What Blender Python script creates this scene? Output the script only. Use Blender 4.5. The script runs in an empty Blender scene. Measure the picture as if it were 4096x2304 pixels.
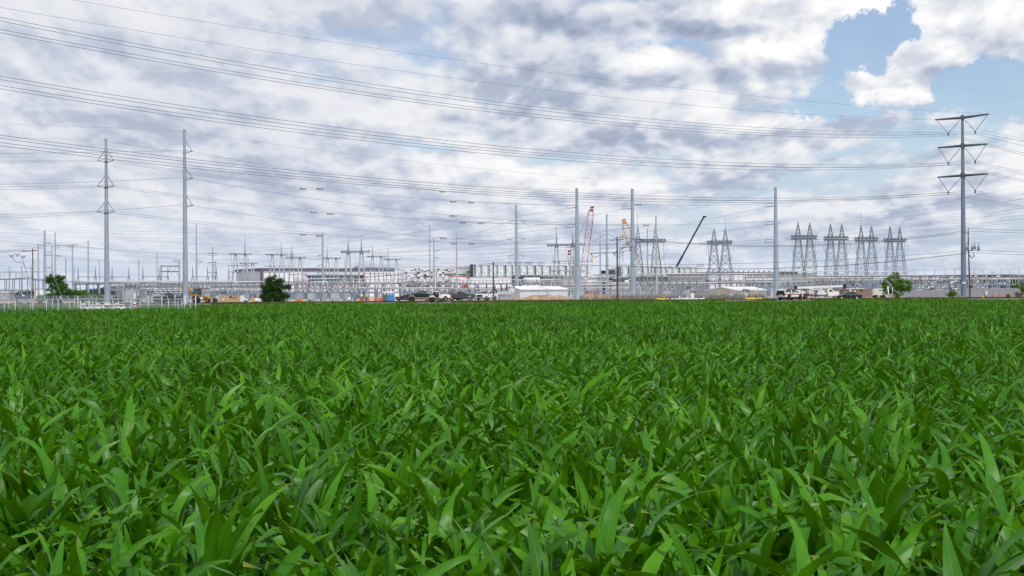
import bpy, bmesh, math, random
import numpy as np
from mathutils import Vector, Matrix

sc = bpy.context.scene
COL = sc.collection
# ------------------------------------------------------------------ camera
F = 5689.0            # focal length in pixels of the 4096 wide photograph (50 mm lens)
CAM_H = 2.13
ROLL = math.radians(0.38)
CX, CY, HOR = 2048.0, 1152.0, 1161.0
PITCH = math.atan((HOR - CY) / F)
fw = Vector((0, math.cos(PITCH), math.sin(PITCH)))
up0 = Vector((0, -math.sin(PITCH), math.cos(PITCH)))
rt0 = Vector((1, 0, 0))
rt = rt0 * math.cos(ROLL) - up0 * math.sin(ROLL)
up = rt0 * math.sin(ROLL) + up0 * math.cos(ROLL)
cam_d = bpy.data.cameras.new('camera')
cam = bpy.data.objects.new('camera', cam_d)
COL.objects.link(cam)
cam_d.lens = 50.0; cam_d.sensor_width = 36.0
cam_d.clip_start = 0.1; cam_d.clip_end = 9000
M = Matrix((( rt.x, up.x, -fw.x, 0), (rt.y, up.y, -fw.y, 0), (rt.z, up.z, -fw.z, CAM_H), (0, 0, 0, 1)))
cam.matrix_world = M
sc.camera = cam
def ray(px, py):
    return fw + rt * ((px - CX) / F) + up * ((CY - py) / F)
def P(px, py, Y):                     # the point of that sight line at distance Y in front of the camera
    d = ray(px, py); t = Y / d.y
    return Vector((d.x * t, Y, CAM_H + d.z * t))
def G(px, Y, z=0.0):                  # ground point under pixel column px at distance Y
    py = HOR
    for _ in range(4):
        p = P(px, py, Y)
        py += (p.z - z) * F / Y
    p = P(px, py, Y); p.z = z
    return p
# ------------------------------------------------------------------ light and sky
SUN_EL, SUN_AZ = math.radians(50), math.radians(150)      # azimuth measured from +Y towards +X
sun_d = bpy.data.lights.new('sun', 'SUN')
sun_d.energy = 2.7; sun_d.angle = math.radians(2.5); sun_d.color = (1, 0.955, 0.89)
sun = bpy.data.objects.new('sun', sun_d); COL.objects.link(sun)
sdir = Vector((math.sin(SUN_AZ) * math.cos(SUN_EL), math.cos(SUN_AZ) * math.cos(SUN_EL), math.sin(SUN_EL)))
sun.rotation_euler = (-sdir).to_track_quat('-Z', 'Y').to_euler()
vs = sc.view_settings
vs.view_transform = 'Standard'; vs.look = 'None'; vs.exposure = 0.0; vs.gamma = 1.0; vs.use_curve_mapping = False
sc.cycles.max_bounces = 6; sc.cycles.diffuse_bounces = 3; sc.cycles.glossy_bounces = 2
sc.cycles.transmission_bounces = 4; sc.cycles.transparent_max_bounces = 12

class NT:                              # tiny helper to write node trees as expressions
    def __init__(self, tree):
        self.t = tree; self.n = tree.nodes; self.l = tree.links
    def put(self, sock, v):
        if isinstance(v, bpy.types.NodeSocket): self.l.new(v, sock)
        elif v is not None: sock.default_value = v
    def m(self, op, a, b=None, c=None, clamp=False):
        n = self.n.new('ShaderNodeMath'); n.operation = op; n.use_clamp = clamp
        self.put(n.inputs[0], a); self.put(n.inputs[1], b)
        if c is not None: self.put(n.inputs[2], c)
        return n.outputs[0]
    def v(self, op, a, b=None, c=None):
        n = self.n.new('ShaderNodeVectorMath'); n.operation = op
        self.put(n.inputs[0], a)
        if op == 'SCALE': self.put(n.inputs['Scale'], b)
        else:
            if b is not None: self.put(n.inputs[1], b)
            if c is not None: self.put(n.inputs[2], c)
        return n.outputs['Value'] if op in ('LENGTH', 'DOT_PRODUCT', 'DISTANCE') else n.outputs[0]
    def xyz(self, x, y, z=0.0):
        n = self.n.new('ShaderNodeCombineXYZ')
        for i, q in enumerate((x, y, z)): self.put(n.inputs[i], q)
        return n.outputs[0]
    def sep(self, v):
        n = self.n.new('ShaderNodeSeparateXYZ'); self.put(n.inputs[0], v); return n.outputs
    def noise(self, vec, scale=1.0, detail=4, rough=0.5, dist=0.0, color=False):
        n = self.n.new('ShaderNodeTexNoise'); self.put(n.inputs['Vector'], vec)
        n.inputs['Scale'].default_value = scale; n.inputs['Detail'].default_value = detail
        n.inputs['Roughness'].default_value = rough; n.inputs['Distortion'].default_value = dist
        return n.outputs['Color' if color else 'Fac']
    def rng(self, v, a, b, c=0.0, d=1.0, smooth=True):
        n = self.n.new('ShaderNodeMapRange')
        n.interpolation_type = 'SMOOTHSTEP' if smooth else 'LINEAR'
        self.put(n.inputs['Value'], v)
        for k, q in zip(('From Min', 'From Max', 'To Min', 'To Max'), (a, b, c, d)): self.put(n.inputs[k], q)
        return n.outputs['Result']
    def mix(self, f, a, b):
        n = self.n.new('ShaderNodeMix'); n.data_type = 'RGBA'
        self.put(n.inputs[0], f)
        for s, q in ((n.inputs[6], a), (n.inputs[7], b)):
            self.put(s, q if isinstance(q, bpy.types.NodeSocket) or len(q) == 4 else (*q, 1))
        return n.outputs[2]
    def ramp(self, f, stops):
        n = self.n.new('ShaderNodeValToRGB'); self.put(n.inputs[0], f)
        e = n.color_ramp.elements
        while len(e) < len(stops): e.new(0.5)
        for k, (p, c) in enumerate(stops): e[k].position = p; e[k].color = (*c, 1)
        return n.outputs[0]

def azel(px, py):                      # direction of a sight line in thousandths of the focal length: azimuth, elevation
    d = ray(px, py).normalized()
    return math.atan2(d.x, d.y) * F / 1000, math.asin(d.z) * F / 1000

world = bpy.data.worlds.new('World'); sc.world = world; world.use_nodes = True
nt = world.node_tree; nt.nodes.clear(); w = NT(nt)
geo = nt.nodes.new('ShaderNodeTexCoord')
D = geo.outputs['Generated']
dx, dy, dz = w.sep(D)
az = w.m('MULTIPLY', w.m('ARCTAN2', dx, dy), F / 1000)
el = w.m('MULTIPLY', w.m('ARCSINE', dz), F / 1000)
elc = w.m('MAXIMUM', el, -0.15)
e = w.m('ADD', elc, 0.48)
pvec = w.xyz(w.m('DIVIDE', az, w.m('MULTIPLY', w.m('ADD', elc, 2.4), 0.36)), w.m('MULTIPLY', w.m('LOGARITHM', e, math.e), 1.9), 7.3)
warp = w.v('SCALE', w.v('SUBTRACT', w.noise(pvec, 1.9, 3, 0.5, color=True), (0.5, 0.5, 0.5)), 0.20)
pw = w.v('ADD', pvec, warp)
def billow(vec, sc_):
    n = nt.nodes.new('ShaderNodeTexVoronoi'); n.feature = 'F1'; n.voronoi_dimensions = '2D'
    nt.links.new(vec, n.inputs['Vector']); n.inputs['Scale'].default_value = sc_
    n.inputs['Detail'].default_value = 3.0; n.inputs['Roughness'].default_value = 0.55; n.inputs['Lacunarity'].default_value = 2.3
    return n.outputs['Distance']
def field(vec, det):                                                 # large billows broken up by fine detail
    return w.m('SUBTRACT', w.noise(vec, 0.66, det, 0.58), w.m('ADD', w.m('MULTIPLY_ADD', billow(vec, 1.7), 0.46, -0.22), w.m('MULTIPLY', billow(vec, 5.2), 0.09)))
n1 = field(pw, 9)                                                    # the cloud field
n2 = field(w.v('ADD', pw, (0.035, 0.085, 0.0)), 7)                   # the same field a step towards the sun
n3 = w.noise(w.v('ADD', pvec, (31.0, 4.0, 0.0)), 0.9, 3, 0.5)        # slow variation
uv = w.xyz(az, el, 0.0)
uvw = w.v('ADD', uv, w.v('MULTIPLY', w.v('SUBTRACT', w.noise(w.v('ADD', uv, (3.0, 9.0, 2.0)), 7.5, 6, 0.62, color=True), (0.5, 0.5, 0.5)), (0.27, 0.20, 0.0)))
uvs = w.v('ADD', uv, w.v('MULTIPLY', w.v('SUBTRACT', w.noise(w.v('ADD', uv, (1.0, 5.0, 4.0)), 3.6, 3, 0.5, color=True), (0.5, 0.5, 0.5)), (0.34, 0.16, 0.0)))
def blobs(lst, uvw=uvw):
    tot = None
    for (px, py, rx, ry, a) in lst:
        cu, cv = azel(px, py)
        q = w.v('MULTIPLY_ADD', uvw, (1000 / rx, 1000 / ry, 0.0), (-cu * 1000 / rx, -cv * 1000 / ry, 0.0))
        g = w.rng(w.v('LENGTH', q), 0.25, 1.0, a, 0.0)
        tot = g if tot is None else w.m('ADD', tot, g)
    return tot
GAPS = [(3440, 170, 190, 190, .75), (3420, 330, 190, 130, .55), (3560, 440, 420, 46, .42), (3880, 370, 280, 110, .75), (3960, 275, 240, 70, .6), (3600, 80, 80, 110, .55), (3330, 380, 170, 60, .40),
        (3250, 440, 150, 45, .40), (1650, 575, 330, 40, .34), (1900, 530, 200, 36, .2), (3650, 560, 250, 46, .25), (2200, 640, 200, 30, .12), (3300, 620, 200, 40, .15),
        (3300, 700, 500, 46, .16), (1200, 900, 500, 70, .15), (600, 880, 300, 50, .15), (2700, 900, 500, 80, .14), (1500, 880, 500, 60, .14)]
DARK = [(2480, 105, 620, 85, .62), (2080, 60, 330, 100, .40), (2900, 118, 330, 40, .38), (2800, 240, 140, 70, .22), (2680, 312, 560, 52, .46), (2220, 250, 330, 90, .30), (2330, 410, 480, 80, .34),
        (2700, 572, 680, 52, .40), (1950, 470, 380, 80, .28), (1850, 340, 260, 60, .18), (3950, 150, 260, 60, .26), (3690, 285, 200, 30, .20), (3640, 420, 180, 30, .24), (700, 230, 420, 60, .10), (3700, 820, 420, 44, .14),
        (1000, 690, 520, 40, .14), (2300, 800, 300, 40, .10), (2850, 690, 400, 36, .10), (300, 560, 420, 40, .10), (1300, 430, 380, 40, .12), (500, 780, 500, 36, .12), (1700, 900, 500, 36, .1)]
LITE = [(3120, 160, 260, 130, .62), (2960, 205, 160, 90, .30), (2600, 232, 210, 72, .60), (2850, 22, 520, 52, .50), (3400, 28, 240, 60, .60), (3645, 345, 175, 98, .85), (3436, 338, 108, 86, .78),
        (3690, 215, 215, 100, .80), (3790, 140, 110, 80, .5), (3880, 60, 330, 100, .50), (2960, 480, 380, 76, .46), (2970, 370, 330, 52, .20), (2160, 570, 170, 52, .46), (2020, 620, 280, 45, .30), (2340, 715, 190, 52, .44),
        (2000, 140, 220, 50, .16), (700, 60, 350, 60, .18), (1000, 60, 180, 60, .18), (1450, 70, 160, 60, .18), (300, 300, 420, 80, .15), (900, 350, 300, 60, .12),
        (40, 690, 110, 60, .28), (780, 850, 60, 40, .3), (120, 815, 160, 40, .22), (3500, 830, 260, 40, .28), (1850, 820, 250, 50, .18), (1500, 390, 320, 50, .18), (1250, 500, 300, 40, .12), (3300, 560, 300, 40, .2), (1300, 700, 300, 40, .14), (3800, 650, 300, 50, .16)]
gaps = blobs(GAPS)
dark = blobs(DARK, uvs)
lite = blobs(LITE)
# cover of cloud: complete on the left, breaking up to the right and above
base = w.rng(az, -1.6, 1.9, 0.66, 0.45, False)
dens = w.m('ADD', w.m('ADD', w.m('SUBTRACT', n1, 0.5), base), w.m('MULTIPLY_ADD', dark, 0.6, w.m('SUBTRACT', lite, gaps)))
cover = w.rng(dens, -0.10, 0.30, 0.07, 1.0)
relief = w.m('MULTIPLY', w.rng(w.m('SUBTRACT', n1, n2), -0.20, 0.19, -0.27, 0.27), w.rng(az, -1.2, 0.7, 0.75, 1.2))
slow = w.m('MULTIPLY', w.m('SUBTRACT', n3, 0.5), 0.75)
thick = w.m('MULTIPLY', w.m('SUBTRACT', n1, 0.5), -0.25)
br = w.m('ADD', w.m('ADD', w.m('ADD', relief, 0.555), slow), w.m('ADD', thick, w.m('SUBTRACT', w.m('MULTIPLY', lite, 0.27), w.m('MULTIPLY', dark, 0.58))))
ccol = w.ramp(br, [(0.0, (0.33, 0.385, 0.52)), (0.28, (0.46, 0.515, 0.64)), (0.52, (0.66, 0.70, 0.795)), (0.76, (0.84, 0.85, 0.89)), (1.0, (1.0, 1.0, 1.0))])
skytex = nt.nodes.new('ShaderNodeTexSky'); skytex.sky_type = 'NISHITA'; skytex.sun_disc = False
skytex.sun_elevation = SUN_EL; skytex.sun_rotation = SUN_AZ
skytex.altitude = 150; skytex.air_density = 1.0; skytex.dust_density = 0.6; skytex.ozone_density = 1.6
blue = w.v('MULTIPLY', skytex.outputs[0], (1.22, 1.20, 1.24))
lowhaze = w.rng(el, 0.0, 0.70, 0.85, 0.0)
blue = w.mix(lowhaze, blue, (5.0, 6.1, 8.2))
c10 = w.v('SCALE', ccol, 10.0)
# clouds thin out to pale haze near the skyline
c10 = w.mix(w.rng(el, 0.0, 0.40, 0.65, 0.0), c10, (5.9, 6.75, 8.3))
final = w.mix(cover, blue, c10)
ground_dim = w.rng(dz, -0.03, 0.0, 0.3, 1.0)
final = w.v('SCALE', final, ground_dim)
bg = nt.nodes.new('ShaderNodeBackground'); nt.links.new(final, bg.inputs[0]); bg.inputs[1].default_value = 0.1
out = nt.nodes.new('ShaderNodeOutputWorld'); nt.links.new(bg.outputs[0], out.inputs[0])
world.cycles.sampling_method = 'MANUAL'; world.cycles.sample_map_resolution = 512
# ------------------------------------------------------------------ helpers: materials
MATS = {}
def mat(name, col, rough=0.6, metal=0.0, var=0.12, scale=3.0, spec=0.5, bump=0.0, stretch=None, hue=None, coat=0.0):
    """a Principled material whose colour wanders a little with a noise (dirt, weather)"""
    if name in MATS: return MATS[name]
    m = bpy.data.materials.new(name); m.use_nodes = True; MATS[name] = m
    t = NT(m.node_tree); b = m.node_tree.nodes['Principled BSDF']
    tc = m.node_tree.nodes.new('ShaderNodeTexCoord').outputs['Object']
    if stretch: tc = t.v('MULTIPLY', tc, stretch)
    n = t.noise(tc, scale, 5, 0.6)
    lo = tuple(c * (1 - var) for c in col); hi = tuple(min(1, c * (1 + var)) for c in (hue or col))
    c = t.ramp(n, [(0.3, lo), (0.7, hi)])
    m.node_tree.links.new(c, b.inputs['Base Color'])
    b.inputs['Roughness'].default_value = rough; b.inputs['Metallic'].default_value = metal
    b.inputs['Specular IOR Level'].default_value = spec
    b.inputs['Coat Weight'].default_value = coat
    if bump:
        bn = m.node_tree.nodes.new('ShaderNodeBump'); bn.inputs['Strength'].default_value = bump
        m.node_tree.links.new(n, bn.inputs['Height']); m.node_tree.links.new(bn.outputs[0], b.inputs['Normal'])
    return m
def glass(name, col=(0.02, 0.03, 0.035)):
    m = mat(name, col, 0.06, 0, 0.1, 1.0, 0.8); return m
# ------------------------------------------------------------------ helpers: meshes
class MB:
    """collects boxes, bars, tubes and polygons and links them as ONE mesh object"""
    def __init__(self, o=(0, 0, 0)):
        self.v = []; self.f = []; self.mi = []; self.mats = []; self.smooth = []
        self.o = Vector(o); self.cur = 0
    def use(self, m):
        if m not in self.mats: self.mats.append(m)
        self.cur = self.mats.index(m); return self
    def add(self, vs, fs, smooth=False):
        k = len(self.v); self.v += [Vector(q) - self.o for q in vs]
        for f in fs:
            self.f.append([k + i for i in f]); self.mi.append(self.cur); self.smooth.append(smooth)
        return self
    def box(self, a, b):
        (x0, y0, z0), (x1, y1, z1) = a, b
        vs = [(x, y, z) for x in (x0, x1) for y in (y0, y1) for z in (z0, z1)]
        return self.add(vs, [(0, 1, 3, 2), (4, 6, 7, 5), (0, 4, 5, 1), (2, 3, 7, 6), (0, 2, 6, 4), (1, 5, 7, 3)])
    def cbox(self, c, s):
        return self.box(tuple(c[i] - s[i] / 2 for i in range(3)), tuple(c[i] + s[i] / 2 for i in range(3)))
    def tube(self, pts, r, n=6, caps=True, smooth=True):
        pts = [Vector(p) for p in pts]; k = len(pts)
        rs = r if isinstance(r, (list, tuple)) else [r] * k
        vs = []; ref = None
        for i, p in enumerate(pts):
            t = (pts[min(i + 1, k - 1)] - pts[max(i - 1, 0)])
            if t.length < 1e-9: t = Vector((0, 0, 1))
            t.normalize()
            if ref is None:
                ref = Vector((0, 0, 1)) if abs(t.z) < 0.9 else Vector((1, 0, 0))
            u = (ref - t * ref.dot(t)).normalized(); ref = u; w_ = t.cross(u)
            for j in range(n):
                a = 2 * math.pi * (j + 0.5) / n
                vs.append(p + (u * math.cos(a) + w_ * math.sin(a)) * rs[i])
        fs = [(i * n + j, i * n + (j + 1) % n, (i + 1) * n + (j + 1) % n, (i + 1) * n + j) for i in range(k - 1) for j in range(n)]
        k0 = len(self.v); self.add(vs, fs, smooth and n > 5)
        if caps: self.flat(k0, n, k)
        return self
    def flat(self, k0, n, k):            # flat end caps
        for f in (range(n - 1, -1, -1), range((k - 1) * n, k * n)):
            self.f.append([k0 + i for i in f]); self.mi.append(self.cur); self.smooth.append(False)
    def bar(self, a, b, s):            # square bar
        return self.tube([a, b], s * 0.7071, 4, smooth=False)
    def prism(self, prof, y0, y1, ax='y'):   # polygon in (x, z) swept along y
        n = len(prof)
        if ax == 'y': vs = [(x, y, z) for y in (y0, y1) for x, z in prof]
        elif ax == 'x': vs = [(y, x, z) for y in (y0, y1) for x, z in prof]
        else: vs = [(x, z, y) for y in (y0, y1) for x, z in prof]
        fs = [tuple(range(n)), tuple(range(2 * n - 1, n - 1, -1))] + [(i, n + i, n + (i + 1) % n, (i + 1) % n) for i in range(n)]
        return self.add(vs, fs)
    def lathe(self, c, prof, n=12, axis='z'):   # prof: (radius, height)
        vs = []
        for r, h in prof:
            for j in range(n):
                a = 2 * math.pi * j / n
                q = (r * math.cos(a), r * math.sin(a), h)
                q = q if axis == 'z' else ((q[0], q[2], q[1]) if axis == 'y' else (q[2], q[0], q[1]))
                vs.append((c[0] + q[0], c[1] + q[1], c[2] + q[2]))
        k = len(prof)
        fs = [(i * n + j, i * n + (j + 1) % n, (i + 1) * n + (j + 1) % n, (i + 1) * n + j) for i in range(k - 1) for j in range(n)]
        k0 = len(self.v); self.add(vs, fs, True); self.flat(k0, n, k); return self
    def mesh(self, name, m=None):
        me = bpy.data.meshes.new(name)
        me.from_pydata([tuple(q) for q in self.v], [], self.f)
        if self.mats:
            for q in self.mats: me.materials.append(q)
            me.polygons.foreach_set('material_index', self.mi)
        elif m: me.materials.append(m)
        me.polygons.foreach_set('use_smooth', self.smooth)
        me.validate(); me.update()
        bm = bmesh.new(); bm.from_mesh(me); bmesh.ops.recalc_face_normals(bm, faces=bm.faces); bm.to_mesh(me); bm.free()
        return me
    def build(self, name, m=None, parent=None, bevel=0.0):
        o = bpy.data.objects.new(name, self.mesh(name, m)); COL.objects.link(o)
        if parent is not None: o.parent = parent
        else: o.location = self.o
        if bevel:
            b = o.modifiers.new('bevel', 'BEVEL'); b.width = bevel; b.segments = 2; b.limit_method = 'ANGLE'
        return o
def tag(o, label, cat, group=None):
    o['label'] = label; o['category'] = cat
    if group: o['group'] = group
    return o
def thing(name, label, cat, loc=(0, 0, 0), rz=0.0, group=None):
    o = bpy.data.objects.new(name, None); COL.objects.link(o)
    o.location = loc; o.rotation_euler = (0, 0, rz); o.empty_display_size = 0.3
    return tag(o, label, cat, group)
def copy_tree(o, parent=None):
    c = o.copy(); COL.objects.link(c); c.parent = parent
    for ch in list(o.children): copy_tree(ch, c)
    return c
def dup(root, loc, rz=0.0, label=None, scale=None):
    c = copy_tree(root); c.location = loc; c.rotation_euler = (0, 0, rz)
    if label: c['label'] = label
    if scale: c.scale = (scale,) * 3 if not isinstance(scale, tuple) else scale
    return c
def struct(mb, name, m, kind='structure'):
    o = mb.build(name, m); o['kind'] = kind; return o
R = math.radians
# ------------------------------------------------------------------ the ground and the field
m_land = mat('dry_grass_land', (0.10, 0.125, 0.045), 0.95, 0, 0.5, 0.06, 0.2, hue=(0.13, 0.12, 0.06))
m_soil = mat('field_soil', (0.085, 0.055, 0.037), 0.95, 0, 0.45, 6.0, 0.15, bump=0.6)
m_verge = mat('verge_grass', (0.09, 0.125, 0.035), 0.95, 0, 0.45, 0.5, 0.2, hue=(0.17, 0.15, 0.07))
m_asph = mat('road_asphalt', (0.20, 0.185, 0.17), 0.9, 0, 0.2, 0.8, 0.3)
m_paint = mat('road_paint', (0.75, 0.72, 0.62), 0.7, 0, 0.1)
m_ballast = mat('railway_ballast', (0.095, 0.075, 0.068), 0.95, 0, 0.45, 2.5, 0.2, bump=0.5)
m_rail = mat('rail_steel', (0.055, 0.03, 0.025), 0.6, 0.4, 0.3, 4)
m_gravel = mat('yard_gravel', (0.42, 0.37, 0.32), 0.95, 0, 0.25, 0.3, 0.2, hue=(0.46, 0.43, 0.40))
def sheet(name, x0, x1, y0, y1, z, m):
    b = MB(); b.add([(x0, y0, z), (x1, y0, z), (x1, y1, z), (x0, y1, z)], [(0, 1, 2, 3)]); return struct(b, name, m)
sheet('ground', -7000, 7000, -400, 8500, -0.12, m_land)
sheet('field', -400, 400, -60, 148, 0.0, m_soil)
sheet('verge', -400, 400, 148, 252, -0.02, m_verge)
sheet('road', -400, 400, 252, 263, 0.0, m_asph)
for (ya, yb) in ((252.4, 252.55), (262.45, 262.6)):
    sheet('road_marking', -400, 400, ya, yb, 0.012, m_paint)
sheet('gravel_yard', -330, 330, 283, 900, -0.03, m_gravel)
b = MB(); b.prism([(268.5, -0.1), (270.5, 0.04), (278.5, 0.04), (280.5, -0.1)], -400, 400, 'x'); struct(b, 'railway_bed', m_ballast)
for yy in (273.8, 275.24):
    b = MB(); b.prism([(yy - 0.07, 0.04), (yy - 0.03, 0.08), (yy - 0.04, 0.19), (yy - 0.04, 0.22), (yy + 0.04, 0.22), (yy + 0.04, 0.19), (yy + 0.03, 0.08), (yy + 0.07, 0.04)], -400, 400, 'x')
    o = b.build('railway_rail', m_rail); tag(o, 'rusty steel rail running beside the road, ' + ('nearer the field' if yy < 274 else 'nearer the yard'), 'rail', 'rails of the track')
# ------------------------------------------------------------------ young corn
def corn_material():
    m = bpy.data.materials.new('corn_leaf'); m.use_nodes = True
    t = NT(m.node_tree); n = m.node_tree.nodes; b = n['Principled BSDF']
    uvn = n.new('ShaderNodeUVMap'); uvn.uv_map = 'uv'
    u, v, _ = t.sep(uvn.outputs[0])                      # u across the blade 0..1, v along it
    oi = n.new('ShaderNodeObjectInfo'); rnd = oi.outputs['Random']
    tc = n.new('ShaderNodeTexCoord').outputs['Object']
    nz = t.noise(tc, 9.0, 3, 0.6)
    patch = t.noise(oi.outputs['Location'], 0.09, 3, 0.6)
    f = t.m('ADD', t.m('ADD', t.m('MULTIPLY', rnd, 0.40), t.m('MULTIPLY', nz, 0.40)), t.m('MULTIPLY_ADD', patch, 0.9, -0.35))
    base = t.ramp(f, [(0.18, (0.007, 0.070, 0.001)), (0.5, (0.030, 0.170, 0.001)), (0.85, (0.110, 0.320, 0.002))])
    base = t.mix(t.m('MULTIPLY', t.rng(v, 0.75, 1.0), 0.35), base, (0.12, 0.27, 0.01))
    du = t.m('ABSOLUTE', t.m('SUBTRACT', u, 0.5))
    rib = t.rng(du, 0.0, 0.05, 1.0, 0.0)
    vein = t.m('MULTIPLY', t.m('ADD', t.m('SINE', t.m('MULTIPLY', u, 75.0)), 1.0), 0.09)
    col = t.mix(t.m('MAXIMUM', t.m('MULTIPLY', rib, 0.55), vein), base, (0.13, 0.31, 0.03))
    dry = t.m('MULTIPLY', t.rng(v, 0.86, 1.0), t.rng(t.noise(tc, 5.0, 2, 0.5), 0.52, 0.66))
    col = t.mix(t.m('MULTIPLY', dry, 0.7), col, (0.26, 0.21, 0.06))
    m.node_tree.links.new(col, b.inputs['Base Color'])
    b.inputs['Roughness'].default_value = 0.39; b.inputs['Specular IOR Level'].default_value = 0.25
    tr = n.new('ShaderNodeBsdfTranslucent'); m.node_tree.links.new(t.mix(0.5, base, (0.22, 0.50, 0.002)), tr.inputs[0])
    mx = n.new('ShaderNodeMixShader'); mx.inputs[0].default_value = 0.21
    m.node_tree.links.new(b.outputs[0], mx.inputs[1]); m.node_tree.links.new(tr.outputs[0], mx.inputs[2])
    m.node_tree.links.new(mx.outputs[0], n['Material Output'].inputs[0])
    return m
m_corn = corn_material()
def corn_mesh(seed, seg, nleaf=8, wide=1.0):
    rg = random.Random(seed); vs = []; fs = []; uvs = []
    def quad(ids, uq): fs.append(ids); uvs.extend(uq)
    H = rg.uniform(0.33, 0.43)                           # stalk
    ns = 5 if seg > 4 else 3
    for i, (h, r) in enumerate(((0, 0.013), (H, 0.011))):
        for j in range(ns):
            a = 2 * math.pi * j / ns; vs.append((r * math.cos(a), r * math.sin(a), h))
    for j in range(ns): quad((j, (j + 1) % ns, ns + (j + 1) % ns, ns + j), [(0.3, 0.1)] * 4)
    a0 = rg.uniform(0, math.pi)
    for k in range(nleaf):
        q = k / (nleaf - 1)
        az_ = a0 + (k % 2) * math.pi + rg.gauss(0, 0.35)
        hb = H * (0.15 + 0.85 * q)
        L = (0.34 + 0.42 * math.sin(math.pi * min(1, 0.18 + 0.62 * q))) * rg.uniform(0.85, 1.12)
        if q > 0.8: L *= rg.uniform(0.62, 0.85)
        W = rg.uniform(0.055, 0.090) * (0.72 + 0.34 * math.sin(math.pi * min(1, 0.2 + 0.6 * q))) * wide
        el_ = R(rg.uniform(50, 72) + 18 * q)             # start angle
        bend = R(rg.choice((rg.uniform(20, 70), rg.uniform(80, 150), rg.uniform(100, 165))) * (1 - 0.56 * q))   # how far the blade arches over
        side = rg.gauss(0, 0.38)
        roll = rg.gauss(0, 0.35); tw = rg.gauss(0, 1.35)
        kink = rg.random() < 0.22; kt = rg.uniform(0.45, 0.75)
        ph, wa = rg.uniform(0, 6), rg.uniform(0.003, 0.012)
        p = Vector((0, 0, hb)); k0 = len(vs)
        for i in range(seg + 1):
            t_ = i / seg
            ang = el_ - bend * t_ ** 1.6
            if kink and t_ > kt: ang -= R(70) * (t_ - kt) / (1 - kt)
            a = az_ + side * t_
            dr = Vector((math.cos(a) * math.cos(ang), math.sin(a) * math.cos(ang), math.sin(ang)))
            wid = W * (0.50 + 0.5 * math.sin(math.pi * min(1, t_ * 1.7)) if t_ < 0.3 else max(0.0, (1 - ((t_ - 0.3) / 0.7) ** 1.9)))
            if t_ == 1: wid = 0.0015
            sd = Vector((-math.sin(a), math.cos(a), 0)); nm = sd.cross(dr) * -1
            rr = roll * t_ + tw * t_ * t_
            s2 = sd * math.cos(rr) + nm * math.sin(rr); n2_ = nm * math.cos(rr) - sd * math.sin(rr)
            fold = 0.30 * (1 - t_) + 0.06
            wv = wa * math.sin(ph + t_ * 16)
            for sgn in (-1, 0, 1):
                vs.append(p + s2 * (sgn * wid / 2) + (n2_ * (abs(sgn) * (fold * wid / 2 + sgn * wv))))
            p = p + dr * (L / seg)
        for i in range(seg):
            for c in (0, 1):
                x = k0 + i * 3 + c
                quad((x, x + 1, x + 4, x + 3), [(c / 2, i / seg), ((c + 1) / 2, i / seg), ((c + 1) / 2, (i + 1) / seg), (c / 2, (i + 1) / seg)])
    me = bpy.data.meshes.new('corn_plant')
    me.from_pydata([tuple(q) for q in vs], [], fs); me.materials.append(m_corn)
    ul = me.uv_layers.new(name='uv'); ul.data.foreach_set('uv', [c for q in uvs for c in q])
    me.polygons.foreach_set('use_smooth', [True] * len(fs)); me.update()
    return me
near_me = [corn_mesh(100 + i, 11, 10) for i in range(12)]
mid_me = [corn_mesh(100 + i, 6, 10, 1.02) for i in range(12)]
far_me = [corn_mesh(200 + i, 4, 9, 1.08) for i in range(8)]
rg = random.Random(5)
cells = []
y = 4.9; row = 0
while y < 146.5:
    half = 0.372 * y + 5.0
    dxp = 0.155 if y < 60 else 0.18
    x = -half + rg.uniform(0, dxp)
    while x < half:
        skip = (-70 < x < -23.2 and 111.2 < y < 127) and not (x > -24.5 and y > 120)
        if not skip and rg.random() > 0.03:
            yy = y + 0.05 * x + rg.gauss(0, 0.06)
            cells.append((x + rg.gauss(0, 0.035), yy, rg.uniform(0, 2 * math.pi), rg.gauss(1.0, 0.085)))
        x += dxp
    y += 0.66; row += 1
def grow(x, y): return 1.0 + 0.06 * math.sin(x * 0.21 + y * 0.13) + 0.05 * math.sin(x * 0.57 - y * 0.31 + 2)
near, rest = [], []
for c in sorted(cells, key=lambda c: c[1] ** 2 + c[0] ** 2 * 0.4):
    if c[1] < 2.5 or (c[1] < 5.6 and abs(c[0]) > 4): continue
    inv = abs(c[0]) < 0.36 * c[1] + 0.35
    if inv and len(near) < 300 and c[1] > 5.0: near.append(c)
    else: rest.append(c)
for i, (x, y, a, s) in enumerate(near):
    o = bpy.data.objects.new('corn_plant', near_me[i % len(near_me)]); COL.objects.link(o)
    s *= grow(x, y); o.location = (x, y, 0); o.rotation_euler = (rg.gauss(0, 0.08), 0.05 + rg.gauss(0, 0.08), a); o.scale = (s, s, s * rg.uniform(0.95, 1.08))
    tag(o, 'young corn plant with arching green blades at the near edge of the field', 'corn plant', 'corn plants at the near edge of the field')
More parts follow.
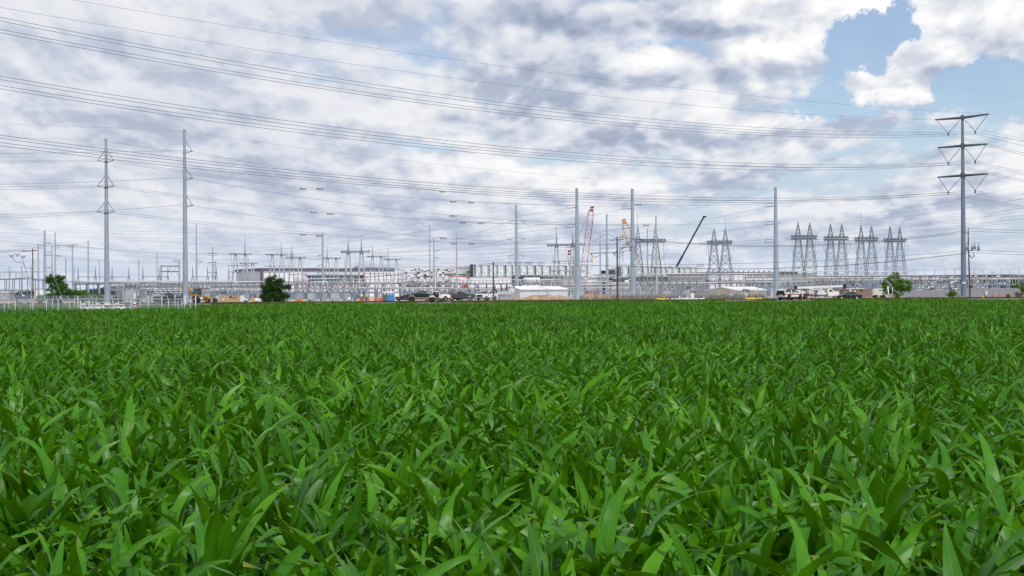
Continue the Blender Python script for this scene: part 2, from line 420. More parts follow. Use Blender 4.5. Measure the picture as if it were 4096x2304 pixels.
def instancer(name, pts, meshes):
    """one object of kind stuff: every plant of the far field, grown on its points"""
    tcol = bpy.data.collections.new(name + '_kinds')
    for k, me in enumerate(meshes):
        tcol.objects.link(bpy.data.objects.new('corn_kind_%d' % k, me))
    me = bpy.data.meshes.new(name); n = len(pts)
    me.vertices.add(n)
    arr = np.array([(x, y, 0.0) for x, y, a, s in pts], dtype=np.float32); me.vertices.foreach_set('co', arr.ravel())
    at = me.attributes.new('rot', 'FLOAT_VECTOR', 'POINT')
    rr = np.random.default_rng(3)
    rot = np.stack([rr.normal(0, .08, n), rr.normal(.05, .08, n), np.array([p[2] for p in pts])], 1).astype(np.float32); at.data.foreach_set('vector', rot.ravel())
    at = me.attributes.new('size', 'FLOAT', 'POINT'); at.data.foreach_set('value', np.array([s * grow(x, y) for x, y, a, s in pts], dtype=np.float32))
    at = me.attributes.new('which', 'INT', 'POINT'); at.data.foreach_set('value', rr.integers(0, len(meshes), n).astype(np.int32))
    me.update()
    o = bpy.data.objects.new(name, me); COL.objects.link(o); o['kind'] = 'stuff'
    o['label'] = 'field of young green corn reaching to the road'
    g = bpy.data.node_groups.new(name, 'GeometryNodeTree')
    g.interface.new_socket('Geometry', in_out='INPUT', socket_type='NodeSocketGeometry')
    g.interface.new_socket('Geometry', in_out='OUTPUT', socket_type='NodeSocketGeometry')
    N = g.nodes; L = g.links
    gi = N.new('NodeGroupInput'); go = N.new('NodeGroupOutput')
    ci = N.new('GeometryNodeCollectionInfo'); ci.inputs['Collection'].default_value = tcol
    ci.inputs['Separate Children'].default_value = True; ci.inputs['Reset Children'].default_value = True
    ip = N.new('GeometryNodeInstanceOnPoints'); ip.inputs['Pick Instance'].default_value = True
    def attr(nm, dt):
        q = N.new('GeometryNodeInputNamedAttribute'); q.data_type = dt; q.inputs['Name'].default_value = nm
        return next(s for s in q.outputs if s.enabled and s.name == 'Attribute')
    e2r = N.new('FunctionNodeEulerToRotation')
    L.new(attr('rot', 'FLOAT_VECTOR'), e2r.inputs[0])
    L.new(gi.outputs[0], ip.inputs['Points']); L.new(ci.outputs[0], ip.inputs['Instance'])
    L.new(e2r.outputs[0], ip.inputs['Rotation']); L.new(attr('size', 'FLOAT'), ip.inputs['Scale']); L.new(attr('which', 'INT'), ip.inputs['Instance Index'])
    L.new(ip.outputs[0], go.inputs[0])
    o.modifiers.new('grow', 'NODES').node_group = g
    return o
NEARK = 34.0
# one object for all the rest of the field: two kinds of detail share it through their index
midp = [c for c in rest if c[1] < NEARK]; farp = [c for c in rest if c[1] >= NEARK]
instancer('corn_field', midp, mid_me)
instancer('corn_field', farp, far_me)
# ------------------------------------------------------------------ steel and wooden line poles
m_galv = mat('galvanised_steel', (0.35, 0.415, 0.50), 0.55, 0.25, 0.16, 1.2, 0.4, stretch=(1, 1, 0.25))
m_galvd = mat('weathered_dark_steel', (0.115, 0.14, 0.185), 0.6, 0.3, 0.2, 1.0, 0.4)
m_conc = mat('pale_concrete', (0.42, 0.42, 0.43), 0.85, 0, 0.12, 1.0, 0.3)
m_wood = mat('treated_wood', (0.115, 0.085, 0.05), 0.9, 0, 0.3, 2.0, 0.2, stretch=(4, 4, 0.4))
m_woodb = mat('brown_wood', (0.12, 0.062, 0.03), 0.9, 0, 0.3, 2.0, 0.2, stretch=(4, 4, 0.4))
m_ins = mat('insulator_grey', (0.10, 0.115, 0.14), 0.4, 0, 0.1)
m_insg = mat('insulator_green_glass', (0.10, 0.24, 0.21), 0.25, 0, 0.15, 4, 0.6)
m_wire = mat('conductor', (0.15, 0.17, 0.26), 0.6, 0.1, 0.05)
m_wired = mat('dark_cable', (0.035, 0.04, 0.06), 0.6, 0.0, 0.05)
m_white = mat('white_paint', (0.78, 0.78, 0.77), 0.45, 0, 0.06, 1.5)
m_yel = mat('yellow_plastic', (0.80, 0.42, 0.03), 0.5, 0, 0.1)
m_black = mat('black_paint', (0.012, 0.012, 0.014), 0.5, 0, 0.2)
def tapered(h, r0, r1, n=12, joints=(0.28, 0.62), rings=True):
    b = MB(); st = [0.0] + [h * j for j in joints] + [h]; pts, rs = [], []
    for i, z in enumerate(st):
        r = r0 + (r1 - r0) * z / h
        if 0 < i < len(st) - 1: pts += [(0, 0, z - 0.01), (0, 0, z)]; rs += [r * 1.045, r]
        else: pts.append((0, 0, z)); rs.append(r)
    b.tube(pts, rs, n, smooth=False)
    return b
def ins_string(b, p, q, r=0.11, n=9, m=None):
    """a string of insulator discs from p to q"""
    p, q = Vector(p), Vector(q); pts, rs = [p], [0.03]
    for i in range(n):
        a = p.lerp(q, (i + 0.5) / n); d = (q - p) / n
        pts += [a - d * 0.3, a - d * 0.05, a + d * 0.25]; rs += [0.04, r, 0.04]
    pts.append(q); rs.append(0.03)
    b.use(m or m_ins); b.tube(pts, rs, 6); return b
POLE = {}
def pole(key, name, label, pxt, pyt, pxb, Y, wt, wb, m, group=None, n=12, joints=(0.28, 0.62), z0=0.0, cap=True):
    base = G(pxb, Y, z0); h = P(pxt, pyt, Y).z - z0
    t = thing(name, label, 'utility pole' if 'wood' in name else 'power pole', base, 0, group)
    r0, r1 = wb / 2 * Y / F, wt / 2 * Y / F
    tapered(h, r0, r1, n, joints).build('shaft', m, t)
    if cap:
        b = MB(); b.tube([(0, 0, h), (0, 0, h + 0.12)], r1 * 1.18, n, smooth=False); b.build('cap', m, t)
    POLE[key] = (t, base, h, r0, r1, Y)
    return t
def rad(key, z):
    t, base, h, r0, r1, Y = POLE[key]; return r0 + (r1 - r0) * z / h
# two tall poles at the edge of the field, braced post insulators
BIG = 'tall steel transmission poles'
P1Y, P2Y = 262, 262
pole('P1', 'transmission_pole', 'tall grey steel pole with braced insulators on both sides, behind the white fence', 421, 557, 428, P1Y, 9.5, 22, m_galv, BIG)
pole('P2', 'transmission_pole', 'tall grey steel pole with braced insulators on one side only, beside the backhoe', 737, 521, 742, P2Y, 10, 22, m_galv, BIG)
def braced(key, py, side):
    t, base, h, r0, r1, Y = POLE[key]
    z = P(base.x and 0 or 0, 0, Y).z if False else P(428 if key == 'P1' else 742, py, Y).z
    r = rad(key, z); L = 1.25
    tipp = Vector((side * (r + L), -0.4, z + 0.12)); a = Vector((side * r * 0.9, 0, z - 0.1))
    b = MB()
    ins_string(b, a, tipp, 0.10, 8)
    ins_string(b, (side * r * 0.9, -0.3, z + 0.35), tipp + Vector((0, 0, 0.0)), 0.05, 6)
    b.build('post_insulator', None, t)
    b = MB(); b.use(m_galvd).tube([(side * r * 0.7, 0, z + 2.05), tipp], 0.055, 5); b.build('insulator_brace', None, t)
    b = MB(); b.tube([(0, 0, z - 0.28), (0, 0, z + 0.05)], r * 1.12, 12, smooth=False); b.build('bracket_band', m_galv, t)
    return base + tipp
TIP = {}
for i, py in enumerate((646, 748, 851)):
    for s in (-1, 1): TIP['P1', i, s] = braced('P1', py, s)
for i, py in enumerate((609, 717, 826)): TIP['P2', i, 1] = braced('P2', py, 1)
for k in ('P1', 'P2'):                                    # climbing steps up one face
    t, base, h, r0, r1, Y = POLE[k]; b = MB()
    for i in range(26):
        z = 4 + i * (h - 6) / 26; r = rad(k, z); b.bar((r * 0.8, -r * 0.5, z), (r * 0.8 + 0.16, -r * 0.5 - 0.16, z), 0.03)
    b.build('climbing_steps', m_galvd, t)
# three dead-end poles in the middle: jumper loops on one side
def deadend(key, label, pxt, pyt, pxb, Y, pys):
    pole(key, 'transmission_pole', label, pxt, pyt, pxb, Y, 10.5, 24, m_galv, BIG)
    t, base, h, r0, r1, Y = POLE[key]
    for i, py in enumerate(pys):
        p = P(pxb - 3, py, Y); z = p.z; r = rad(key, z)
        b = MB()
        for dy in (-0.35, 0.35):
            ins_string(b, (-r, dy, z - 0.1), (-r - 1.5, dy * 1.3 - 0.4, z - 0.28), 0.09, 8)
        b.build('dead_end_insulator', None, t)
        b = MB(); ins_string(b, (-r, 0.5, z + 0.45), (-r - 1.1, 1.4, z + 0.5), 0.08, 6)
        b.use(m_wired).tube([(-r - 1.5, -0.4, z - 0.28), (-r - 1.9, 0, z - 0.1), (-r - 1.6, .5, z + 0.3), (-r - 1.1, 1.4, z + 0.5)], 0.04, 5)
        b.build('jumper_loop', None, t)
        b = MB(); b.tube([(0, 0, z - 0.22), (0, 0, z + 0.1)], r * 1.1, 12, smooth=False); b.build('bracket_band', m_galv, t)
        TIP[key, i] = base + Vector((-r - 1.6, -0.4, z - 0.28)); TIP[key, i, 'b'] = base + Vector((-r - 1.2, 1.4, z + 0.5))
    TIP[key, 'top'] = base + Vector((-r1, 0, h - 0.3))
deadend('C1', 'tall thick steel pole just right of the white metal shed', 2305, 755, 2310, 306, (828, 905, 985))
deadend('C2', 'tall thick steel pole in front of the yellow crane boom', 2524, 758, 2532, 306, (832, 909, 985))
deadend('C3', 'tall thick steel pole standing right of the beige shed', 3094, 752, 3105, 300, (822, 894, 966))
# the tall pole with three cross-arms
RY = 282
m_galv_shade = mat('blue_grey_shaded_steel', (0.19, 0.25, 0.345), 0.6, 0.2, 0.14, 1.2, 0.4, stretch=(1, 1, 0.25))  # backlit shade of this pole put into a darker, bluer steel colour
pole('R', 'crossarm_transmission_pole', 'tallest steel pole with three cross-arms and V-shaped insulators', 3846, 462, 3855, RY, 10, 22.5, m_galv_shade, BIG)
t, rb, rh, r0, r1, _ = POLE['R']
def lp(px, py, Y): return P(px, py, Y) - rb
ARM = [((3741, 479), (3955, 456), 462 + 9), ((3751, 591), (3949, 576), 583), ((3751, 709), (3952, 695), 702)]
VB = {}
for i, (l, r_, pc) in enumerate(ARM):
    L_, R_ = lp(*l, RY + 4), lp(*r_, RY - 4); c = (L_ + R_) / 2; c.x = 0; c.y = 0; c.z = P(3849, pc, RY).z
    for nm, q in (('left', L_), ('right', R_)):
        b = MB(); b.tube([c, c.lerp(q, 0.5), q], [0.30, 0.24, 0.16], 6, smooth=False); b.build('cross_arm', m_galvd, t)
    b = MB(); b.tube([c - Vector((0, 0, 0.45)), c + Vector((0, 0, 0.45))], rad('R', c.z) * 1.35, 12, smooth=False); b.build('arm_bracket', m_galvd, t)
    for s, q in ((-1, L_), (1, R_)):
        vb = lp(*((3793, 533 + i * 117) if s < 0 else (3901, 525 + i * 118)), RY - 2.2 * s)
        b = MB()
        ins_string(b, c.lerp(q, 0.95) - Vector((0, 0, .2)), vb, 0.085, 12)
        ins_string(b, c.lerp(q, 0.10) - Vector((0, 0, .5)), vb, 0.085, 12)
        b.use(m_galvd).cbox(vb - Vector((0, 0, 0.25)), (0.14, 0.5, 0.6))
        b.build('v_insulator', None, t); VB[i, s] = rb + vb - Vector((0, 0, 0.3))
TIP['R', 'l'] = rb + lp(*ARM[0][0], RY + 4); TIP['R', 'r'] = rb + lp(*ARM[0][1], RY - 4)
b = MB()
for i in range(30):
    z = 6 + i * (rh - 7) / 30; r = rad('R', z)
    b.bar((r * .8, -r * .5, z), (r * .8 + .17, -r * .5 - .17, z), 0.03); b.bar((-r * .8, -r * .5, z + .4), (-r * .8 - .17, -r * .5 - .17, z + .4), 0.03)
b.build('climbing_steps', m_galvd, t)
b = MB(); zz = 3.0; b.cbox((-rad('R', zz) * 0.2, -rad('R', zz) * 1.0, zz), (0.75, 0.06, 0.28)); b.build('number_plate', m_white, t)
# slimmer poles inside and beyond the yard: (key,name,label,pxt,pyt,pxb,Y,wt,wb,mat)
SL = 'slim steel poles in and behind the yard'
SLIM = [
 ('A', 'grey steel pole with three green insulator pairs above the cooler modules', 2065, 822, 2067, 420, 9.5, 17, m_galv),
 ('B', 'steel pole with cross-arm and sagging green insulators beside the brown wooden pole', 2426, 858, 2429, 390, 6, 15, m_galv),
 ('C', 'slim grey steel pole right beside the red crane hook', 2400, 946, 2402, 380, 4, 9, m_galv),
 ('D', 'tall pale concrete pole before the patterned grey and white wall', 1718, 902, 1720, 430, 4.5, 7.5, m_conc),
 ('E', 'grey steel pole close beside the pale concrete pole, the shorter of the pair', 1734, 954, 1737, 430, 4.5, 8.5, m_galv),
 ('F', 'pale concrete pole behind the red car and the dark pickup', 1826, 932, 1828, 330, 5, 9, m_conc),
 ('G', 'pale concrete pole in front of the lattice towers by the yellow crane', 2631, 865, 2627, 335, 4.5, 9, m_conc),
 ('H', 'grey steel pole between the two legs of a lattice tower', 2590, 914, 2591, 400, 3.5, 7.5, m_galv),
 ('I', 'steel pole with stacked insulators rising right of the round green bush', 1288, 934, 1292, 440, 6.5, 11, m_galv),
 ('J', 'slim tall pole standing just right of the backhoe', 783, 897, 787, 400, 4, 9.5, m_galv),
 ('K', 'steel pole with jumper arms above the tan container', 850, 989, 852, 420, 4.5, 8.5, m_galv),
 ('L', 'thin pole between the two tallest left poles, nearer the right one', 628, 1011, 629, 430, 3, 5, m_galv),
 ('M', 'thick steel pole rising behind the big left tree, tallest of its cluster', 184, 925, 180, 380, 7.5, 13.5, m_galv),
 ('N', 'steel pole directly behind the crown of the left tree', 219, 932, 222, 400, 4.5, 8.5, m_galv),
 ('O', 'steel pole between the wooden pole and the left tree', 153, 979, 154, 380, 4.5, 8.5, m_galv),
 ('Q', 'short steel pole with stub arms tucked behind the left tree', 209, 981, 209, 430, 4, 7, m_galv),
 ('S', 'steel pole with arms to both sides, right of the left tree', 289, 979, 291, 420, 4.5, 8, m_galv),
 ('T', 'bare steel pole midway between the left tree and the tallest left pole', 354, 965, 354, 420, 4.5, 8, m_galv),
 ('U', 'bare steel pole near the left edge beside the low switch frames', 38, 1067, 38, 420, 4, 7.5, m_galv),
 ('V', 'bare thin pole between the left edge and the wooden pole', 87, 1066, 87, 420, 3.5, 6.5, m_galv),
 ('W', 'brownish thin mast behind the right side of the left tree', 264, 1038, 264, 430, 2.6, 3.4, m_galvd),
 ('X', 'thin pole just right of the left tree, shortest there', 298, 1064, 299, 420, 3, 4.5, m_galv),
 ('Y', 'thin mast left of the tallest left pole', 399, 1040, 399, 420, 2.6, 4.4, m_galv),
 ('Z', 'thin mast between the two tallest left poles, nearer the left one', 556, 1041, 556, 430, 2.2, 3.2, m_galvd),
 ('a', 'short thick pole with stub arm left of the second tall pole', 719, 1043, 718, 420, 6, 9, m_galv),
 ('b', 'dark bus mast with two rails ending on it', 644, 1063, 645, 420, 4, 4.4, m_galvd),
 ('d', 'slim mast rising behind the tubular frames right of the steel pole by the container', 860, 1044, 861, 450, 2.4, 3.2, m_galvd),
]
for k, lab, a, b_, c, Y, wt, wb, m in SLIM: pole(k, 'slim_steel_pole', lab, a, b_, c, Y, wt, wb, m, SL, 8, (0.5,))
def side_ins(key, py, sides, L=1.6, green=False, droop=0.5):
    t, base, h, r0, r1, Y = POLE[key]; z = P(2048, py + (2048 - (CX + base.x * F / Y)) * -0.0, Y).z
    px = CX + base.x / Y * F; z = P(px, py, Y).z; r = rad(key, z)
    for s in sides:
        b = MB()
        for dy in (-.2, .25): ins_string(b, (s * r, dy, z), (s * (r + L), dy * 3, z - droop), 0.10, 9, m_insg if green else m_ins)
        b.use(m_wired)
        pts = [(s * (r + L), -.4, z - droop)]
        for q in (0.75, 0.5, 0.25, 0.0): pts.append((s * (r * 0.8 + L * q), -.2, z - droop - 0.75 * math.sin(math.pi * (1 - q) * 0.75)))
        b.tube(pts, 0.03, 4)
        b.build('line_insulator', None, t)
    return base + Vector((0, 0, z - droop))
for py in (880, 951, 1018): side_ins('A', py, (-1, 1), 2.1, True, 0.55)
for py in (1018, 1058, 1086): side_ins('I', py, (-1,), 1.4)
for py in (1012, 1050, 1089): side_ins('K', py, (-1, 1), 1.1, False, .1)
for k, py in (('M', 971), ('M', 1020), ('M', 1069), ('N', 981), ('N', 1022), ('O', 980), ('S', 979), ('J', 1045), ('C', 1012), ('H', 1020), ('E', 1000), ('E', 1030)):
    side_ins(k, py, (1,), 1.3, False, .1)
for k, py in (('S', 983), ('Q', 1008), ('a', 1043)): side_ins(k, py, (-1,), 1.4, False, -.1)
side_ins('B', 935, (-1, 1), 3.6, True, 2.2)
t, base, h, r0, r1, Y = POLE['B']; z = P(2428, 1013, Y).z
b = MB(); b.tube([(-4.7, 0, z), (4.7, 0, z + .35)], 0.19, 8); b.build('cross_arm', m_galv, t)
for s in (-1, 1):
    b = MB()
    pts = [(s * 4.5, -.3, z)] + [(s * (4.5 - q * 2.6) , -.3, z - 1.2 * math.sin(math.pi * q)) for q in (0.25, 0.5, 0.75)] + [(s * 1.6, -.3, z - .1)]
    b.use(m_insg).tube(pts, 0.11, 6); b.use(m_ins).tube([(s * 4.4, 0, z), (s * 4.4, 0, z - 2.6)], 0.06, 5); b.build('hanging_insulator', None, t)
# wooden utility poles along the road
WP = 'wooden utility poles along the road'
def wood(key, label, pxt, pyt, pxb, Y, wt, wb, m, lean=0.0):
    t = pole(key, 'wooden_utility_pole', label, pxt, pyt, pxb, Y, wt, wb, m, WP, 8, (0.5,), 0.0, False); t.rotation_euler[1] = lean; return t
t = wood('w1', 'wooden pole with side brackets and looped cables near the left edge', 133, 994, 132, 268, 4, 5.2, m_wood)
h = POLE['w1'][2]
b = MB(); b.bar((-2.1, 0, h - .55), (0.9, 0, h - .35), 0.13); b.build('cross_arm', m_woodb, t)
for dx, dz in ((-4.0, -1.4), (-2.9, -1.2), (-1.8, -1.6)):
    b = MB(); b.use(m_ins)
    ins_string(b, (dx - .35, 0, h + dz + .3), (dx, 0, h + dz - .3), .13, 4); ins_string(b, (dx + .35, 0, h + dz + .3), (dx, 0, h + dz - .3), .13, 4); b.bar((dx - .5, 0, h + dz + .1), (dx + .5, 0, h + dz + .15), .06)
    b.build('cutout_switch', None, t)
b = MB(); b.use(m_wired).tube([(-4, 0, h - 1.7), (-3.0, 0, h - 2.6), (-1.9, 0, h - 2.7), (-1.3, 0, h - 3.9), (-.9, 0, h - 5.5), (-.55, 0, h - 7.2)], .035, 5)
b.tube([(-2.0, 0, h - 2.0), (-1.6, 0, h - 3.0), (-1.2, 0, h - 4.4), (-.8, 0, h - 6.0)], .035, 5); b.tube([(.1, 0, h - 2.3), (.6, 0, h - 3.1), (.4, 0, h - 3.9), (-1.3, 0, h - 3.6)], .03, 5)
b.build('riser_cable', None, t)
pole('w1b', 'slim_steel_pole', 'thin grey conduit mast right next to the wooden pole with looped cables', 126, 1062, 125, 266, 3, 4.2, m_galv, SL, 8, (.5,))
wood('w2', 'plain grey-brown wooden pole between the white pickup and the white metal building', 1971, 1047, 1974, 266, 5.5, 7.5, m_wood)
t = wood('w3', 'dark brown wooden pole with cut-out switches on top, left of the yellow crane', 2473, 948, 2470, 266, 5.5, 8, m_woodb)
h = POLE['w3'][2]
b = MB(); b.bar((-1.3, 0, h - .6), (1.2, 0, h - .45), .13); b.build('cross_arm', m_woodb, t)
b = MB(); b.use(m_ins)
for dx, dz in ((-.5, -3.0), (.9, -2.2), (1.9, -1.2), (2.6, -1.9)):
    ins_string(b, (dx - .3, 0, h + dz + .3), (dx, 0, h + dz - .3), .13, 4); ins_string(b, (dx + .35, 0, h + dz + .35), (dx, 0, h + dz - .3), .13, 4)
b.use(m_wired).tube([(0, 0, h - 2.6), (1.2, 0, h - 2.0), (2.4, 0, h - 1.0), (3.0, 0, h - .3)], .05, 5); b.tube([(0, 0, h - 3.4), (1.2, 0, h - 2.7), (2.8, 0, h - 2.4)], .05, 5)
b.build('cutout_switch', None, t)
pole('w3b', 'slim_steel_pole', 'thin grey steel mast right next to the dark brown wooden pole', 2486, 990, 2480, 266, 2.6, 5, m_galv, SL, 8, (.5,))
t = wood('w4', 'leaning wooden pole with transformer cans beside the cross-arm pole', 3870, 921, 3880, 264, 4, 7, m_wood, R(-1.2))
h = POLE['w4'][2]
b = MB(); b.bar((-1.2, 0, h - .55), (.3, 0, h - .5), .12); b.build('cross_arm', m_woodb, t)
for dx, dz in ((-.35, -3.2), (.55, -3.3), (1.05, -3.1), (1.75, -3.3)):
    b = MB(); b.use(m_galv).lathe((dx, -.3, h + dz - .45), [(.05, -.05), (.24, 0), (.25, .7), (.2, .8), (.05, .85)], 10)
    ins_string(b, (dx, -.3, h + dz + .4), (dx + .1, -.3, h + dz + 1.0), .10, 4); b.build('transformer_can', None, t)
b = MB(); b.bar((-.6, -.15, h - 3.9), (1.9, -.2, h - 3.7), .09); b.use(m_ins).tube([(.1, 0, h - 4.6), (.6, 0, h - 5.2), (1.0, 0, h - 4.9), (.9, 0, h - 4.3)], .1, 6); b.build('bracket', m_galvd, t)
b = MB(); b.use(m_ins).tube([(.1, 0, h), (.12, 0, h + .45)], .06, 6); b.build('pin_insulator', None, t)
# ------------------------------------------------------------------ substation structures
m_alu = mat('aluminium_pipe', (0.58, 0.53, 0.52), 0.45, 0.1, 0.1, 0.5, hue=(0.62, 0.60, 0.62))
m_porc = mat('porcelain_grey', (0.33, 0.40, 0.44), 0.3, 0, 0.12, 3)
m_porb = mat('porcelain_brown', (0.25, 0.225, 0.225), 0.3, 0, 0.15, 3)
m_steelb = mat('yard_steel', (0.20, 0.24, 0.31), 0.6, 0.2, 0.14, 0.6, 0.4)
m_cab = mat('cabinet_grey', (0.36, 0.39, 0.43), 0.55, 0, 0.12, 1)
m_red = mat('red_paint', (0.42, 0.03, 0.025), 0.45, 0, 0.15)
m_tube = mat('tubular_steel', (0.36, 0.40, 0.435), 0.6, 0.15, 0.1, 0.7, 0.35)
def post_ins_mesh(h, r, n, m):
    b = MB(); b.use(m); pr = [(r * .55, 0)]
    for i in range(n):
        z = (i + .5) * h / n; pr += [(r * .5, z - h / n * .35), (r, z), (r * .5, z + h / n * .3)]
    pr.append((r * .5, h)); b.lathe((0, 0, 0), pr, 8); return b.mesh('insulator')
INS12 = post_ins_mesh(1.25, .115, 8, m_porc); INS20 = post_ins_mesh(1.9, .17, 6, m_porc); INSB = post_ins_mesh(1.1, .11, 7, m_porb)
def child(name, me, parent, loc, rot=None):
    o = bpy.data.objects.new(name, me); COL.objects.link(o); o.parent = parent; o.location = loc
    if rot: o.rotation_euler = rot
    return o
# tubular A-frame dead-end gantries
AF = 'tubular A-frame gantries'
def aframe(label, beam, apex, feet, pyfoot, Y, d, bars=(), masts=(), ins=None):
    """beam ((px,py),(px,py)); apex columns; feet pairs; bars (py,px0,px1); masts (px,py)"""
    base = G((feet[0][0] + feet[-1][1]) / 2, Y)
    t = thing('tubular_gantry', label, 'gantry', base, 0, AF)
    q = lambda px, py, dy=0: P(px, py, Y + dy) - base
    L, R_ = q(*beam[0], 1.2), q(*beam[1], -1.2); rr = d / 2 * Y / F
    b = MB(); b.tube([L, R_], rr, 14)
    ax = (R_ - L).normalized()
    for e in (L, R_): b.tube([e - ax * .12, e + ax * .12], rr * 1.3, 14, smooth=False)
    m_ = (L + R_) / 2; b.tube([m_ - ax * .1, m_ + ax * .1], rr * 1.25, 14, smooth=False)
    b.build('crossbeam', m_tube, t)
    for a, (f0, f1) in zip(apex, feet):
        u = (a - beam[0][0]) / (beam[1][0] - beam[0][0]); top = L.lerp(R_, u)
        b = MB(); b.cbox(top - Vector((0, 0, rr * .2)), (rr * 3.2, rr * 2.7, rr * 2.3)); b.build('saddle', m_steelb, t)
        for s, f in ((-1, f0), (1, f1)):
            g = G(f, Y) - base
            b = MB(); b.tube([(g.x, g.y, 0), (top.x + s * rr * .9, top.y, top.z - rr)], [rr * .95, rr * .8], 10); b.build('leg', m_tube, t)
    for py, x0, x1 in bars:
        b = MB(); b.tube([q(x0, py), q(x1, py)], rr * .48, 8); b.build('crossbar', m_tube, t)
    for px, py in masts:
        u = (px - beam[0][0]) / (beam[1][0] - beam[0][0]); bt = L.lerp(R_, u)
        b = MB(); b.tube([bt, (bt.x, bt.y, q(px, py).z)], [rr * .62, rr * .42], 8); b.build('mast', m_galv, t)
    for k in range(3):                                    # hanging droppers below the beam
        u = 0.1 + 0.4 * k; p = L.lerp(R_, u)
        b = MB(); b.use(m_wire); b.tube([p - Vector((0, 1, 0)), p + Vector((.2, -1.2, -3.0)), p + Vector((.1, -.8, -7.5))], .035, 4); b.build('dropper', None, t)
    return t
bar2 = lambda x0, x1, y0=1062, y1=1088: ((y0, x0, x1), (y1, x0, x1))
aframe('thickest tubular gantry with two masts on its crossbeam, in front of the dark-roofed building', ((1366, 1007), (1476, 1005)), (1393, 1446), ((1377, 1412), (1429, 1464)), 1190, 400, 9.5, ((1100, 1381, 1462),), ((1393, 942), (1446, 940)))
aframe('leftmost large tubular gantry, left of the round bush, with one tall mast', ((919, 1015), (1003, 1016)), (942, 981), ((924, 961), (964, 1001)), 1190, 400, 6.5, bar2(910, 1022), ((980, 939),))
aframe('tubular gantry behind the round green bush with one mast', ((1067, 1018), (1147, 1018)), (1089, 1126), ((1071, 1107), (1110, 1146)), 1190, 410, 6.3, bar2(1056, 1165, 1064, 1090), ((1125, 968),))
aframe('tubular gantry with two close masts over the first teal windows', ((1146, 1030), (1220, 1030)), (1167, 1200), ((1150, 1182), (1184, 1216)), 1190, 430, 6.0, bar2(1150, 1229, 1073, 1097), ((1165, 982), (1171, 988)))
aframe('tubular gantry in front of the long teal window band, one mast', ((1294, 1032), (1362, 1032)), (1310, 1344), ((1295, 1328), (1328, 1360)), 1190, 430, 5.8, bar2(1270, 1372, 1075, 1099), ((1309, 986),))
aframe('tubular gantry at the right end of the dark-roofed building, mast on its left leg', ((1471, 1026), (1541, 1026)), (1490, 1524), ((1474, 1507), (1508, 1542)), 1190, 430, 5.8, bar2(1458, 1562, 1069, 1094), ((1490, 978),))
aframe('rightmost small tubular gantry before the patterned grey and white wall', ((1537, 1037), (1600, 1037)), (1554, 1585), ((1540, 1572), (1570, 1600)), 1190, 440, 5.4, bar2(1540, 1610, 1078, 1101), ((1552, 992),))
aframe('small tubular gantry half hidden behind the leftmost large one', ((961, 1053), (1026, 1053)), (980, 1010), ((965, 994), (996, 1024)), 1190, 480, 4.8, bar2(958, 1030, 1090, 1113), ())
aframe('large pale tubular gantry left of the red crane with two masts', ((2191, 981), (2329, 976)), (2226, 2291), ((2211, 2244), (2274, 2304)), 1190, 380, 9.5, ((1045, 2206, 2362), (1083, 2205, 2345)), ((2226, 906), (2291, 903)))
# lattice dead-end towers
m_lat = mat('lattice_steel', (0.17, 0.205, 0.225), 0.6, 0.2, 0.2, 0.6, 0.35)
LT = 'twin lattice towers'
def lattice_leg(b, c0, w0, c1, w1, nb, s):
    """square tapering lattice from centre c0 to c1"""
    def ring(t):
        c = Vector(c0).lerp(Vector(c1), t); w = (w0 + (w1 - w0) * t) / 2
        return [c + Vector((dx * w, dy * w, 0)) for dx, dy in ((-1, -1), (1, -1), (1, 1), (-1, 1))]
    a, e = ring(0), ring(1)
    for i in range(4): b.bar(a[i], e[i], s)
    ts = [1 - (1 - i / nb) ** 1.3 if w1 > w0 * .99 else i / nb + .35 * (i / nb) * (1 - i / nb) for i in range(nb + 1)]
    for k in range(nb):
        r0_, r1_ = ring(ts[k]), ring(ts[k + 1])
        for i in range(4):
            j = (i + 1) % 4
            b.bar(r0_[i], r1_[j], s * .62); b.bar(r0_[j], r1_[i], s * .62)
            if k and k % 2 == 0: b.bar(r0_[i], r0_[j], s * .55)
def truss(b, p, q, hh, dd, n, s):
    p, q = Vector(p), Vector(q); ax = (q - p); u = ax.normalized(); v = Vector((-u.y, u.x, 0)) * dd / 2; w_ = Vector((0, 0, hh))
    cs = [v, -v, v + w_, -v + w_]
    for c in cs: b.bar(p + c, q + c, s)
    for i in range(n + 1):
        a = p + ax * (i / n)
        for c, d in ((0, 1), (2, 3), (0, 2), (1, 3)): b.bar(a + cs[c], a + cs[d], s * .6)
        if i < n:
            e_ = p + ax * ((i + 1) / n)
            for c, d in (((0, 2), (1, 3)) if i % 2 else ((2, 0), (3, 1))): b.bar(a + cs[c], e_ + cs[d], s * .6)
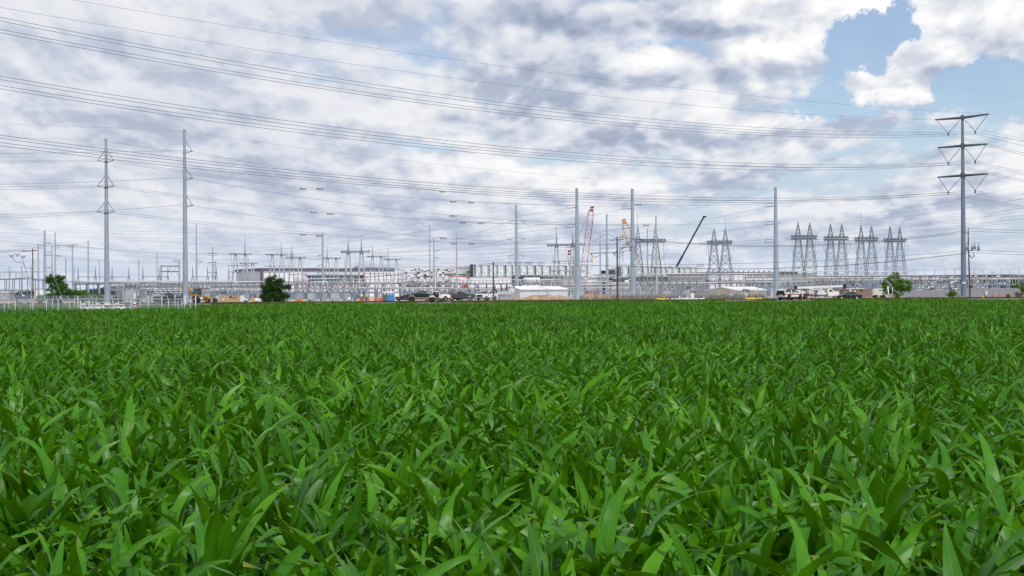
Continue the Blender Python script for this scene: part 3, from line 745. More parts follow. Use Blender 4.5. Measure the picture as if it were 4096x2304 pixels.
def lattice(label, beam, pyb, peaks, legs, Y, rods=(), ins=1):
    """beam (px0,px1), beam top and bottom rows, peaks [(px,py)*2], legs [(foot px0,px1)*2]"""
    base = G((legs[0][0] + legs[1][1]) / 2, Y); t = thing('lattice_tower', label, 'lattice tower', base, 0, LT)
    q = lambda px, py, dy=0: P(px, py, Y + dy) - base
    zb, zt = q(beam[0], pyb[1]).z, q(beam[0], pyb[0]).z
    bx0, bx1 = q(beam[0], pyb[1]).x, q(beam[1], pyb[1]).x
    for (fx0, fx1), (kx, ky) in zip(legs, peaks):
        c0 = G((fx0 + fx1) / 2, Y) - base; w0 = (fx1 - fx0) * Y / F * .98; ck = q(kx, ky); zm = zb * .42
        b = MB(); lattice_leg(b, (c0.x, 0, 0), w0, (c0.x, 0, zm), w0, 3, .125); lattice_leg(b, (c0.x, 0, zm), w0, (ck.x, 0, zb), w0 * .40, 5, .115); b.build('lattice_leg', m_lat, t)
        b = MB(); lattice_leg(b, (ck.x, 0, zt), w0 * .40, (ck.x, 0, ck.z), .12, 4, .10); b.build('peak', m_lat, t)
    b = MB(); truss(b, (bx0, 0, zb), (bx1, 0, zb), zt - zb, 1.3, 12, .19); b.build('truss_beam', m_galvd, t)
    for rx, ry in rods:
        k = min(range(2), key=lambda i: abs(peaks[i][0] - rx)); p = q(*peaks[k])
        b = MB(); b.tube([p, (p.x, p.y, q(rx, ry).z)], .05, 5); b.build('lightning_rod', m_lat, t)
    for k in range(ins):
        x0 = bx0 + (bx1 - bx0) * (0.12 + .3 * k); b = MB()
        ins_string(b, (x0 + 1.4, -.9, zb + .5), (x0 - 3.4 if k == 0 else x0 - 2.2, -1.6, zb + .1), .14, 12, m_insg)
        b.build('strain_insulator', None, t)
    for x0 in (bx0 + .3, bx1 - .4):
        b = MB(); b.use(m_galv).tube([(x0, -.6, zb), (x0, -.6, zb - 5.2), (x0 + .35, -.6, zb - 5.8), (x0 + .35, -.6, 6.0)], .075, 5); b.build('down_lead', None, t)
    for s in (-1, 1):                                     # arched jumper under the beam
        b = MB(); b.use(m_wired); x0 = bx0 if s < 0 else bx1
        b.tube([(x0 + s * .1, -1.2, zb), (x0 + s * .5, -1.2, zb - 2.2), (x0 - s * .3, -1.2, zb - 4.0), (x0 - s * .9, -1.2, zb - 4.8)], .035, 4); b.build('jumper_cable', None, t)
    return t
LATT = [
 ('leftmost twin lattice tower, behind the thick pole by the yellow crane', (2541, 2660), (958, 970), ((2551, 905), (2622, 902)), ((2535, 2575), (2605, 2648)), 400, ((2550, 853), (2592, 867)), 2),
 ('twin lattice tower standing right of the black crane boom', (2830, 2927), (964, 976), ((2856, 914), (2901, 915)), ((2833, 2879), (2880, 2927)), 400, ((2902, 867),), 2),
 ('first of the four twin lattice towers in a row, next to the thick pole', (3166, 3266), (943, 957), ((3192, 889), (3239, 891)), ((3172, 3218), (3219, 3265)), 390, (), 3),
 ('second of the four twin lattice towers in a row', (3297, 3391), (947, 961), ((3322, 895), (3367, 897)), ((3301, 3345), (3345, 3389)), 405, (), 3),
 ('third of the four twin lattice towers in a row, with a tall lightning rod', (3420, 3510), (951, 965), ((3444, 901), (3486, 903)), ((3424, 3466), (3467, 3508)), 420, ((3443, 850),), 3),
 ('last of the four twin lattice towers in a row, above the leafy tree', (3537, 3622), (955, 968), ((3560, 905), (3599, 907)), ((3541, 3580), (3581, 3620)), 435, (), 3)]
for a in LATT: lattice(*a)
# bus frames: columns, a beam, insulators and an aluminium pipe
BUS = 'bus frames of the substation yard'
def bus_frame(label, px0, px1, Y, py_pipe, py_beam=None, ncol=4, hang=False, nins=8, ainc=0, py_pipe2=None, rp=.12, brown=False, mcol=None):
    """pipe at row py_pipe carried on a beam at row py_beam"""
    base = G(px0, Y); t = thing('bus_frame', label, 'bus frame', base, 0, BUS)
    x1 = (G(px1, Y) - base).x
    zp = P(px0, py_pipe, Y).z; zb = P(px0, py_beam, Y).z if py_beam else zp - 1.3
    mc = mcol or m_steelb
    for i in range(ncol):
        x = x1 * i / max(1, ncol - 1)
        b = MB(); b.cbox((x, 0, zb / 2), (.30, .30, zb)); b.cbox((x, 0, .06), (.6, .6, .12)); b.build('column', mc, t)
    b = MB(); b.box((-.5, -.16, zb), (x1 + .5, .16, zb + .34)); b.build('beam', mc, t)
    lo, hi = (zb + .34, zp) if zp > zb + .34 else (zp, zb)
    me = INSB if brown else INS12
    nins = int(nins * 1.4)
    for i in range(nins):
        x = x1 * (i + .5) / nins; c = child('insulator', me, t, (x, 0, lo)); c.scale = (1, 1, max(.2, (hi - lo)) / (1.1 if brown else 1.25))
    b = MB(); b.use(m_alu).tube([(-.8, 0, zp), (x1 * .5, 0, zp - .04), (x1 + .8, 0, zp)], rp, 8); b.build('bus_pipe', None, t)
    if py_pipe2:
        z2 = P(px0, py_pipe2, Y).z
        b = MB(); b.use(m_alu).tube([(-.3, -.9, z2), (x1 + .3, -.9, z2)], rp * .9, 8)
        b.build('lower_bus_pipe', None, t)
        for i in range(ncol):
            x = x1 * i / max(1, ncol - 1); b = MB(); b.bar((x, 0, z2 - .25), (x, -.9, z2 - .1), .1); b.build('outrigger', mc, t)
    for i in range(ainc):                                 # leaning white pipes that drop from the bus
        x = x1 * (i + .6) / ainc
        for s in (-1, 1):
            b = MB(); b.use(m_alu).tube([(x + s * .1, -.1, zp), (x + s * .75, -.5, zp - 2.4)], .075, 6); b.build('sloping_pipe', None, t)
    return t
def sw_stand(t, w, zc, h2):
    for x in (-w / 2, w / 2):
        b = MB(); b.cbox((x, 0, zc / 2), (.2, .2, zc)); b.build('leg', m_steelb, t)
    b = MB(); b.cbox((0, 0, zc + .12), (w + .8, .3, .24)); b.build('base_beam', m_steelb, t)
def make_switch(w=3.0, zc=2.5, h2=1.25, n=3, vee=False, top=True):
    t = thing('disconnect_switch', 'x', 'switch', (0, 0, 0), 0, 'disconnect switches on steel stands'); sw_stand(t, w, zc, h2)
    for i in range(n):
        x = -w / 2 + w * i / (n - 1)
        c = child('insulator', INS12, t, (x, 0, zc + .24)); c.rotation_euler = (0, R(18) * (i - (n - 1) / 2) if vee else 0, 0)
    b = MB(); b.use(m_alu).tube([(-w / 2, 0, zc + 1.5), (w / 2, 0, zc + 1.55)], .06, 6); b.bar((w / 4, 0, zc + 1.52), (w / 2 - .1, 0, zc + 2.1), .06)
    if top: b.bar((-w / 2, 0, zc + 1.5), (-w / 2 - .5, 0, zc + 2.0), .05)
    b.build('blade', None, t)
    return t
def make_breaker(black=False, n=6, scale=1.0):
    t = thing('circuit_breaker', 'x', 'circuit breaker', (0, 0, 0), 0, 'circuit breakers')
    for x in (-1.0, 1.0):
        for y in (-.5, .5):
            b = MB(); b.bar((x, y, 0), (x, y, 1.3), .13); b.build('leg', m_steelb, t)
    b = MB()
    b.tube([(-1.25, -.3, 1.62), (1.25, -.3, 1.62)], .2, 10); b.tube([(-1.25, .35, 1.62), (1.25, .35, 1.62)], .2, 10)
    b.box((-1.2, -.35, 1.2), (1.2, .35, 1.4)); b.build('tank', m_cab, t)
    b = MB(); b.box((-1.25, -1.0, .25), (.15, -.52, 1.45)); b.build('control_cabinet', m_cab, t)
    b = MB(); b.box((.3, -.9, .3), (1.2, -.5, 1.3)); b.build('junction_cabinet', m_steelb, t)
    for i in range(3):
        for s in (-1, 1):
            a = R(24) * (i - 1); lean = s * R(20)
            p = Vector((-.95 + .95 * i, s * .55, 1.95)); d = Vector((math.sin(a + s * .2), s * .3, 1)).normalized()
            b = MB(); b.use(m_cab).tube([p - d * .2, p + d * .3], .12, 8)
            b.use(m_black if black else m_porb); pts, rs = [], []
            for k in range(6): pts += [p + d * (.3 + .2 * k), p + d * (.4 + .2 * k)]; rs += [.06, .12]
            pts.append(p + d * 1.6); rs.append(.05); b.tube(pts, rs, 8); b.build('bushing', None, t)
    return t
# the fan of black bushings: a dead-tank breaker by the dirt heap
def fan_breaker(label, px, Y, pyb, px_t, s=1.0):
    base = G(px, Y); t = thing('circuit_breaker', label, 'circuit breaker', base, 0, 'circuit breakers')
    b = MB(); b.use(m_cab)
    b.tube([(-1.5 * s, 0, 1.15), (1.5 * s, 0, 1.15)], .32, 10)
    b.box((-1.6 * s, -.4, .5), (1.6 * s, .4, .85)); b.build('tank', None, t)
    for x in (-1.2, 1.2):
        b = MB(); b.bar((x * s, 0, 0), (x * s, 0, .6), .18); b.build('leg', m_steelb, t)
    for x, a in px_t:
        d = Vector((math.sin(R(a)), -.1, math.cos(R(a)))).normalized(); p = Vector((x * s, -.2, 1.3))
        b = MB(); b.use(m_white).tube([p, p + d * .6], [.2, .17], 8)
        b.use(m_black); pts, rs = [], []
        for k in range(8): pts += [p + d * (.6 + .19 * k), p + d * (.7 + .19 * k)]; rs += [.11, .19]
        pts.append(p + d * 2.15); rs.append(.06); b.tube(pts, rs, 8); b.build('bushing', None, t)
    return t
fan_breaker('circuit breaker with a fan of four black bushings, before the white metal building', 2017, 300, 1200, ((-1.0, -42), (-.35, -10), (.3, 8), (.85, 38)))
fan_breaker('circuit breaker with black bushings leaning apart, behind the white pickup facing the field', 1920, 330, 1200, ((-1.2, -38), (-.2, -6), (1.0, 5), (1.6, 40)), 1.4)
# left part of the yard
bus_frame('nearest left bus frame with pink-white pipe, from the tallest left pole to the second', 440, 736, 352, 1127, 1149, 7, nins=15, py_pipe2=1157)
bus_frame('bus frame with long double pipe between the second tall pole and the round bush', 760, 1040, 352, 1128, 1149, 7, nins=15, py_pipe2=1157)
bus_frame('low grey bus frame behind the black pickup and backhoe', 600, 900, 335, 1162, 1176, 8, nins=16, rp=.09, brown=True)
bus_frame('far left bus frame with reddish pipe seen behind the bushes', 300, 440, 372, 1125, 1139, 4, nins=9, ainc=0, mcol=m_galvd)
bus_frame('second far bus frame with thin pipes behind the tallest left pole', 440, 640, 390, 1124, 1135, 6, nins=14, rp=.09, brown=True)
bus_frame('far bus frame with thin pipes left of the leftmost tubular gantry', 650, 930, 392, 1124, 1136, 7, nins=18, rp=.09, brown=True)
bus_frame('low bus frame behind the tan container and the wooden hatch', 890, 1130, 335, 1160, 1176, 7, nins=16, rp=.09, brown=True)
# middle
bus_frame('bus frame with leaning white pipes in front of the teal windows', 1190, 1400, 345, 1115, 1136, 4, nins=9, ainc=3, py_pipe2=1150)
bus_frame('bus frame with leaning white pipes before the small tubular gantries', 1402, 1600, 345, 1116, 1136, 4, nins=8, ainc=3, py_pipe2=1150)
bus_frame('bus frame in front of the patterned grey and white wall', 1602, 1826, 345, 1117, 1137, 4, nins=10, ainc=4, py_pipe2=1152)
bus_frame('bus frame in front of the first cooler modules', 1830, 2050, 345, 1120, 1139, 4, nins=10, ainc=4, py_pipe2=1153)
bus_frame('low bus frame with brown insulators behind the porta-potties', 1150, 1450, 328, 1153, 1174, 7, nins=20, rp=.09, brown=True)
bus_frame('low bus frame with brown insulators behind the tan-trimmed pickup', 1460, 1800, 328, 1153, 1174, 7, nins=22, rp=.09, brown=True)
bus_frame('low bus frame behind the parked pickups and the plain wooden pole', 1800, 2000, 328, 1156, 1175, 5, nins=12, rp=.09)
bus_frame('inner bus frame under the teal window band', 1160, 1600, 385, 1129, 1140, 7, nins=20, rp=.1)
bus_frame('bus frame with high pipe over the white metal building roof', 2052, 2230, 350, 1119, 1137, 4, nins=9, ainc=4)
bus_frame('bus frame left of the red crane, behind the thick twin poles', 2240, 2440, 360, 1126, 1147, 5, nins=8, ainc=1, py_pipe2=1140)
bus_frame('bus frame between the brown wooden pole and the thick pole', 2445, 2540, 360, 1131, 1145, 3, nins=5)
# right
bus_frame('tall bus frame with thick pipe left of the beige shed', 2545, 2830, 362, 1096, 1130, 7, nins=9, py_pipe2=1133, rp=.15)
bus_frame('tall bus frame with thick pipe over the beige shed roof', 2832, 3100, 362, 1095, 1127, 7, nins=10, py_pipe2=1129, rp=.15)
bus_frame('tall bus frame with thick pipe behind the crane truck', 3112, 3400, 362, 1086, 1124, 8, nins=12, py_pipe2=1113, rp=.15)
bus_frame('tall bus frame with thick pipe behind the leafy tree', 3402, 3640, 362, 1087, 1124, 7, nins=10, py_pipe2=1112, rp=.15)
bus_frame('low bus frame with clips and brown insulators below the lattice towers', 2560, 2860, 345, 1133, 1162, 9, nins=18, rp=.1)
bus_frame('low bus frame behind the beige shed windows', 2940, 3220, 342, 1128, 1152, 8, nins=18, rp=.1, brown=True)
bus_frame('low bus frame behind the black sedan', 3224, 3560, 340, 1121, 1153, 10, nins=18, rp=.1)
bus_frame('bus frame with thin upper pipe and leaning legs left of the cross-arm pole', 3560, 3840, 380, 1077, 1112, 5, nins=5, ainc=2)
bus_frame('bus frame with thin upper pipe right of the leaning wooden pole', 3842, 4096, 380, 1075, 1114, 5, nins=5, ainc=3)
bus_frame('lower bus frame before the checkered wall, left of the cross-arm pole', 3600, 3840, 345, 1117, 1143, 6, nins=14, rp=.13)
bus_frame('lower bus frame before the checkered wall, right of the cross-arm pole', 3866, 4080, 345, 1116, 1142, 6, nins=13, rp=.13)
bus_frame('low far bus frame at the left edge behind the grey bin', -40, 176, 410, 1156, 1166, 6, nins=14, rp=.09, brown=True)
bus_frame('low bus frame with dense insulators left of the second tall pole', 470, 730, 372, 1140, 1152, 7, nins=20, rp=.09)
bus_frame('low bus frame with dense insulators right of the second tall pole', 770, 1040, 372, 1140, 1152, 7, nins=20, rp=.09)
bus_frame('inner low bus frame behind the thick pole left of the red crane', 2250, 2540, 345, 1150, 1168, 7, nins=14, rp=.09)
bus_frame('inner bus frame under the lattice towers in a row', 3180, 3640, 400, 1103, 1134, 12, nins=20, rp=.1)
bus_frame('inner bus frame behind the beige shed and black crane boom', 2600, 3080, 400, 1108, 1138, 12, nins=20, rp=.1)
# breakers and switches, row after row
br0 = make_breaker(); brs = [(640, 322), (700, 330), (1160, 318), (1215, 322), (1262, 318), (1310, 322), (1352, 318), (1400, 322), (1440, 330), (1640, 330), (1690, 332), (1760, 332), (1845, 334), (905, 340), (1000, 338),
       (2590, 340), (2680, 338), (2760, 340), (2990, 345), (3050, 345), (3290, 338), (3420, 338), (3600, 340), (3680, 338), (3760, 340), (3920, 335)]
for i, (px, Y) in enumerate(brs):
    o = br0 if i == 0 else copy_tree(br0)
    o.location = G(px, Y); o.scale = (1.25,) * 3; o.rotation_euler[2] = R(random.Random(i).uniform(-8, 8))
    near_ = ['behind the black pickup', 'behind the backhoe', 'right of the round bush', 'second right of the round bush', 'third right of the round bush', 'fourth right of the round bush', 'under the thickest gantry', 'left of the traffic barrels',
             'behind the worker in the lime vest', 'left of the tan-trimmed pickup', 'behind the bed of the tan-trimmed pickup', 'behind the white pickup by the red car', 'behind the dark grey pickup', 'behind the tan container', 'behind the plywood hatch', 'right of the thick pole by the yellow crane',
             'behind the small solar panel', 'left of the beige shed', 'behind the long side of the beige shed', 'behind the roof end of the beige shed', 'behind the crane truck cab', 'behind the roof of the black sedan', 'behind the leafy tree', 'right of the leafy tree', 'left of the cross-arm pole', 'right of the leaning wooden pole'][i]
    o['label'] = 'grey circuit breaker with brown bushings, ' + near_
sw0 = make_switch(3.4, 2.6, 1.25, 3); sws = [(470, 345), (520, 350), (575, 345), (655, 352), (690, 346), (800, 346), (835, 352), (930, 346), (1130, 345), (1230, 340), (1290, 340), (1372, 340), (1470, 340), (1530, 342), (1580, 342), (1665, 342), (1720, 342), (1790, 342), (1870, 342), (1945, 342),
       (2610, 352), (2720, 352), (2790, 350), (2960, 352), (3140, 352), (3190, 350), (3250, 352), (3350, 350), (3480, 350), (3640, 352), (3720, 350), (3790, 350), (3900, 350), (3960, 350), (4010, 352)]
SWL = ['just right of the tallest left pole', 'second right of the tallest left pole', 'over the small bush', 'above the black pickup tail', 'above the black pickup cab', 'right of the backhoe arm', 'above the backhoe cab', 'above the tan container', 'right behind the round bush', 'below the first teal windows', 'below the long teal band',
       'under the thickest gantry beam', 'above the porta-potties', 'right of the porta-potties', 'before the white wall end', 'above the tan-trimmed pickup cab', 'behind the pale concrete pole', 'above the red car', 'behind the dark pickup', 'beside the plain wooden pole', 'right of the yellow crane pole', 'between black boom and solar panel', 'left of the beige shed',
       'over the beige shed ridge', 'right of the thick pole by the shed', 'left of the crane truck', 'above the crane truck boom', 'below the second of four lattice towers', 'below the third of four lattice towers', 'right of the leafy tree', 'above the small bush by the wall', 'left of the cross-arm pole', 'right of the leaning wooden pole', 'before the dark wall panels', 'near the end of the checkered wall']
for i, (px, Y) in enumerate(sws):
    o = sw0 if i == 0 else copy_tree(sw0)
    o.location = G(px, Y); o['label'] = 'grey switch stand with three insulators, ' + SWL[i]
# low stands at the far left with dark upright insulators
stl = [(20, 400, 'at the left edge'), (58, 405, 'behind the grey trailer'), (110, 400, 'left of the wooden pole'), (172, 405, 'left of the tree')]
for i, (px, Y, w_) in enumerate(stl):
    t = thing('disconnect_switch', 'tall thin switch stand with dark upright rods, ' + w_, 'switch', G(px, Y), 0, 'far tall switch stands')
    for x in (-2.2, 0, 2.2):
        b = MB(); b.bar((x, 0, 0), (x, 0, 6.2), .2); b.build('leg', m_steelb, t)
    b = MB(); b.bar((-3.4, 0, 6.2), (3.4, 0, 6.2), .2); b.build('base_beam', m_steelb, t)
    for x in (-3.0, -1.2, 1.4, 3.0):
        c = child('insulator', INSB, t, (x, 0, 6.3)); c.scale = (.8, .8, 1.7)
    b = MB(); b.use(m_galvd).bar((-3.0, 0, 8.2), (3.0, 0, 8.25), .1); b.build('blade', None, t)
# lightning masts with small A-frames, left of centre
LM = 'slender lightning masts'
lms = [(313, 'behind the bushes'), (382, 'left of the tallest left pole'), (449, 'just right of the tallest left pole'), (516, 'midway between the two tall poles'), (572, 'right of midway between the two tall poles'), (637, 'left of the short thick pole'), (672, 'beside the bus mast'), (771, 'right of the second tall pole'), (831, 'over the backhoe'), (866, 'over the tan container'), (916, 'under the leftmost gantry')]
for i, (px, w_) in enumerate(lms):
    Y = 410; base = G(px, Y); t = thing('lightning_mast', 'slender A-shaped mast with a thin spike, ' + w_, 'lightning mast', base, 0, LM)
    zt = P(px, 1062, Y).z; zj = P(px, 1105, Y).z
    for s in (-1, 1):
        b = MB(); b.bar((s * 1.15, 0, 0), (s * .12, 0, zj), .16); b.build('leg', m_galvd, t)
    b = MB()
    for z in (zj * .3, zj * .5, zj * .7):
        w = 1.15 - 1.03 * z / zj; b.bar((-w, 0, z), (w, 0, z), .1)
    b.build('crosspieces', m_galvd, t)
    b = MB(); b.tube([(0, 0, zj), (0, 0, zj + (zt - zj) * .55), (0, 0, zt)], [.11, .1, .03], 6); b.build('spike', m_galvd, t)
for x0, x1, lab in ((313, 516, 'behind the tallest left pole'), (572, 675, 'beside the bus mast'), (771, 860, 'over the backhoe')):
    b = MB(); p, q = P(x0, 1107, 410), P(x1, 1108, 410); b.o = p; b.bar(p, q, .15)
    tag(b.build('shield_rail', m_galvd), 'thin grey rail joining the lightning masts ' + lab, 'rail', 'rails between lightning masts')
for py in (1064, 1086):
    p, q = P(645, py, 420), P(719, py + .5, 420); b = MB(); b.o = p; b.bar(p, q, .28)
    for k in (.38, .66):
        c = p.lerp(q, k)
        if py > 1070: b.bar(c, c + Vector((1.0, 0, 1.7)), .1); b.bar(c + Vector((.6, 0, 0)), c + Vector((1.2, 0, -1.0)), .1)
    tag(b.build('steel_rail', m_galvd), 'dark grey ' + ('upper' if py < 1070 else 'lower') + ' rail between the bus mast and the short thick pole', 'rail', 'rails on the bus mast')
# power transformers
def transformer(label, px, Y, sc_, tankm, cons_px=None):
    base = G(px, Y); t = thing('power_transformer', label, 'transformer', base, 0, 'power transformers'); s = sc_
    b = MB(); b.box((-2.2 * s, -1.2 * s, .3), (2.2 * s, 1.2 * s, 3.1 * s)); b.build('tank', tankm, t, .05)
    for sd in (-1, 1):
        b = MB()
        for k in range(9): b.box((sd * 2.3 * s + (0 if sd > 0 else -1.4 * s) + k * .16 * s, -1.25 * s, .6), (sd * 2.3 * s + (0 if sd > 0 else -1.4 * s) + k * .16 * s + .07 * s, 1.1 * s, 2.9 * s))
        b.box((sd * 3.0 * s - .75 * s, -.1, 2.7 * s), (sd * 3.0 * s + .75 * s, .1, 2.85 * s)); b.build('radiator', m_cab, t)
    b = MB(); b.tube([(-1.9 * s, .3, 4.3 * s), (2.1 * s, .3, 4.3 * s)], .62 * s, 16); b.build('conservator', m_white if tankm == m_white else m_cab, t)
    for x in (-1.4, 1.6):
        b = MB(); b.bar((x * s, .3, 3.1 * s), (x * s, .3, 3.9 * s), .12); b.build('conservator_leg', m_cab, t)
    for k in range(3):
        x = (-1.3 + 1.3 * k) * s; b = MB(); b.use(m_cab).tube([(x, -.6 * s, 3.1 * s), (x, -.7 * s, 3.4 * s)], .2 * s, 8)
        b.use(m_porb); pts, rs = [], []
        for i in range(7): pts += [(x, -.7 * s - i * .08, 3.4 * s + i * .2), (x, -.72 * s - i * .08, 3.5 * s + i * .2)]; rs += [.1, .18]
        b.tube(pts, rs, 8); b.build('bushing', None, t)
    return t
transformer('large transformer with a big white drum on top, above the white metal building', 2126, 400, 1.15, m_white)
transformer('transformer with a white drum in front of the teal windows', 1280, 420, 1.05, m_white)
transformer('grey transformer with finned radiators behind the tallest left pole', 528, 350, .95, m_cab)
transformer('grey transformer with finned radiators behind the backhoe', 815, 345, .75, m_cab)
# ------------------------------------------------------------------ buildings beyond the yard
m_bwhite = mat('white_wall_panel', (0.74, 0.74, 0.78), 0.7, 0, 0.05, 0.1, 0.3)
m_blav = mat('pale_grey_wall_panel', (0.55, 0.56, 0.64), 0.7, 0, 0.05, 0.1, 0.3)
m_bdark = mat('dark_roof_band', (0.105, 0.11, 0.14), 0.7, 0, 0.12, 0.2, 0.3)
m_bchar = mat('charcoal_panel', (0.095, 0.112, 0.14), 0.7, 0, 0.1, 0.3, 0.3)
m_bgrey = mat('mid_grey_panel', (0.37, 0.375, 0.39), 0.75, 0, 0.06, 0.2, 0.3)
m_btaupe = mat('taupe_panel', (0.27, 0.255, 0.265), 0.75, 0, 0.08, 0.2, 0.3)
m_bbrown = mat('brown_panel', (0.115, 0.045, 0.035), 0.7, 0, 0.15, 0.3, 0.3)
m_teal = mat('teal_window_glass', (0.015, 0.13, 0.18), 0.12, 0, 0.3, 0.15, 0.7)
m_tealdk = mat('dark_window_glass', (0.008, 0.03, 0.05), 0.12, 0, 0.3, 0.15, 0.7)
m_frame = mat('pale_frame', (0.66, 0.69, 0.73), 0.5, 0, 0.05)
m_louv = mat('cooler_louvre', (0.10, 0.125, 0.155), 0.6, 0.2, 0.25, 0.4)
m_shiny = mat('cooler_cladding', (0.80, 0.84, 0.86), 0.4, 0.1, 0.08, 0.5)
m_seam = mat('panel_seam', (0.42, 0.44, 0.48), 0.8, 0, 0.05)
class Facade:
    """a wall seen between two pixel columns, each at its own distance: x runs along it, y behind it, z up"""
    def __init__(s, name, label, cat, pxl, Yl, pxr, Yr, group=None):
        s.a, s.b = G(pxl, Yl), G(pxr, Yr); d = s.b - s.a; s.len = d.length; s.dir = d.normalized()
        s.t = thing(name, label, cat, s.a, math.atan2(d.y, d.x), group); s.Yl, s.Yr = Yl, Yr
    def hit(s, px, py):
        d = ray(px, py); n = Vector((-s.dir.y, s.dir.x, 0)); o = Vector((0, 0, CAM_H))
        p = o + d * ((s.a - o).dot(n) / d.dot(n)); return (p - s.a).dot(s.dir), p.z
    def rect(s, x0, y0, x1, y1, out=0.03, th=0.06):
        (u0, z1), (u1, z0) = s.hit(x0, y0), s.hit(x1, y1); return (u0, -out, max(z0, .0)), (u1, -out + th, z1)
    def panel(s, name, rects, m, out=.03, th=.06, parent=None):
        b = MB()
        for r in rects: b.box(*s.rect(*r, out, th))
        return b.build(name, m, parent or s.t)
    def win(s, x0, y0, x1, y1, n=3, m=None, rows=1, w=.10):
        a, c = s.rect(x0, y0, x1, y1, .04, .05); b = MB(); b.box((a[0], -.04, a[2]), (c[0], .02, c[2])); o = b.build('window', m or m_teal, s.t)
        b = MB()
        for i in range(n + 1): x = a[0] + (c[0] - a[0]) * i / n; b.box((x - w / 2, -.10, a[2]), (x + w / 2, -.045, c[2]))
        for i in range(rows + 1): z = a[2] + (c[2] - a[2]) * i / rows; b.box((a[0], -.098, z - w / 2), (c[0], -.047, z + w / 2))
        b.build('frame', m_frame, o); return o
    def seams(s, x0, x1, n, ztop, nz=4, w=.05):
        b = MB(); u0, u1 = s.hit(x0, 1160)[0], s.hit(x1, 1160)[0]
        for i in range(1, n): x = u0 + (u1 - u0) * i / n; b.box((x - w / 2, -.012, .1), (x + w / 2, .03, ztop - .1))
        for k in range(1, nz): z = ztop * k / nz; b.box((u0, -.010, z - w / 2), (u1, .03, z + w / 2))
        b.build('panel_joints', m_seam, s.t)
# dark-roofed office building, left of centre
f = Facade('office_building', 'long pale building with a dark roof band and teal windows behind the tubular gantries', 'building', 1048, 560, 1604, 585)
u, ztop = f.hit(1048, 1072)
b = MB(); b.box((0, 0, 0), (f.len, 40, ztop - 1.1)); b.build('wall', m_blav, f.t)
b = MB(); b.box((-.5, -.45, ztop - 1.1), (f.len * .95, 40.4, ztop)); b.build('roof', m_bdark, f.t)
f.panel('white_wall', [(1056, 1085, 1208, 1205)], m_bwhite, .05, .06); f.panel('white_wall', [(1452, 1082, 1600, 1205)], m_bwhite, .05, .06)
f.panel('corner_panel', [(1040.5, 1072, 1053, 1205)], m_bdark, .30, .40)
f.seams(1210, 1450, 18, ztop - 1.3, 6, .04)
f.win(1141, 1110, 1165, 1127, 2); f.win(1180, 1110, 1204, 1127, 2)
f.win(1245, 1104, 1300, 1130, 4); f.win(1304, 1104, 1374, 1130, 5); f.win(1386, 1104, 1412, 1130, 3, m_tealdk); f.win(1416, 1104, 1433, 1130, 2, m_tealdk)
f.panel('brown_panel', [(1231, 1104, 1243, 1152)], m_bbrown, .05, .07); f.panel('brown_panel', [(1440, 1102, 1456, 1160)], m_bbrown, .05, .07)
f.panel('canopy', [(1225, 1097, 1458, 1099.5)], m_blav, .8, .9); f.panel('penthouse', [(1460, 1063, 1530, 1072)], m_blav, -8, 6)
f.panel('wall_lamp', [(1219, 1097, 1229, 1099), (1363, 1097, 1372, 1099), (1467, 1107, 1471, 1109)], m_bdark, .3, .3)
# patterned wall building
f = Facade('patterned_building', 'tall white building with scattered grey panels and double floodlights before it', 'building', 1602, 610, 1884, 610)
u, zt = f.hit(1602, 1069); b = MB(); b.box((0, 0, 0), (f.len, 50, zt)); b.build('wall', m_bwhite, f.t)
b = MB(); b.box((-.1, -.1, zt), (f.len + .1, 50, zt + .35)); b.build('parapet', m_blav, f.t)
f.seams(1603, 1880, 22, zt, 12, .04)
K = [(500, 775, 535, 805), (590, 745, 640, 758), (505, 840, 588, 852), (645, 810, 693, 836), (645, 855, 745, 870), (700, 780, 748, 806), (750, 746, 800, 760), (803, 764, 853, 776), (803, 810, 853, 838), (803, 838, 950, 868), (752, 842, 803, 855), (855, 746, 893, 760),
     (925, 780, 955, 806), (925, 838, 965, 852), (1060, 810, 1108, 838), (1060, 855, 1108, 868), (1110, 780, 1155, 806), (1160, 735, 1212, 762), (1210, 765, 1260, 777), (1262, 748, 1310, 762), (1210, 838, 1258, 852), (1258, 852, 1310, 866), (505, 870, 535, 888), (590, 872, 640, 888),
     (700, 870, 748, 888), (803, 872, 853, 888), (925, 872, 955, 890), (1035, 872, 1055, 888), (1110, 872, 1155, 890), (505, 935, 535, 962), (535, 920, 645, 990), (645, 935, 700, 965), (700, 940, 755, 1028), (755, 920, 800, 940), (800, 990, 893, 1028), (860, 935, 893, 965), (505, 990, 590, 1028),
     (600, 1000, 690, 1028), (925, 935, 985, 990), (1040, 935, 1105, 1028), (1160, 920, 1250, 962), (1160, 1000, 1250, 1028), (1110, 965, 1140, 990), (1210, 870, 1255, 888)]
f.panel('cladding_pattern', [(1500 + a / 4.14, 900 + b_ / 4.14, 1500 + c / 4.14, 900 + d / 4.14) for a, b_, c, d in K if not (590 < a < 640 and 920 < b_ < 990)], m_bchar, .05, .07)
f.panel('side_wall', [(1604, 1074, 1620, 1150)], m_blav, .035, .05)
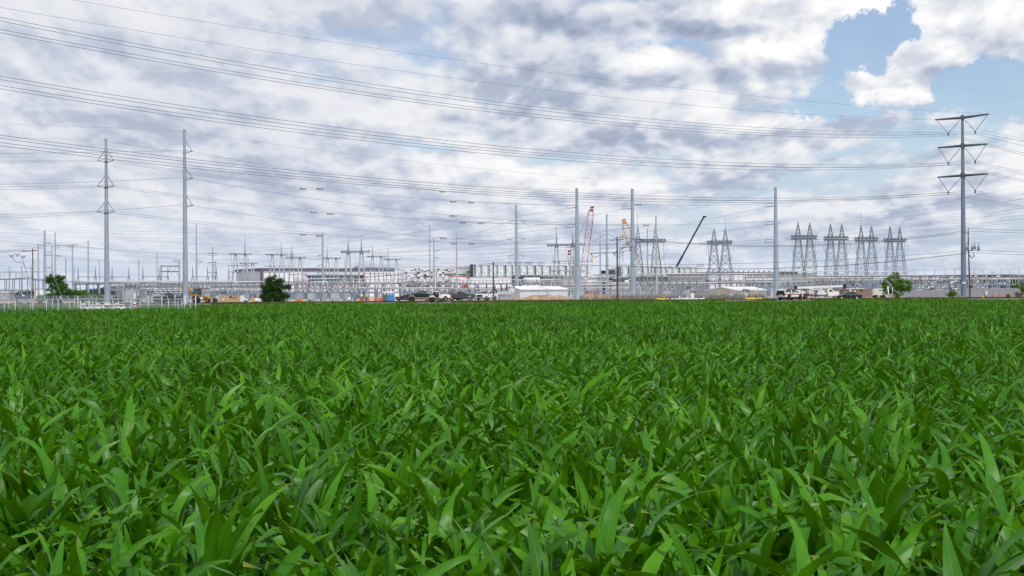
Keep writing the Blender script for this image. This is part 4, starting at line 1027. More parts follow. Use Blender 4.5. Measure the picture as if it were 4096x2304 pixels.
# cooler building: long wall with louvred cooling modules in a steel frame on its roof
f = Facade('cooler_building', 'long grey building carrying rows of louvred cooling modules in steel frames', 'building', 1884, 600, 2832, 715)
z1 = f.hit(2000, 1108)[1]; z2 = f.hit(2000, 1058)[1]; b = MB(); b.box((0, 0, 0), (f.len, 55, z1 - .2)); b.build('wall', m_bgrey, f.t)
f.panel('white_wall', [(1806, 1110, 2046, 1150)], m_bwhite, .05, .07)
f.panel('dark_wall', [(2047, 1099, 2173, 1152)], m_bdark, .05, .07); f.panel('taupe_wall', [(2174, 1100, 2253, 1190)], m_btaupe, .05, .07)
f.panel('charcoal_wall', [(2437, 1105, 2692, 1132)], m_bchar, .05, .07); f.panel('white_wall', [(2693, 1102, 2832, 1160)], m_bwhite, .05, .07)
K = [(810, 480, 945, 515), (1200, 440, 1470, 482), (1375, 510, 1470, 548), (940, 545, 1085, 615), (1085, 545, 1210, 566), (1620, 440, 2225, 482), (1715, 482, 1850, 512), (2095, 545, 2225, 608), (2220, 512, 2290, 545), (735, 678, 775, 745), (795, 678, 812, 745), (940, 678, 1085, 745),
     (1630, 675, 1725, 740), (1715, 610, 1840, 640), (1740, 640, 1840, 675), (1630, 800, 1725, 838), (1735, 770, 1800, 805), (2105, 765, 2225, 798), (2220, 675, 2260, 735), (2450, 440, 2560, 470)]
f.panel('cladding_pattern', [(2230 + a / 7.806, 1050 + b_ / 7.806, 2230 + c / 7.806, 1050 + d / 7.806) for a, b_, c, d in K], m_bwhite, .09, .11)
f.panel('doorway', [(2408, 1129, 2420, 1178)], m_black, .06, .08); f.panel('warning_plate', [(2342, 1144, 2347, 1150)], m_yel, .1, .12)
f.win(2731, 1133, 2768, 1143, 6, m_tealdk); f.win(2783, 1133, 2820, 1143, 6, m_tealdk); f.win(2228, 1128, 2238, 1146, 2)
f.panel('plant_deck', [(1884, 1106, 2830, 1109)], m_frame, .6, 3.0)
xs = [1893, 1920, 1950, 1984, 2014, 2044, 2074, 2104, 2133, 2163, 2195, 2227, 2257, 2285, 2318, 2344, 2372, None, None, 2484, 2508, 2535, 2563, 2590, 2614, 2638, 2662, 2686, 2710, 2735, 2758, 2782, 2800]
xs = [x for x in xs]; kk = 0
DKS = m_louv
for i in range(len(xs) - 1):
    if xs[i] is None or xs[i + 1] is None: continue
    x0, x1 = xs[i], xs[i + 1]; dk = x0 + (x1 - x0) * (.30 if i % 4 else .42)
    (a, zz), (c, _) = f.hit(x0, 1060), f.hit(x1, 1060); d = f.hit(dk, 1060)[0]
    b = MB(); b.use(DKS).box((a, .4, z1), (d, 2.2, z2 - (.25 if i % 3 else .02)))
    b.use(m_shiny).box((d, .0, z1 + .1), (c - .05, 7, z2 - .35))
    for k in range(8):
        z = z1 + .3 + (z2 - z1 - .7) * k / 8; b.use(m_seam).box((d + .02, -.03, z), (c - .07, .02, z + .10))
    for k in range(3): b.use(m_frame).box((a + .1, .2, z1 + 1.1 + k * 1.4), (a + (d - a) * .45, .38, z1 + 1.35 + k * 1.4))
    o = b.build('cooling_module', None, f.t)
    b = MB()
    b.bar((a, -.35, z1), (a, -.35, z2), .18); mid = (z1 + z2) / 2 + .6; s_ = (c - a)
    b.bar((a, -.35, mid), (a + s_ * .0 + s_, -.35, z1 + .9), .15) if i % 2 else b.bar((d, -.35, mid), (c, -.35, z1 + .9), .15)
    b.bar((d, -.35, mid + .3), (c, -.35, z2 - .1), .12); b.bar((a, -.35, z1 + .9), (c, -.35, z1 + .9), .14); b.bar((a, -.35, z2), (c, -.35, z2), .12)
    b.build('bracing', m_frame, o)
def roofmast(p0, n, h):
    b = MB(); a, zz = f.hit(p0, 1060)
    for k in range(n):
        x = a + k * .8; b.bar((x, 2, z2 - .2), (x, 2, z2 + h), .07)
        for q in range(3): b.bar((x - .5, 2, z2 + .3 + q * .45), (x + .5, 2, z2 + .3 + q * .45), .06)
    b.build('roof_scaffold', m_galvd, f.t)
for p0, n in ((2046, 3), (2072, 3), (2088, 3), (2112, 5), (2130, 4), (2165, 6), (2800, 8)): roofmast(p0, n, 1.5)
# raised plant deck left of the modules, still a bare steel frame
f = Facade('steel_deck', 'unfinished steel deck with bare columns and red beams, left end of the cooling modules', 'steel frame', 1776, 598, 1884, 598)
b = MB(); b.box(*f.rect(1776, 1097, 1884, 1101, .4, 6)); b.build('deck', m_bchar, f.t)
b = MB(); b.box(*f.rect(1776, 1091, 1822, 1097, .2, 5)); b.build('stacked_boards', mat('stacked_boards_tan', (.42, .36, .22), .8), f.t)
b = MB()
for x in (1778, 1808, 1836, 1860, 1880): b.box(*f.rect(x, 1101, x + 2, 1205, .1, .4))
b.build('column', m_bchar, f.t)
b = MB()
for x in range(1836, 1878, 5): b.box(*f.rect(x, 1074, x + 1.3, 1097, .1, .3))
b.box(*f.rect(1834, 1072, 1884, 1074.5, .1, .3)); b.build('upright_frame', m_bchar, f.t)
b = MB(); b.box(*f.rect(1805, 1105, 1880, 1107.5, .3, .3)); b.box(*f.rect(1806, 1101, 1808.5, 1130, .5, .3)); b.build('red_beam', m_red, f.t)
b = MB(); b.box(*f.rect(1866, 1083, 1880, 1092, -1, 2)); b.build('machine', m_louv, f.t)
# second unfinished gap in the modules
f = Facade('scaffold_platform', 'railed work platform in the gap between cooling modules, right of the red crane', 'platform', 2404, 655, 2472, 663)
b = MB(); b.box(*f.rect(2404, 1098, 2472, 1102, .2, 5)); b.build('deck', m_btaupe, f.t)
b = MB(); b.box(*f.rect(2412, 1082, 2424, 1096, -.2, 2)); b.build('tank', m_black, f.t)
b = MB()
for x in range(2436, 2470, 5): b.box(*f.rect(x, 1076, x + 1.2, 1098, .1, .2))
b.box(*f.rect(2434, 1075, 2472, 1077, .1, .2)); b.build('guard_frame', m_bchar, f.t)
b = MB(); b.box(*f.rect(2452, 1080, 2466, 1097, -1, 2)); b.build('machine', m_louv, f.t)
# long low building to its right
f = Facade('glazed_building', 'long low building with brown upper band, white columns and teal glazing, behind the beige shed', 'building', 2832, 640, 3262, 660)
zt = f.hit(2975, 1093)[1]; b = MB(); b.box((0, 0, 0), (f.len, 40, zt)); b.build('wall', m_bgrey, f.t)
b = MB(); b.box((-.4, -.6, zt), (f.len * .83, 40, zt + .5)); b.build('roof', m_bdark, f.t)
f.panel('white_wall', [(2832, 1102, 2973, 1160)], m_bwhite, .05, .07); f.panel('brown_band', [(2975, 1097, 3165, 1114)], m_btaupe, .05, .07); f.panel('lintel', [(2985, 1114, 3163, 1120)], m_frame, .5, .5)
f.win(2888, 1133, 2923, 1143, 5, m_tealdk)
for a, c in ((3001, 3018), (3019, 3045), (3050, 3070), (3072, 3092), (3120, 3144)): f.win(a, 1123, c, 1149, 4, m_teal, 3, .14)
f.panel('brown_panel', [(2995, 1125, 3000, 1150)], m_bbrown, .06, .08); f.panel('brown_panel', [(3145, 1124, 3155, 1150)], m_bbrown, .06, .08)
b = MB()
for x in (2974, 2983, 3008, 3047, 3057, 3068, 3118, 3141, 3158): b.box(*f.rect(x, 1097, x + 2.2, 1160, .5, .45))
b.build('column', m_frame, f.t)
for i in range(17):
    x = 2838 + i * 20.6; b = MB(); a, c = f.rect(x, 1086, x + 3, 1093, -2, 1.0); zz = zt + .5
    b.box((a[0], 2, zz), (a[0] + .45, 2.6, zz + .55)); b.bar((a[0] + .2, 2.2, zz + .5), (a[0] + .9, 2.2, zz + .95), .22); b.build('roof_vent', m_btaupe, f.t)
# checkered building at the right
f = Facade('checkered_building', 'long grey building with scattered white panels like a checkerboard, behind the cross-arm pole', 'building', 3262, 640, 4043, 600)
zt = f.hit(3900, 1100.5)[1]; b = MB(); b.box((0, 0, 0), (f.len, 40, zt)); b.build('wall', m_bchar, f.t)
b = MB(); b.box((-.1, -.1, zt), (f.len + .1, 40, zt + .25)); b.build('parapet', m_bgrey, f.t)
rg2 = random.Random(12); rr = []
rows_ = [0.03, .12, .2, .32, .44, .53, .62, .74, .86]
x = 3270
while x < 4035:
    for v in rows_:
        if rg2.random() < .32:
            w_ = rg2.choice((6, 9, 12, 15)); yt = f.hit(x, 1100)[1]
            rr.append((x, v, w_))
    x += rg2.choice((6, 8, 10))
b = MB()
for x, v, w_ in rr:
    a, c = f.hit(x, 1120)[0], f.hit(x + w_, 1120)[0]
    h_ = rg2.choice((.35, .5, .8)); z = zt * (1 - v); b.box((a, -.05 - rg2.random() * .01, z - h_), (min(c, f.len - .1), .02, z - .02))
b.build('cladding_pattern', m_bwhite, f.t)
b = MB()
for x in (3840, 3868, 3885, 3935, 3958, 3985, 4008): b.box(*f.rect(x, 1118, x + 3.2, 1160, .3, .35))
b.build('dark_pilaster', m_black, f.t)
# brown brick service hut behind the sedan
f = Facade('brick_hut', 'low brown brick hut with a white roof edge, behind the black sedan', 'hut', 3378, 330, 3482, 330)
zt = f.hit(3400, 1156.5)[1]; m_brick = mat('brown_brick', (.23, .15, .125), .85, 0, .2, 3)
b = MB(); b.box((0, 0, 0), (f.len, 5, zt)); b.build('wall', m_brick, f.t)
b = MB(); b.box((-.25, -.25, zt), (f.len * .80, 5.2, zt + .12)); b.build('roof', m_white, f.t)
f.panel('vent_box', [(3397, 1158, 3404, 1168)], m_frame, .4, .45); f.panel('meter_box', [(3415, 1163, 3422, 1167)], m_white, .25, .3); f.panel('window', [(3442, 1158, 3449, 1166)], m_black, .04, .05)
# metal sheds
def shed(name, label, g0, g1, pxc, Y0, Y1, pxr, Yr, py_eave, py_ridge, wallm, roofm):
    """gable end from column g0 to g1 (nearer corner g1), long side from g1 to pxr"""
    a, c, d = G(g0, Y0), G(g1, Y1), G(pxr, Yr); t = thing(name, label, 'shed', c)
    A, Dd = a - c, d - c; zE = P(g1, py_eave, Y1).z; zR = P((g0 + g1) / 2, py_ridge, (Y0 + Y1) / 2).z; e = A + Dd
    b = MB(); z = Vector((0, 0, zE)); zr = Vector((0, 0, zR)); o = Vector((0, 0, 0))
    b.add([o, A, e, Dd, o + z, A + z, e + z, Dd + z, A / 2 + zr, A / 2 + Dd + zr], [(0, 1, 5, 8, 4), (1, 2, 6, 5), (2, 3, 7, 9, 6), (3, 0, 4, 7)]); b.build('wall', wallm, t)
    ov = Dd.normalized() * .3; b = MB(); up_ = Vector((0, 0, .13)); ea = A.normalized() * .35; dz = Vector((0, 0, -.35 * (zR - zE) / (A.length / 2)))
    q0, q1, q2 = z - ea + dz - ov, A / 2 + zr - ov, A + z + ea + dz - ov; sh = Dd + ov * 2
    b.add([q0, q1, q1 + sh, q0 + sh, q0 + up_, q1 + up_, q1 + sh + up_, q0 + sh + up_], [(0, 1, 2, 3), (4, 7, 6, 5), (0, 4, 5, 1), (3, 2, 6, 7), (0, 3, 7, 4)])
    b.add([q2, q1, q1 + sh, q2 + sh, q2 + up_, q1 + up_, q1 + sh + up_, q2 + sh + up_], [(0, 3, 2, 1), (4, 5, 6, 7), (0, 1, 5, 4), (3, 7, 6, 2), (0, 4, 7, 3)])
    b.build('roof', roofm, t)
    ns = Vector((Dd.y, -Dd.x, 0)).normalized(); L = Dd.length; u = Dd.normalized()
    if ns.y > 0: ns = -ns
    b = MB(); n = int(L / .45)
    for i in range(n): p = u * (L * (i + .5) / n) + ns * .012; b.tube([p + Vector((0, 0, .1)), p + Vector((0, 0, zE - .25))], .035, 4, smooth=False)
    b.build('wall_ribs', wallm, t)
    return t, u, ns, L, zE, A
m_shedw = mat('white_metal_siding', (.66, .68, .74), .5, 0, .05, .2); m_shedr = mat('white_metal_roof', (.78, .78, .80), .45, 0, .04, .2)
m_beige = mat('beige_metal_siding', (.50, .46, .36), .6, 0, .06, .2)
t, u, ns, L, zE, A = shed('metal_shed', 'long white metal shed with pale doors behind the dirt heap', 2003, 2080, 0, 306, 300, 2272, 330, 1158.5, 1146.5, m_shedw, m_shedr)
def on_side(name, x, w, z0, z1, m, dth=.06):
    b = MB(); p = u * x; q = u * (x + w)
    b.add([p + Vector((0, 0, z0)), q + Vector((0, 0, z0)), q + Vector((0, 0, z1)), p + Vector((0, 0, z1))] + [v + ns * dth for v in (p + Vector((0, 0, z0)), q + Vector((0, 0, z0)), q + Vector((0, 0, z1)), p + Vector((0, 0, z1)))],
          [(4, 5, 6, 7), (0, 1, 5, 4), (1, 2, 6, 5), (2, 3, 7, 6), (3, 0, 4, 7)]); b.build(name, m, t)
for fr, w in ((.12, .9), (.42, .9), (.68, 1.7), (.90, .9)): on_side('door', L * fr, w, .05, 2.1, m_white)
for k in (.25, .75):
    b = MB(); p = A * k + Vector((A.y, -A.x, 0)).normalized() * (.3 if A.x < 0 else -.3); p.y = min(p.y, (A * k).y - .25); b.cbox(p + Vector((0, 0, 2.1)), (.5, .4, .5)); b.build('vent_hood', m_white, t)
t, u, ns, L, zE, A = shed('metal_shed', 'beige metal shed with a bright white roof behind the reed fence', 2832, 2938, 0, 318, 312, 3063, 330, 1161.5, 1149, m_beige, m_shedr)
for fr in (.3, .62): on_side('window', L * fr, 1.0, 1.0, 1.9, m_bwhite, .04)
b = MB(); b.tube([(0, -.05, 0), (0, -.05, zE)], .1, 6); b.build('corner_trim', m_white, t)
# double floodlights on short masts
for px, lab in ((1669, 'left of the concrete pole'), (1746, 'right of the concrete pole')):
    base = G(px, 560); z = P(px, 1090, 560).z; t = thing('floodlight_mast', 'dark mast with angled floodlights before the patterned wall, ' + lab, 'floodlight', base, 0, 'floodlight masts')
    b = MB(); b.bar((0, 0, 0), (0, 0, z), .25); b.build('post', m_black, t)
    for s in ((-1, 1) if px < 1700 else (1,)):
        b = MB(); b.bar((0, 0, z), (s * .8, 0, z + .9), .16); b.build('arm', m_black, t)
        b = MB(); b.cbox((s * .75, 0, z + 1.25), (1.0, .8, .55)); b.build('lamp_head', m_galvd, t)
# red and green equipment beyond the yard
f = Facade('red_container', 'red container half hidden behind the bus pipes, left of the plain wooden pole', 'container', 1846, 500, 1866, 500); b = MB(); b.box(*f.rect(1846, 1131, 1866, 1200, 0, 3)); b.build('shell', m_red, f.t)
b = MB(); b.box(*f.rect(1849, 1133, 1855, 1138, .03, .05)); b.build('door', mat('dull_red', (.3, .05, .05), .6), f.t)
# far trees and skyline
# ------------------------------------------------------------------ cranes
m_cred = mat('crane_red', (.33, .045, .06), .45, 0, .12); m_cyel = mat('crane_yellow', (.58, .26, .03), .45, 0, .12)
def boom(name, label, p0, p1, Y, w, m, ropes=(), hook=None, tel=False, group='cranes beyond the buildings'):
    a = P(*p0, Y); base = G(p0[0], Y); t = thing(name, label, 'crane', base, 0, group); A_, B_ = a - base, P(*p1, Y) - base
    ax = (B_ - A_).normalized(); foot = A_ - ax * ((A_.z - 2.6) / ax.z)
    if tel:
        b = MB(); b.tube([foot, foot.lerp(B_, .45)], w * .62, 4, smooth=False); b.build('boom_base', m, t)
        b = MB(); b.tube([foot.lerp(B_, .44), B_], w * .48, 4, smooth=False); b.build('boom', m, t)
        b = MB(); b.cbox(B_ + Vector((.3, 0, -.2)), (1.8, .9, .9)); b.build('boom_head', m, t)
    else:
        b = MB(); n = max(6, int((B_ - foot).length / (w * 1.25)))
        u = ax.cross(Vector((0, 1, 0))).normalized(); v = ax.cross(u)
        def ring(k):
            f_ = k / n; ww = w / 2 * (1 if f_ < .9 else 1 - (f_ - .9) * 5.5); c = foot.lerp(B_, f_); return [c + u * dx * ww + v * dy * ww for dx, dy in ((-1, -1), (1, -1), (1, 1), (-1, 1))]
        for k in range(n):
            r0_, r1_ = ring(k), ring(k + 1)
            for i in range(4):
                j = (i + 1) % 4; b.bar(r0_[i], r1_[i], .17); b.bar(*((r0_[i], r1_[j]) if k % 2 else (r0_[j], r1_[i])), .10); b.bar(r1_[i], r1_[j], .09)
        b.build('lattice_boom', m, t)
        b = MB(); b.cbox(B_, (1.4, 1.2, 1.0)); b.tube([B_ + Vector((.7, -.7, .2)), B_ + Vector((.7, .7, .2))], .55, 10); b.cbox(B_ - ax * 1.6, (1.9, 1.3, 1.0)); b.build('boom_head', m, t)
    b = MB()
    for s in (-1.9, 1.9): b.box((foot.x - 3.2, s - .45, 0), (foot.x + 3.2, s + .45, 1.1))
    b.build('crawler_tracks', m_black, t)
    b = MB(); b.box((foot.x - 2.8, -1.4, 1.2), (foot.x + 1.6, 1.4, 3.0)); b.box((foot.x + .2, -1.5, 1.5), (foot.x + 1.9, -.4, 3.6)); b.build('house', m, t, .08)
    for r_ in ropes:
        b = MB(); b.use(m_wired).tube([P(*r_[0], Y) - base, P(*r_[1], Y) - base], .06, 4); b.build('pendant_rope', None, t)
    if hook:
        h = P(*hook, Y) - base; b = MB(); b.use(m_wired).tube([(h.x, 0, B_.z), (h.x, 0, h.z)], .06, 4); b.build('hoist_rope', None, t)
        b = MB(); b.use(m_yel).cbox(h, (.95, .5, 1.3)); b.use(m_black).tube([h - Vector((0, 0, .6)), h - Vector((0, 0, 1.3)), h - Vector((.3, 0, 1.6))], .13, 6); b.build('hook_block', None, t)
    return t
boom('lattice_crane', 'tall red lattice crane boom with a hanging yellow hook block', (2337, 1060), (2367, 830), 760, 3.0, m_cred, (((2355, 842), (2318, 935)), ((2357, 842), (2322, 930))), (2369, 1040))
boom('lattice_crane', 'short red lattice crane boom peeping out left of the thick twin-mast gantry', (2286, 1062), (2276, 1005), 780, 2.6, m_cred)
boom('lattice_crane', 'yellow lattice crane boom leaning out behind the thick steel pole', (2552, 1066), (2494, 880), 760, 3.1, m_cyel, (), (2491, 942))
boom('telescopic_crane', 'black telescopic crane boom slanting up to the right above the cooling modules', (2708, 1064), (2816, 866), 740, 1.15, m_black, (), None, True)
# ------------------------------------------------------------------ vehicles (x forward, built at real size)
m_tyre = mat('tyre_rubber', (.012, .012, .013), .85, 0, .2); m_rim = mat('alloy_rim', (.42, .43, .45), .35, .5, .1); m_rimd = mat('black_rim', (.03, .03, .033), .4, .4, .1)
m_glass = mat('car_glass', (.012, .018, .022), .05, 0, .1, 1, .9); m_glt = mat('car_glass_teal', (.02, .085, .095), .06, 0, .2, 1, .9)
m_tail = mat('tail_lamp', (.36, .012, .018), .25, 0, .1); m_head = mat('head_lamp', (.60, .60, .56), .2, 0, .1); m_chrome = mat('chrome', (.55, .55, .56), .2, .8, .05)
m_tan = mat('tan_trim', (.33, .27, .21), .55, 0, .06)
def paint(name, c): return mat('paint_' + name, c, .3, 0, .05, .5, .5, coat=.6)
def wheel(t, x, y, r, rim, w=.27):
    o = thing_part('wheel', t, (x, y, r))
    b = MB(); b.lathe((0, 0, 0), [(r * .62, -w / 2), (r * .93, -w / 2), (r, -w * .36), (r, w * .36), (r * .93, w / 2), (r * .62, w / 2)], 20, 'y'); b.build('tyre', m_tyre, o)
    b = MB(); s = 1 if y > 0 else -1
    b.lathe((0, s * w * .12, 0), [(r * .64, -w * .2), (r * .64, w * .2)], 16, 'y')
    for k in range(5):
        a = 2 * math.pi * k / 5; b.bar((0, s * w * .40, 0), (r * .58 * math.cos(a), s * w * .36, r * .58 * math.sin(a)), .09)
    b.build('rim', rim, o)
def thing_part(name, t, loc):
    o = bpy.data.objects.new(name, None); COL.objects.link(o); o.parent = t; o.location = loc; o.empty_display_size = .1; return o
def hull8(b, bot, top):                # bot/top: (x0,x1,halfwidth,z)
    (x0, x1, w, z), (X0, X1, W, Z) = bot, top
    b.add([(x0, -w, z), (x1, -w, z), (x1, w, z), (x0, w, z), (X0, -W, Z), (X1, -W, Z), (X1, W, Z), (X0, W, Z)], [(0, 3, 2, 1), (4, 5, 6, 7), (0, 1, 5, 4), (1, 2, 6, 5), (2, 3, 7, 6), (3, 0, 4, 7)])
def side_body(prof, wheels, r, hw, y_in=.0):
    """outline with round wheel arches cut along the sill, swept across the width"""
    sill = []
    z0 = min(z for x, z in prof)
    for xc in wheels:
        for k in range(9):
            a = math.pi - math.pi * k / 8; sill.append((xc + r * math.cos(a), z0 + max(0, r * math.sin(a)) * .95))
    return sill + prof
def pickup(label, loc, rz, col, trim=None, rim=None, lift=0.0, glass_=None, cover=False, clad=None, tailgate=None):
    t = thing('pickup_truck', label, 'pickup truck', loc, rz, 'pickup trucks'); pm = col; L = 6.0; r = .40 + lift * .25; zs = .55 + lift * .5; tr = trim or pm
    ax = (-1.75, 1.95); z0 = zs
    prof = [(2.95, z0 + .05), (3.0, z0 + .35), (2.97, z0 + .62), (2.75, z0 + .74), (1.25, z0 + .82), (1.1, z0 + .86), (-.75, z0 + .84), (-.75, z0 + .80), (-2.92, z0 + .80), (-2.98, z0 + .72), (-2.95, z0 + .0)]
    pl = side_body(prof, ax, r * 1.22, 1.0)
    b = MB(); b.prism(pl, -.98, .98); o = b.build('body', pm, t, .04)
    if not cover:
        b = MB(); b.use(m_black).box((-2.86, -.82, z0 + .78), (-.85, .82, z0 + .812)); b.build('bed_liner', None, t)
    b = MB(); hull8(b, (-.78, 1.22, .92, z0 + .80), (-.62, .45, .76, z0 + 1.40)); b.build('cab', pm, t, .05)
    b = MB(); hull8(b, (.93 - .55, .0, .0, 0), (0, 0, 0, 0)) if False else None
    for s in (-1, 1):
        q = lambda x, z, e=.012: (x, s * (.92 - .16 * (z - .80) / .60 + e), z0 + z)
        for (xa, xb, xc, xd) in ((-.66, .10, .08, -.56), (.17, .98, .42, .15)):
            b = MB(); b.add([q(xa, .87), q(xb, .87), q(xc, 1.31), q(xd, 1.31)], [(0, 1, 2, 3) if s < 0 else (3, 2, 1, 0)]); b.build('window', glass_ or m_glass, t)
        b = MB(); b.cbox((1.02, s * 1.08, z0 + .95), (.14, .22, .22)); b.build('mirror', m_black, t)
        b = MB(); b.cbox((2.86, s * .78, z0 + .52), (.22, .34, .22)); b.build('headlight', m_head, t)
        b = MB(); b.cbox((-2.93, s * .88, z0 + .52), (.13, .22, .38)); b.build('taillight', m_tail, t)
        for xd in (.14, 1.1): 
            b = MB(); b.cbox((xd, s * .985, z0 + .40), (.02, .012, .75)); b.build('door_gap', m_black, t)
        for xh in (-.05, .85):
            b = MB(); b.cbox((xh, s * .995, z0 + .62), (.16, .03, .05)); b.build('door_handle', m_black if trim or clad else pm, t)
        for xc in ax:
            b = MB(); pts = [(xc + r * 1.22 * math.cos(math.pi * k / 10), s * .99, z0 + r * 1.18 * math.sin(math.pi * k / 10)) for k in range(11)]
            b.tube(pts, .075, 6); b.build('fender_flare', trim or clad or pm, t)
        if trim:
            b = MB(); b.box((ax[0] + r * 1.1, s * .985 - .02, z0 - .02), (ax[1] - r * 1.1, s * .985 + .02, z0 + .15)); b.box((-2.95, s * .985 - .02, z0), (ax[0] - r * 1.1, s * .985 + .02, z0 + .15)); b.build('rocker_trim', trim, t)
            b = MB(); b.bar((ax[0] + .6, s * .95, z0 - .2), (ax[1] - .65, s * .95, z0 - .2), .12); b.build('side_step', trim, t)
    b = MB(); b.add([(1.17, -.84, z0 + .84), (1.17, .84, z0 + .84), (.50, .71, z0 + 1.36), (.50, -.71, z0 + 1.36)], [(0, 1, 2, 3)]); [v.__setitem__(0, v[0] + .03) for v in b.v]; b.build('windshield', m_glass, t)
    b = MB(); b.add([(-.79, -.8, z0 + .88), (-.79, .8, z0 + .88), (-.67, .72, z0 + 1.33), (-.67, -.72, z0 + 1.33)], [(3, 2, 1, 0)]); [v.__setitem__(0, v[0] - .015) for v in b.v]; b.build('rear_window', m_glass, t)
    b = MB(); b.cbox((3.0, 0, z0 + .42), (.06, 1.3, .42)); b.build('grille', m_black, t)
    b = MB(); b.cbox((3.02, 0, z0 + .06), (.22, 1.9, .26)); b.build('front_bumper', trim or m_chrome, t, .04)
    b = MB(); b.cbox((-3.03, 0, z0 + .05), (.20, 1.85, .22)); b.build('rear_bumper', trim or m_chrome, t, .04)
    b = MB(); b.box((-2.7, -.7, z0 - .22), (2.7, .7, z0 - .02)); b.build('chassis', m_black, t)
    for x in ax:
        for s in (-1, 1): wheel(t, x, s * .88, r, rim or m_rim)
    return t
K_black = paint('black', (.010, .013, .016)); K_white = paint('white', (.74, .75, .77)); K_grey = paint('dark_grey', (.055, .06, .07)); K_red = paint('dark_red', (.22, .012, .02)); K_navy = paint('navy', (.012, .018, .05))
LEFT, RIGHT = math.pi, 0.0
o = pickup('lifted black pickup with tan lower trim and flares driving along the road', G(1690, 258, .01), LEFT, K_black, m_tan, m_rimd, .42, m_glt, False); o.scale = (1.0, 1.0, 1.0)
pickup('black pickup parked behind the white chain-link fence, nose at the second tall pole', G(681, 268, .0), RIGHT, K_black, None, m_rimd, .12)
pickup('white pickup partly hidden by the tail of the tan-trimmed black pickup', G(1742, 290, .05), R(8), K_white, None, m_rim, .05)
pickup('dark grey pickup parked between the red car and the white pickup facing the field', G(1842, 294, .05), RIGHT, K_grey, None, m_rim, .05)
pickup('white pickup angled with its grille to the field, beside the plain wooden pole', G(1948, 296, .05), R(-120), K_white, None, m_rim, .05)
o = pickup('small dark pickup peeping out ahead of the tan-trimmed pickup', G(1620, 300, .05), LEFT, K_navy, None, m_rimd, -.05); o.scale = (.66,) * 3
o = pickup('white crew pickup with a camper shell, open at the back, driving off in front of the crane truck', G(3159, 258, .0), R(46), K_white, None, m_rimd, .05, m_glass, True, mat('dark_flare', (.09, .09, .10), .7))
o['label'] = 'white pickup with a camper shell open at the back, in front of the crane truck'
b = MB(); hull8(b, (-2.9, -.7, .93, 1.36), (-2.7, -.62, .78, 1.95)); b.build('camper_shell', K_white, o, .05)
for s in (-1, 1):
    b = MB(); b.add([(-2.72, s * .925, 1.45), (-.95, s * .925, 1.45), (-.95, s * .815, 1.87), (-2.6, s * .815, 1.87)], [(0, 1, 2, 3) if s < 0 else (3, 2, 1, 0)]); b.build('window', m_glass, o)
b = MB(); b.box((-3.02, -.78, .72), (-2.86, .78, 1.75)); b.build('open_hatch', m_black, o)
b = MB(); b.box((-3.6, -.8, .66), (-2.98, .8, .72)); b.build('tailgate', K_white, o)
for i, (x, y, c, nm) in enumerate(((-3.25, .35, (.05, .2, .26), 'teal sack'), (-3.3, -.1, (.55, .42, .12), 'yellow sack'), (-3.2, -.5, (.42, .36, .3), 'tan sack'))):
    b = MB(); b.lathe((0, 0, 0), [(.13, 0), (.18, .08), (.15, .22), (.06, .28)], 8)
    k = b.build('load_sack', mat('sack_%d' % i, c, .8)); k.location = G(3159, 258) + Matrix.Rotation(R(46), 3, 'Z') @ Vector((x, y, .73))
    tag(k, '%s lying on the open tailgate of the white pickup with a shell' % nm, 'sack', 'sacks on the tailgate')
# pipe rack trailer of rusty bars beside the pickup
t = thing('pipe_rack', 'rusty red steel rail rack standing in front of the crane truck', 'rack', G(3200, 240))
m_rust = mat('rusty_steel', (.13, .035, .025), .8, 0, .3, 2)
b = MB()
for z in (1.15, 1.95): b.bar((-2.3, 0, z), (2.2, 0, z - .08), .11)
b.build('rail', m_rust, t)
for x in (-1.6, .2, 1.1, 1.9):
    b = MB(); b.bar((x, 0, 0), (x, 0, 1.95), .09); b.build('post', m_rust, t)
b = MB(); b.bar((-1.6, 0, .9), (-.6, 0, 1.95), .09); b.bar((1.1, 0, 1.15), (.6, 0, 1.9), .07); b.build('brace', m_rust, t)
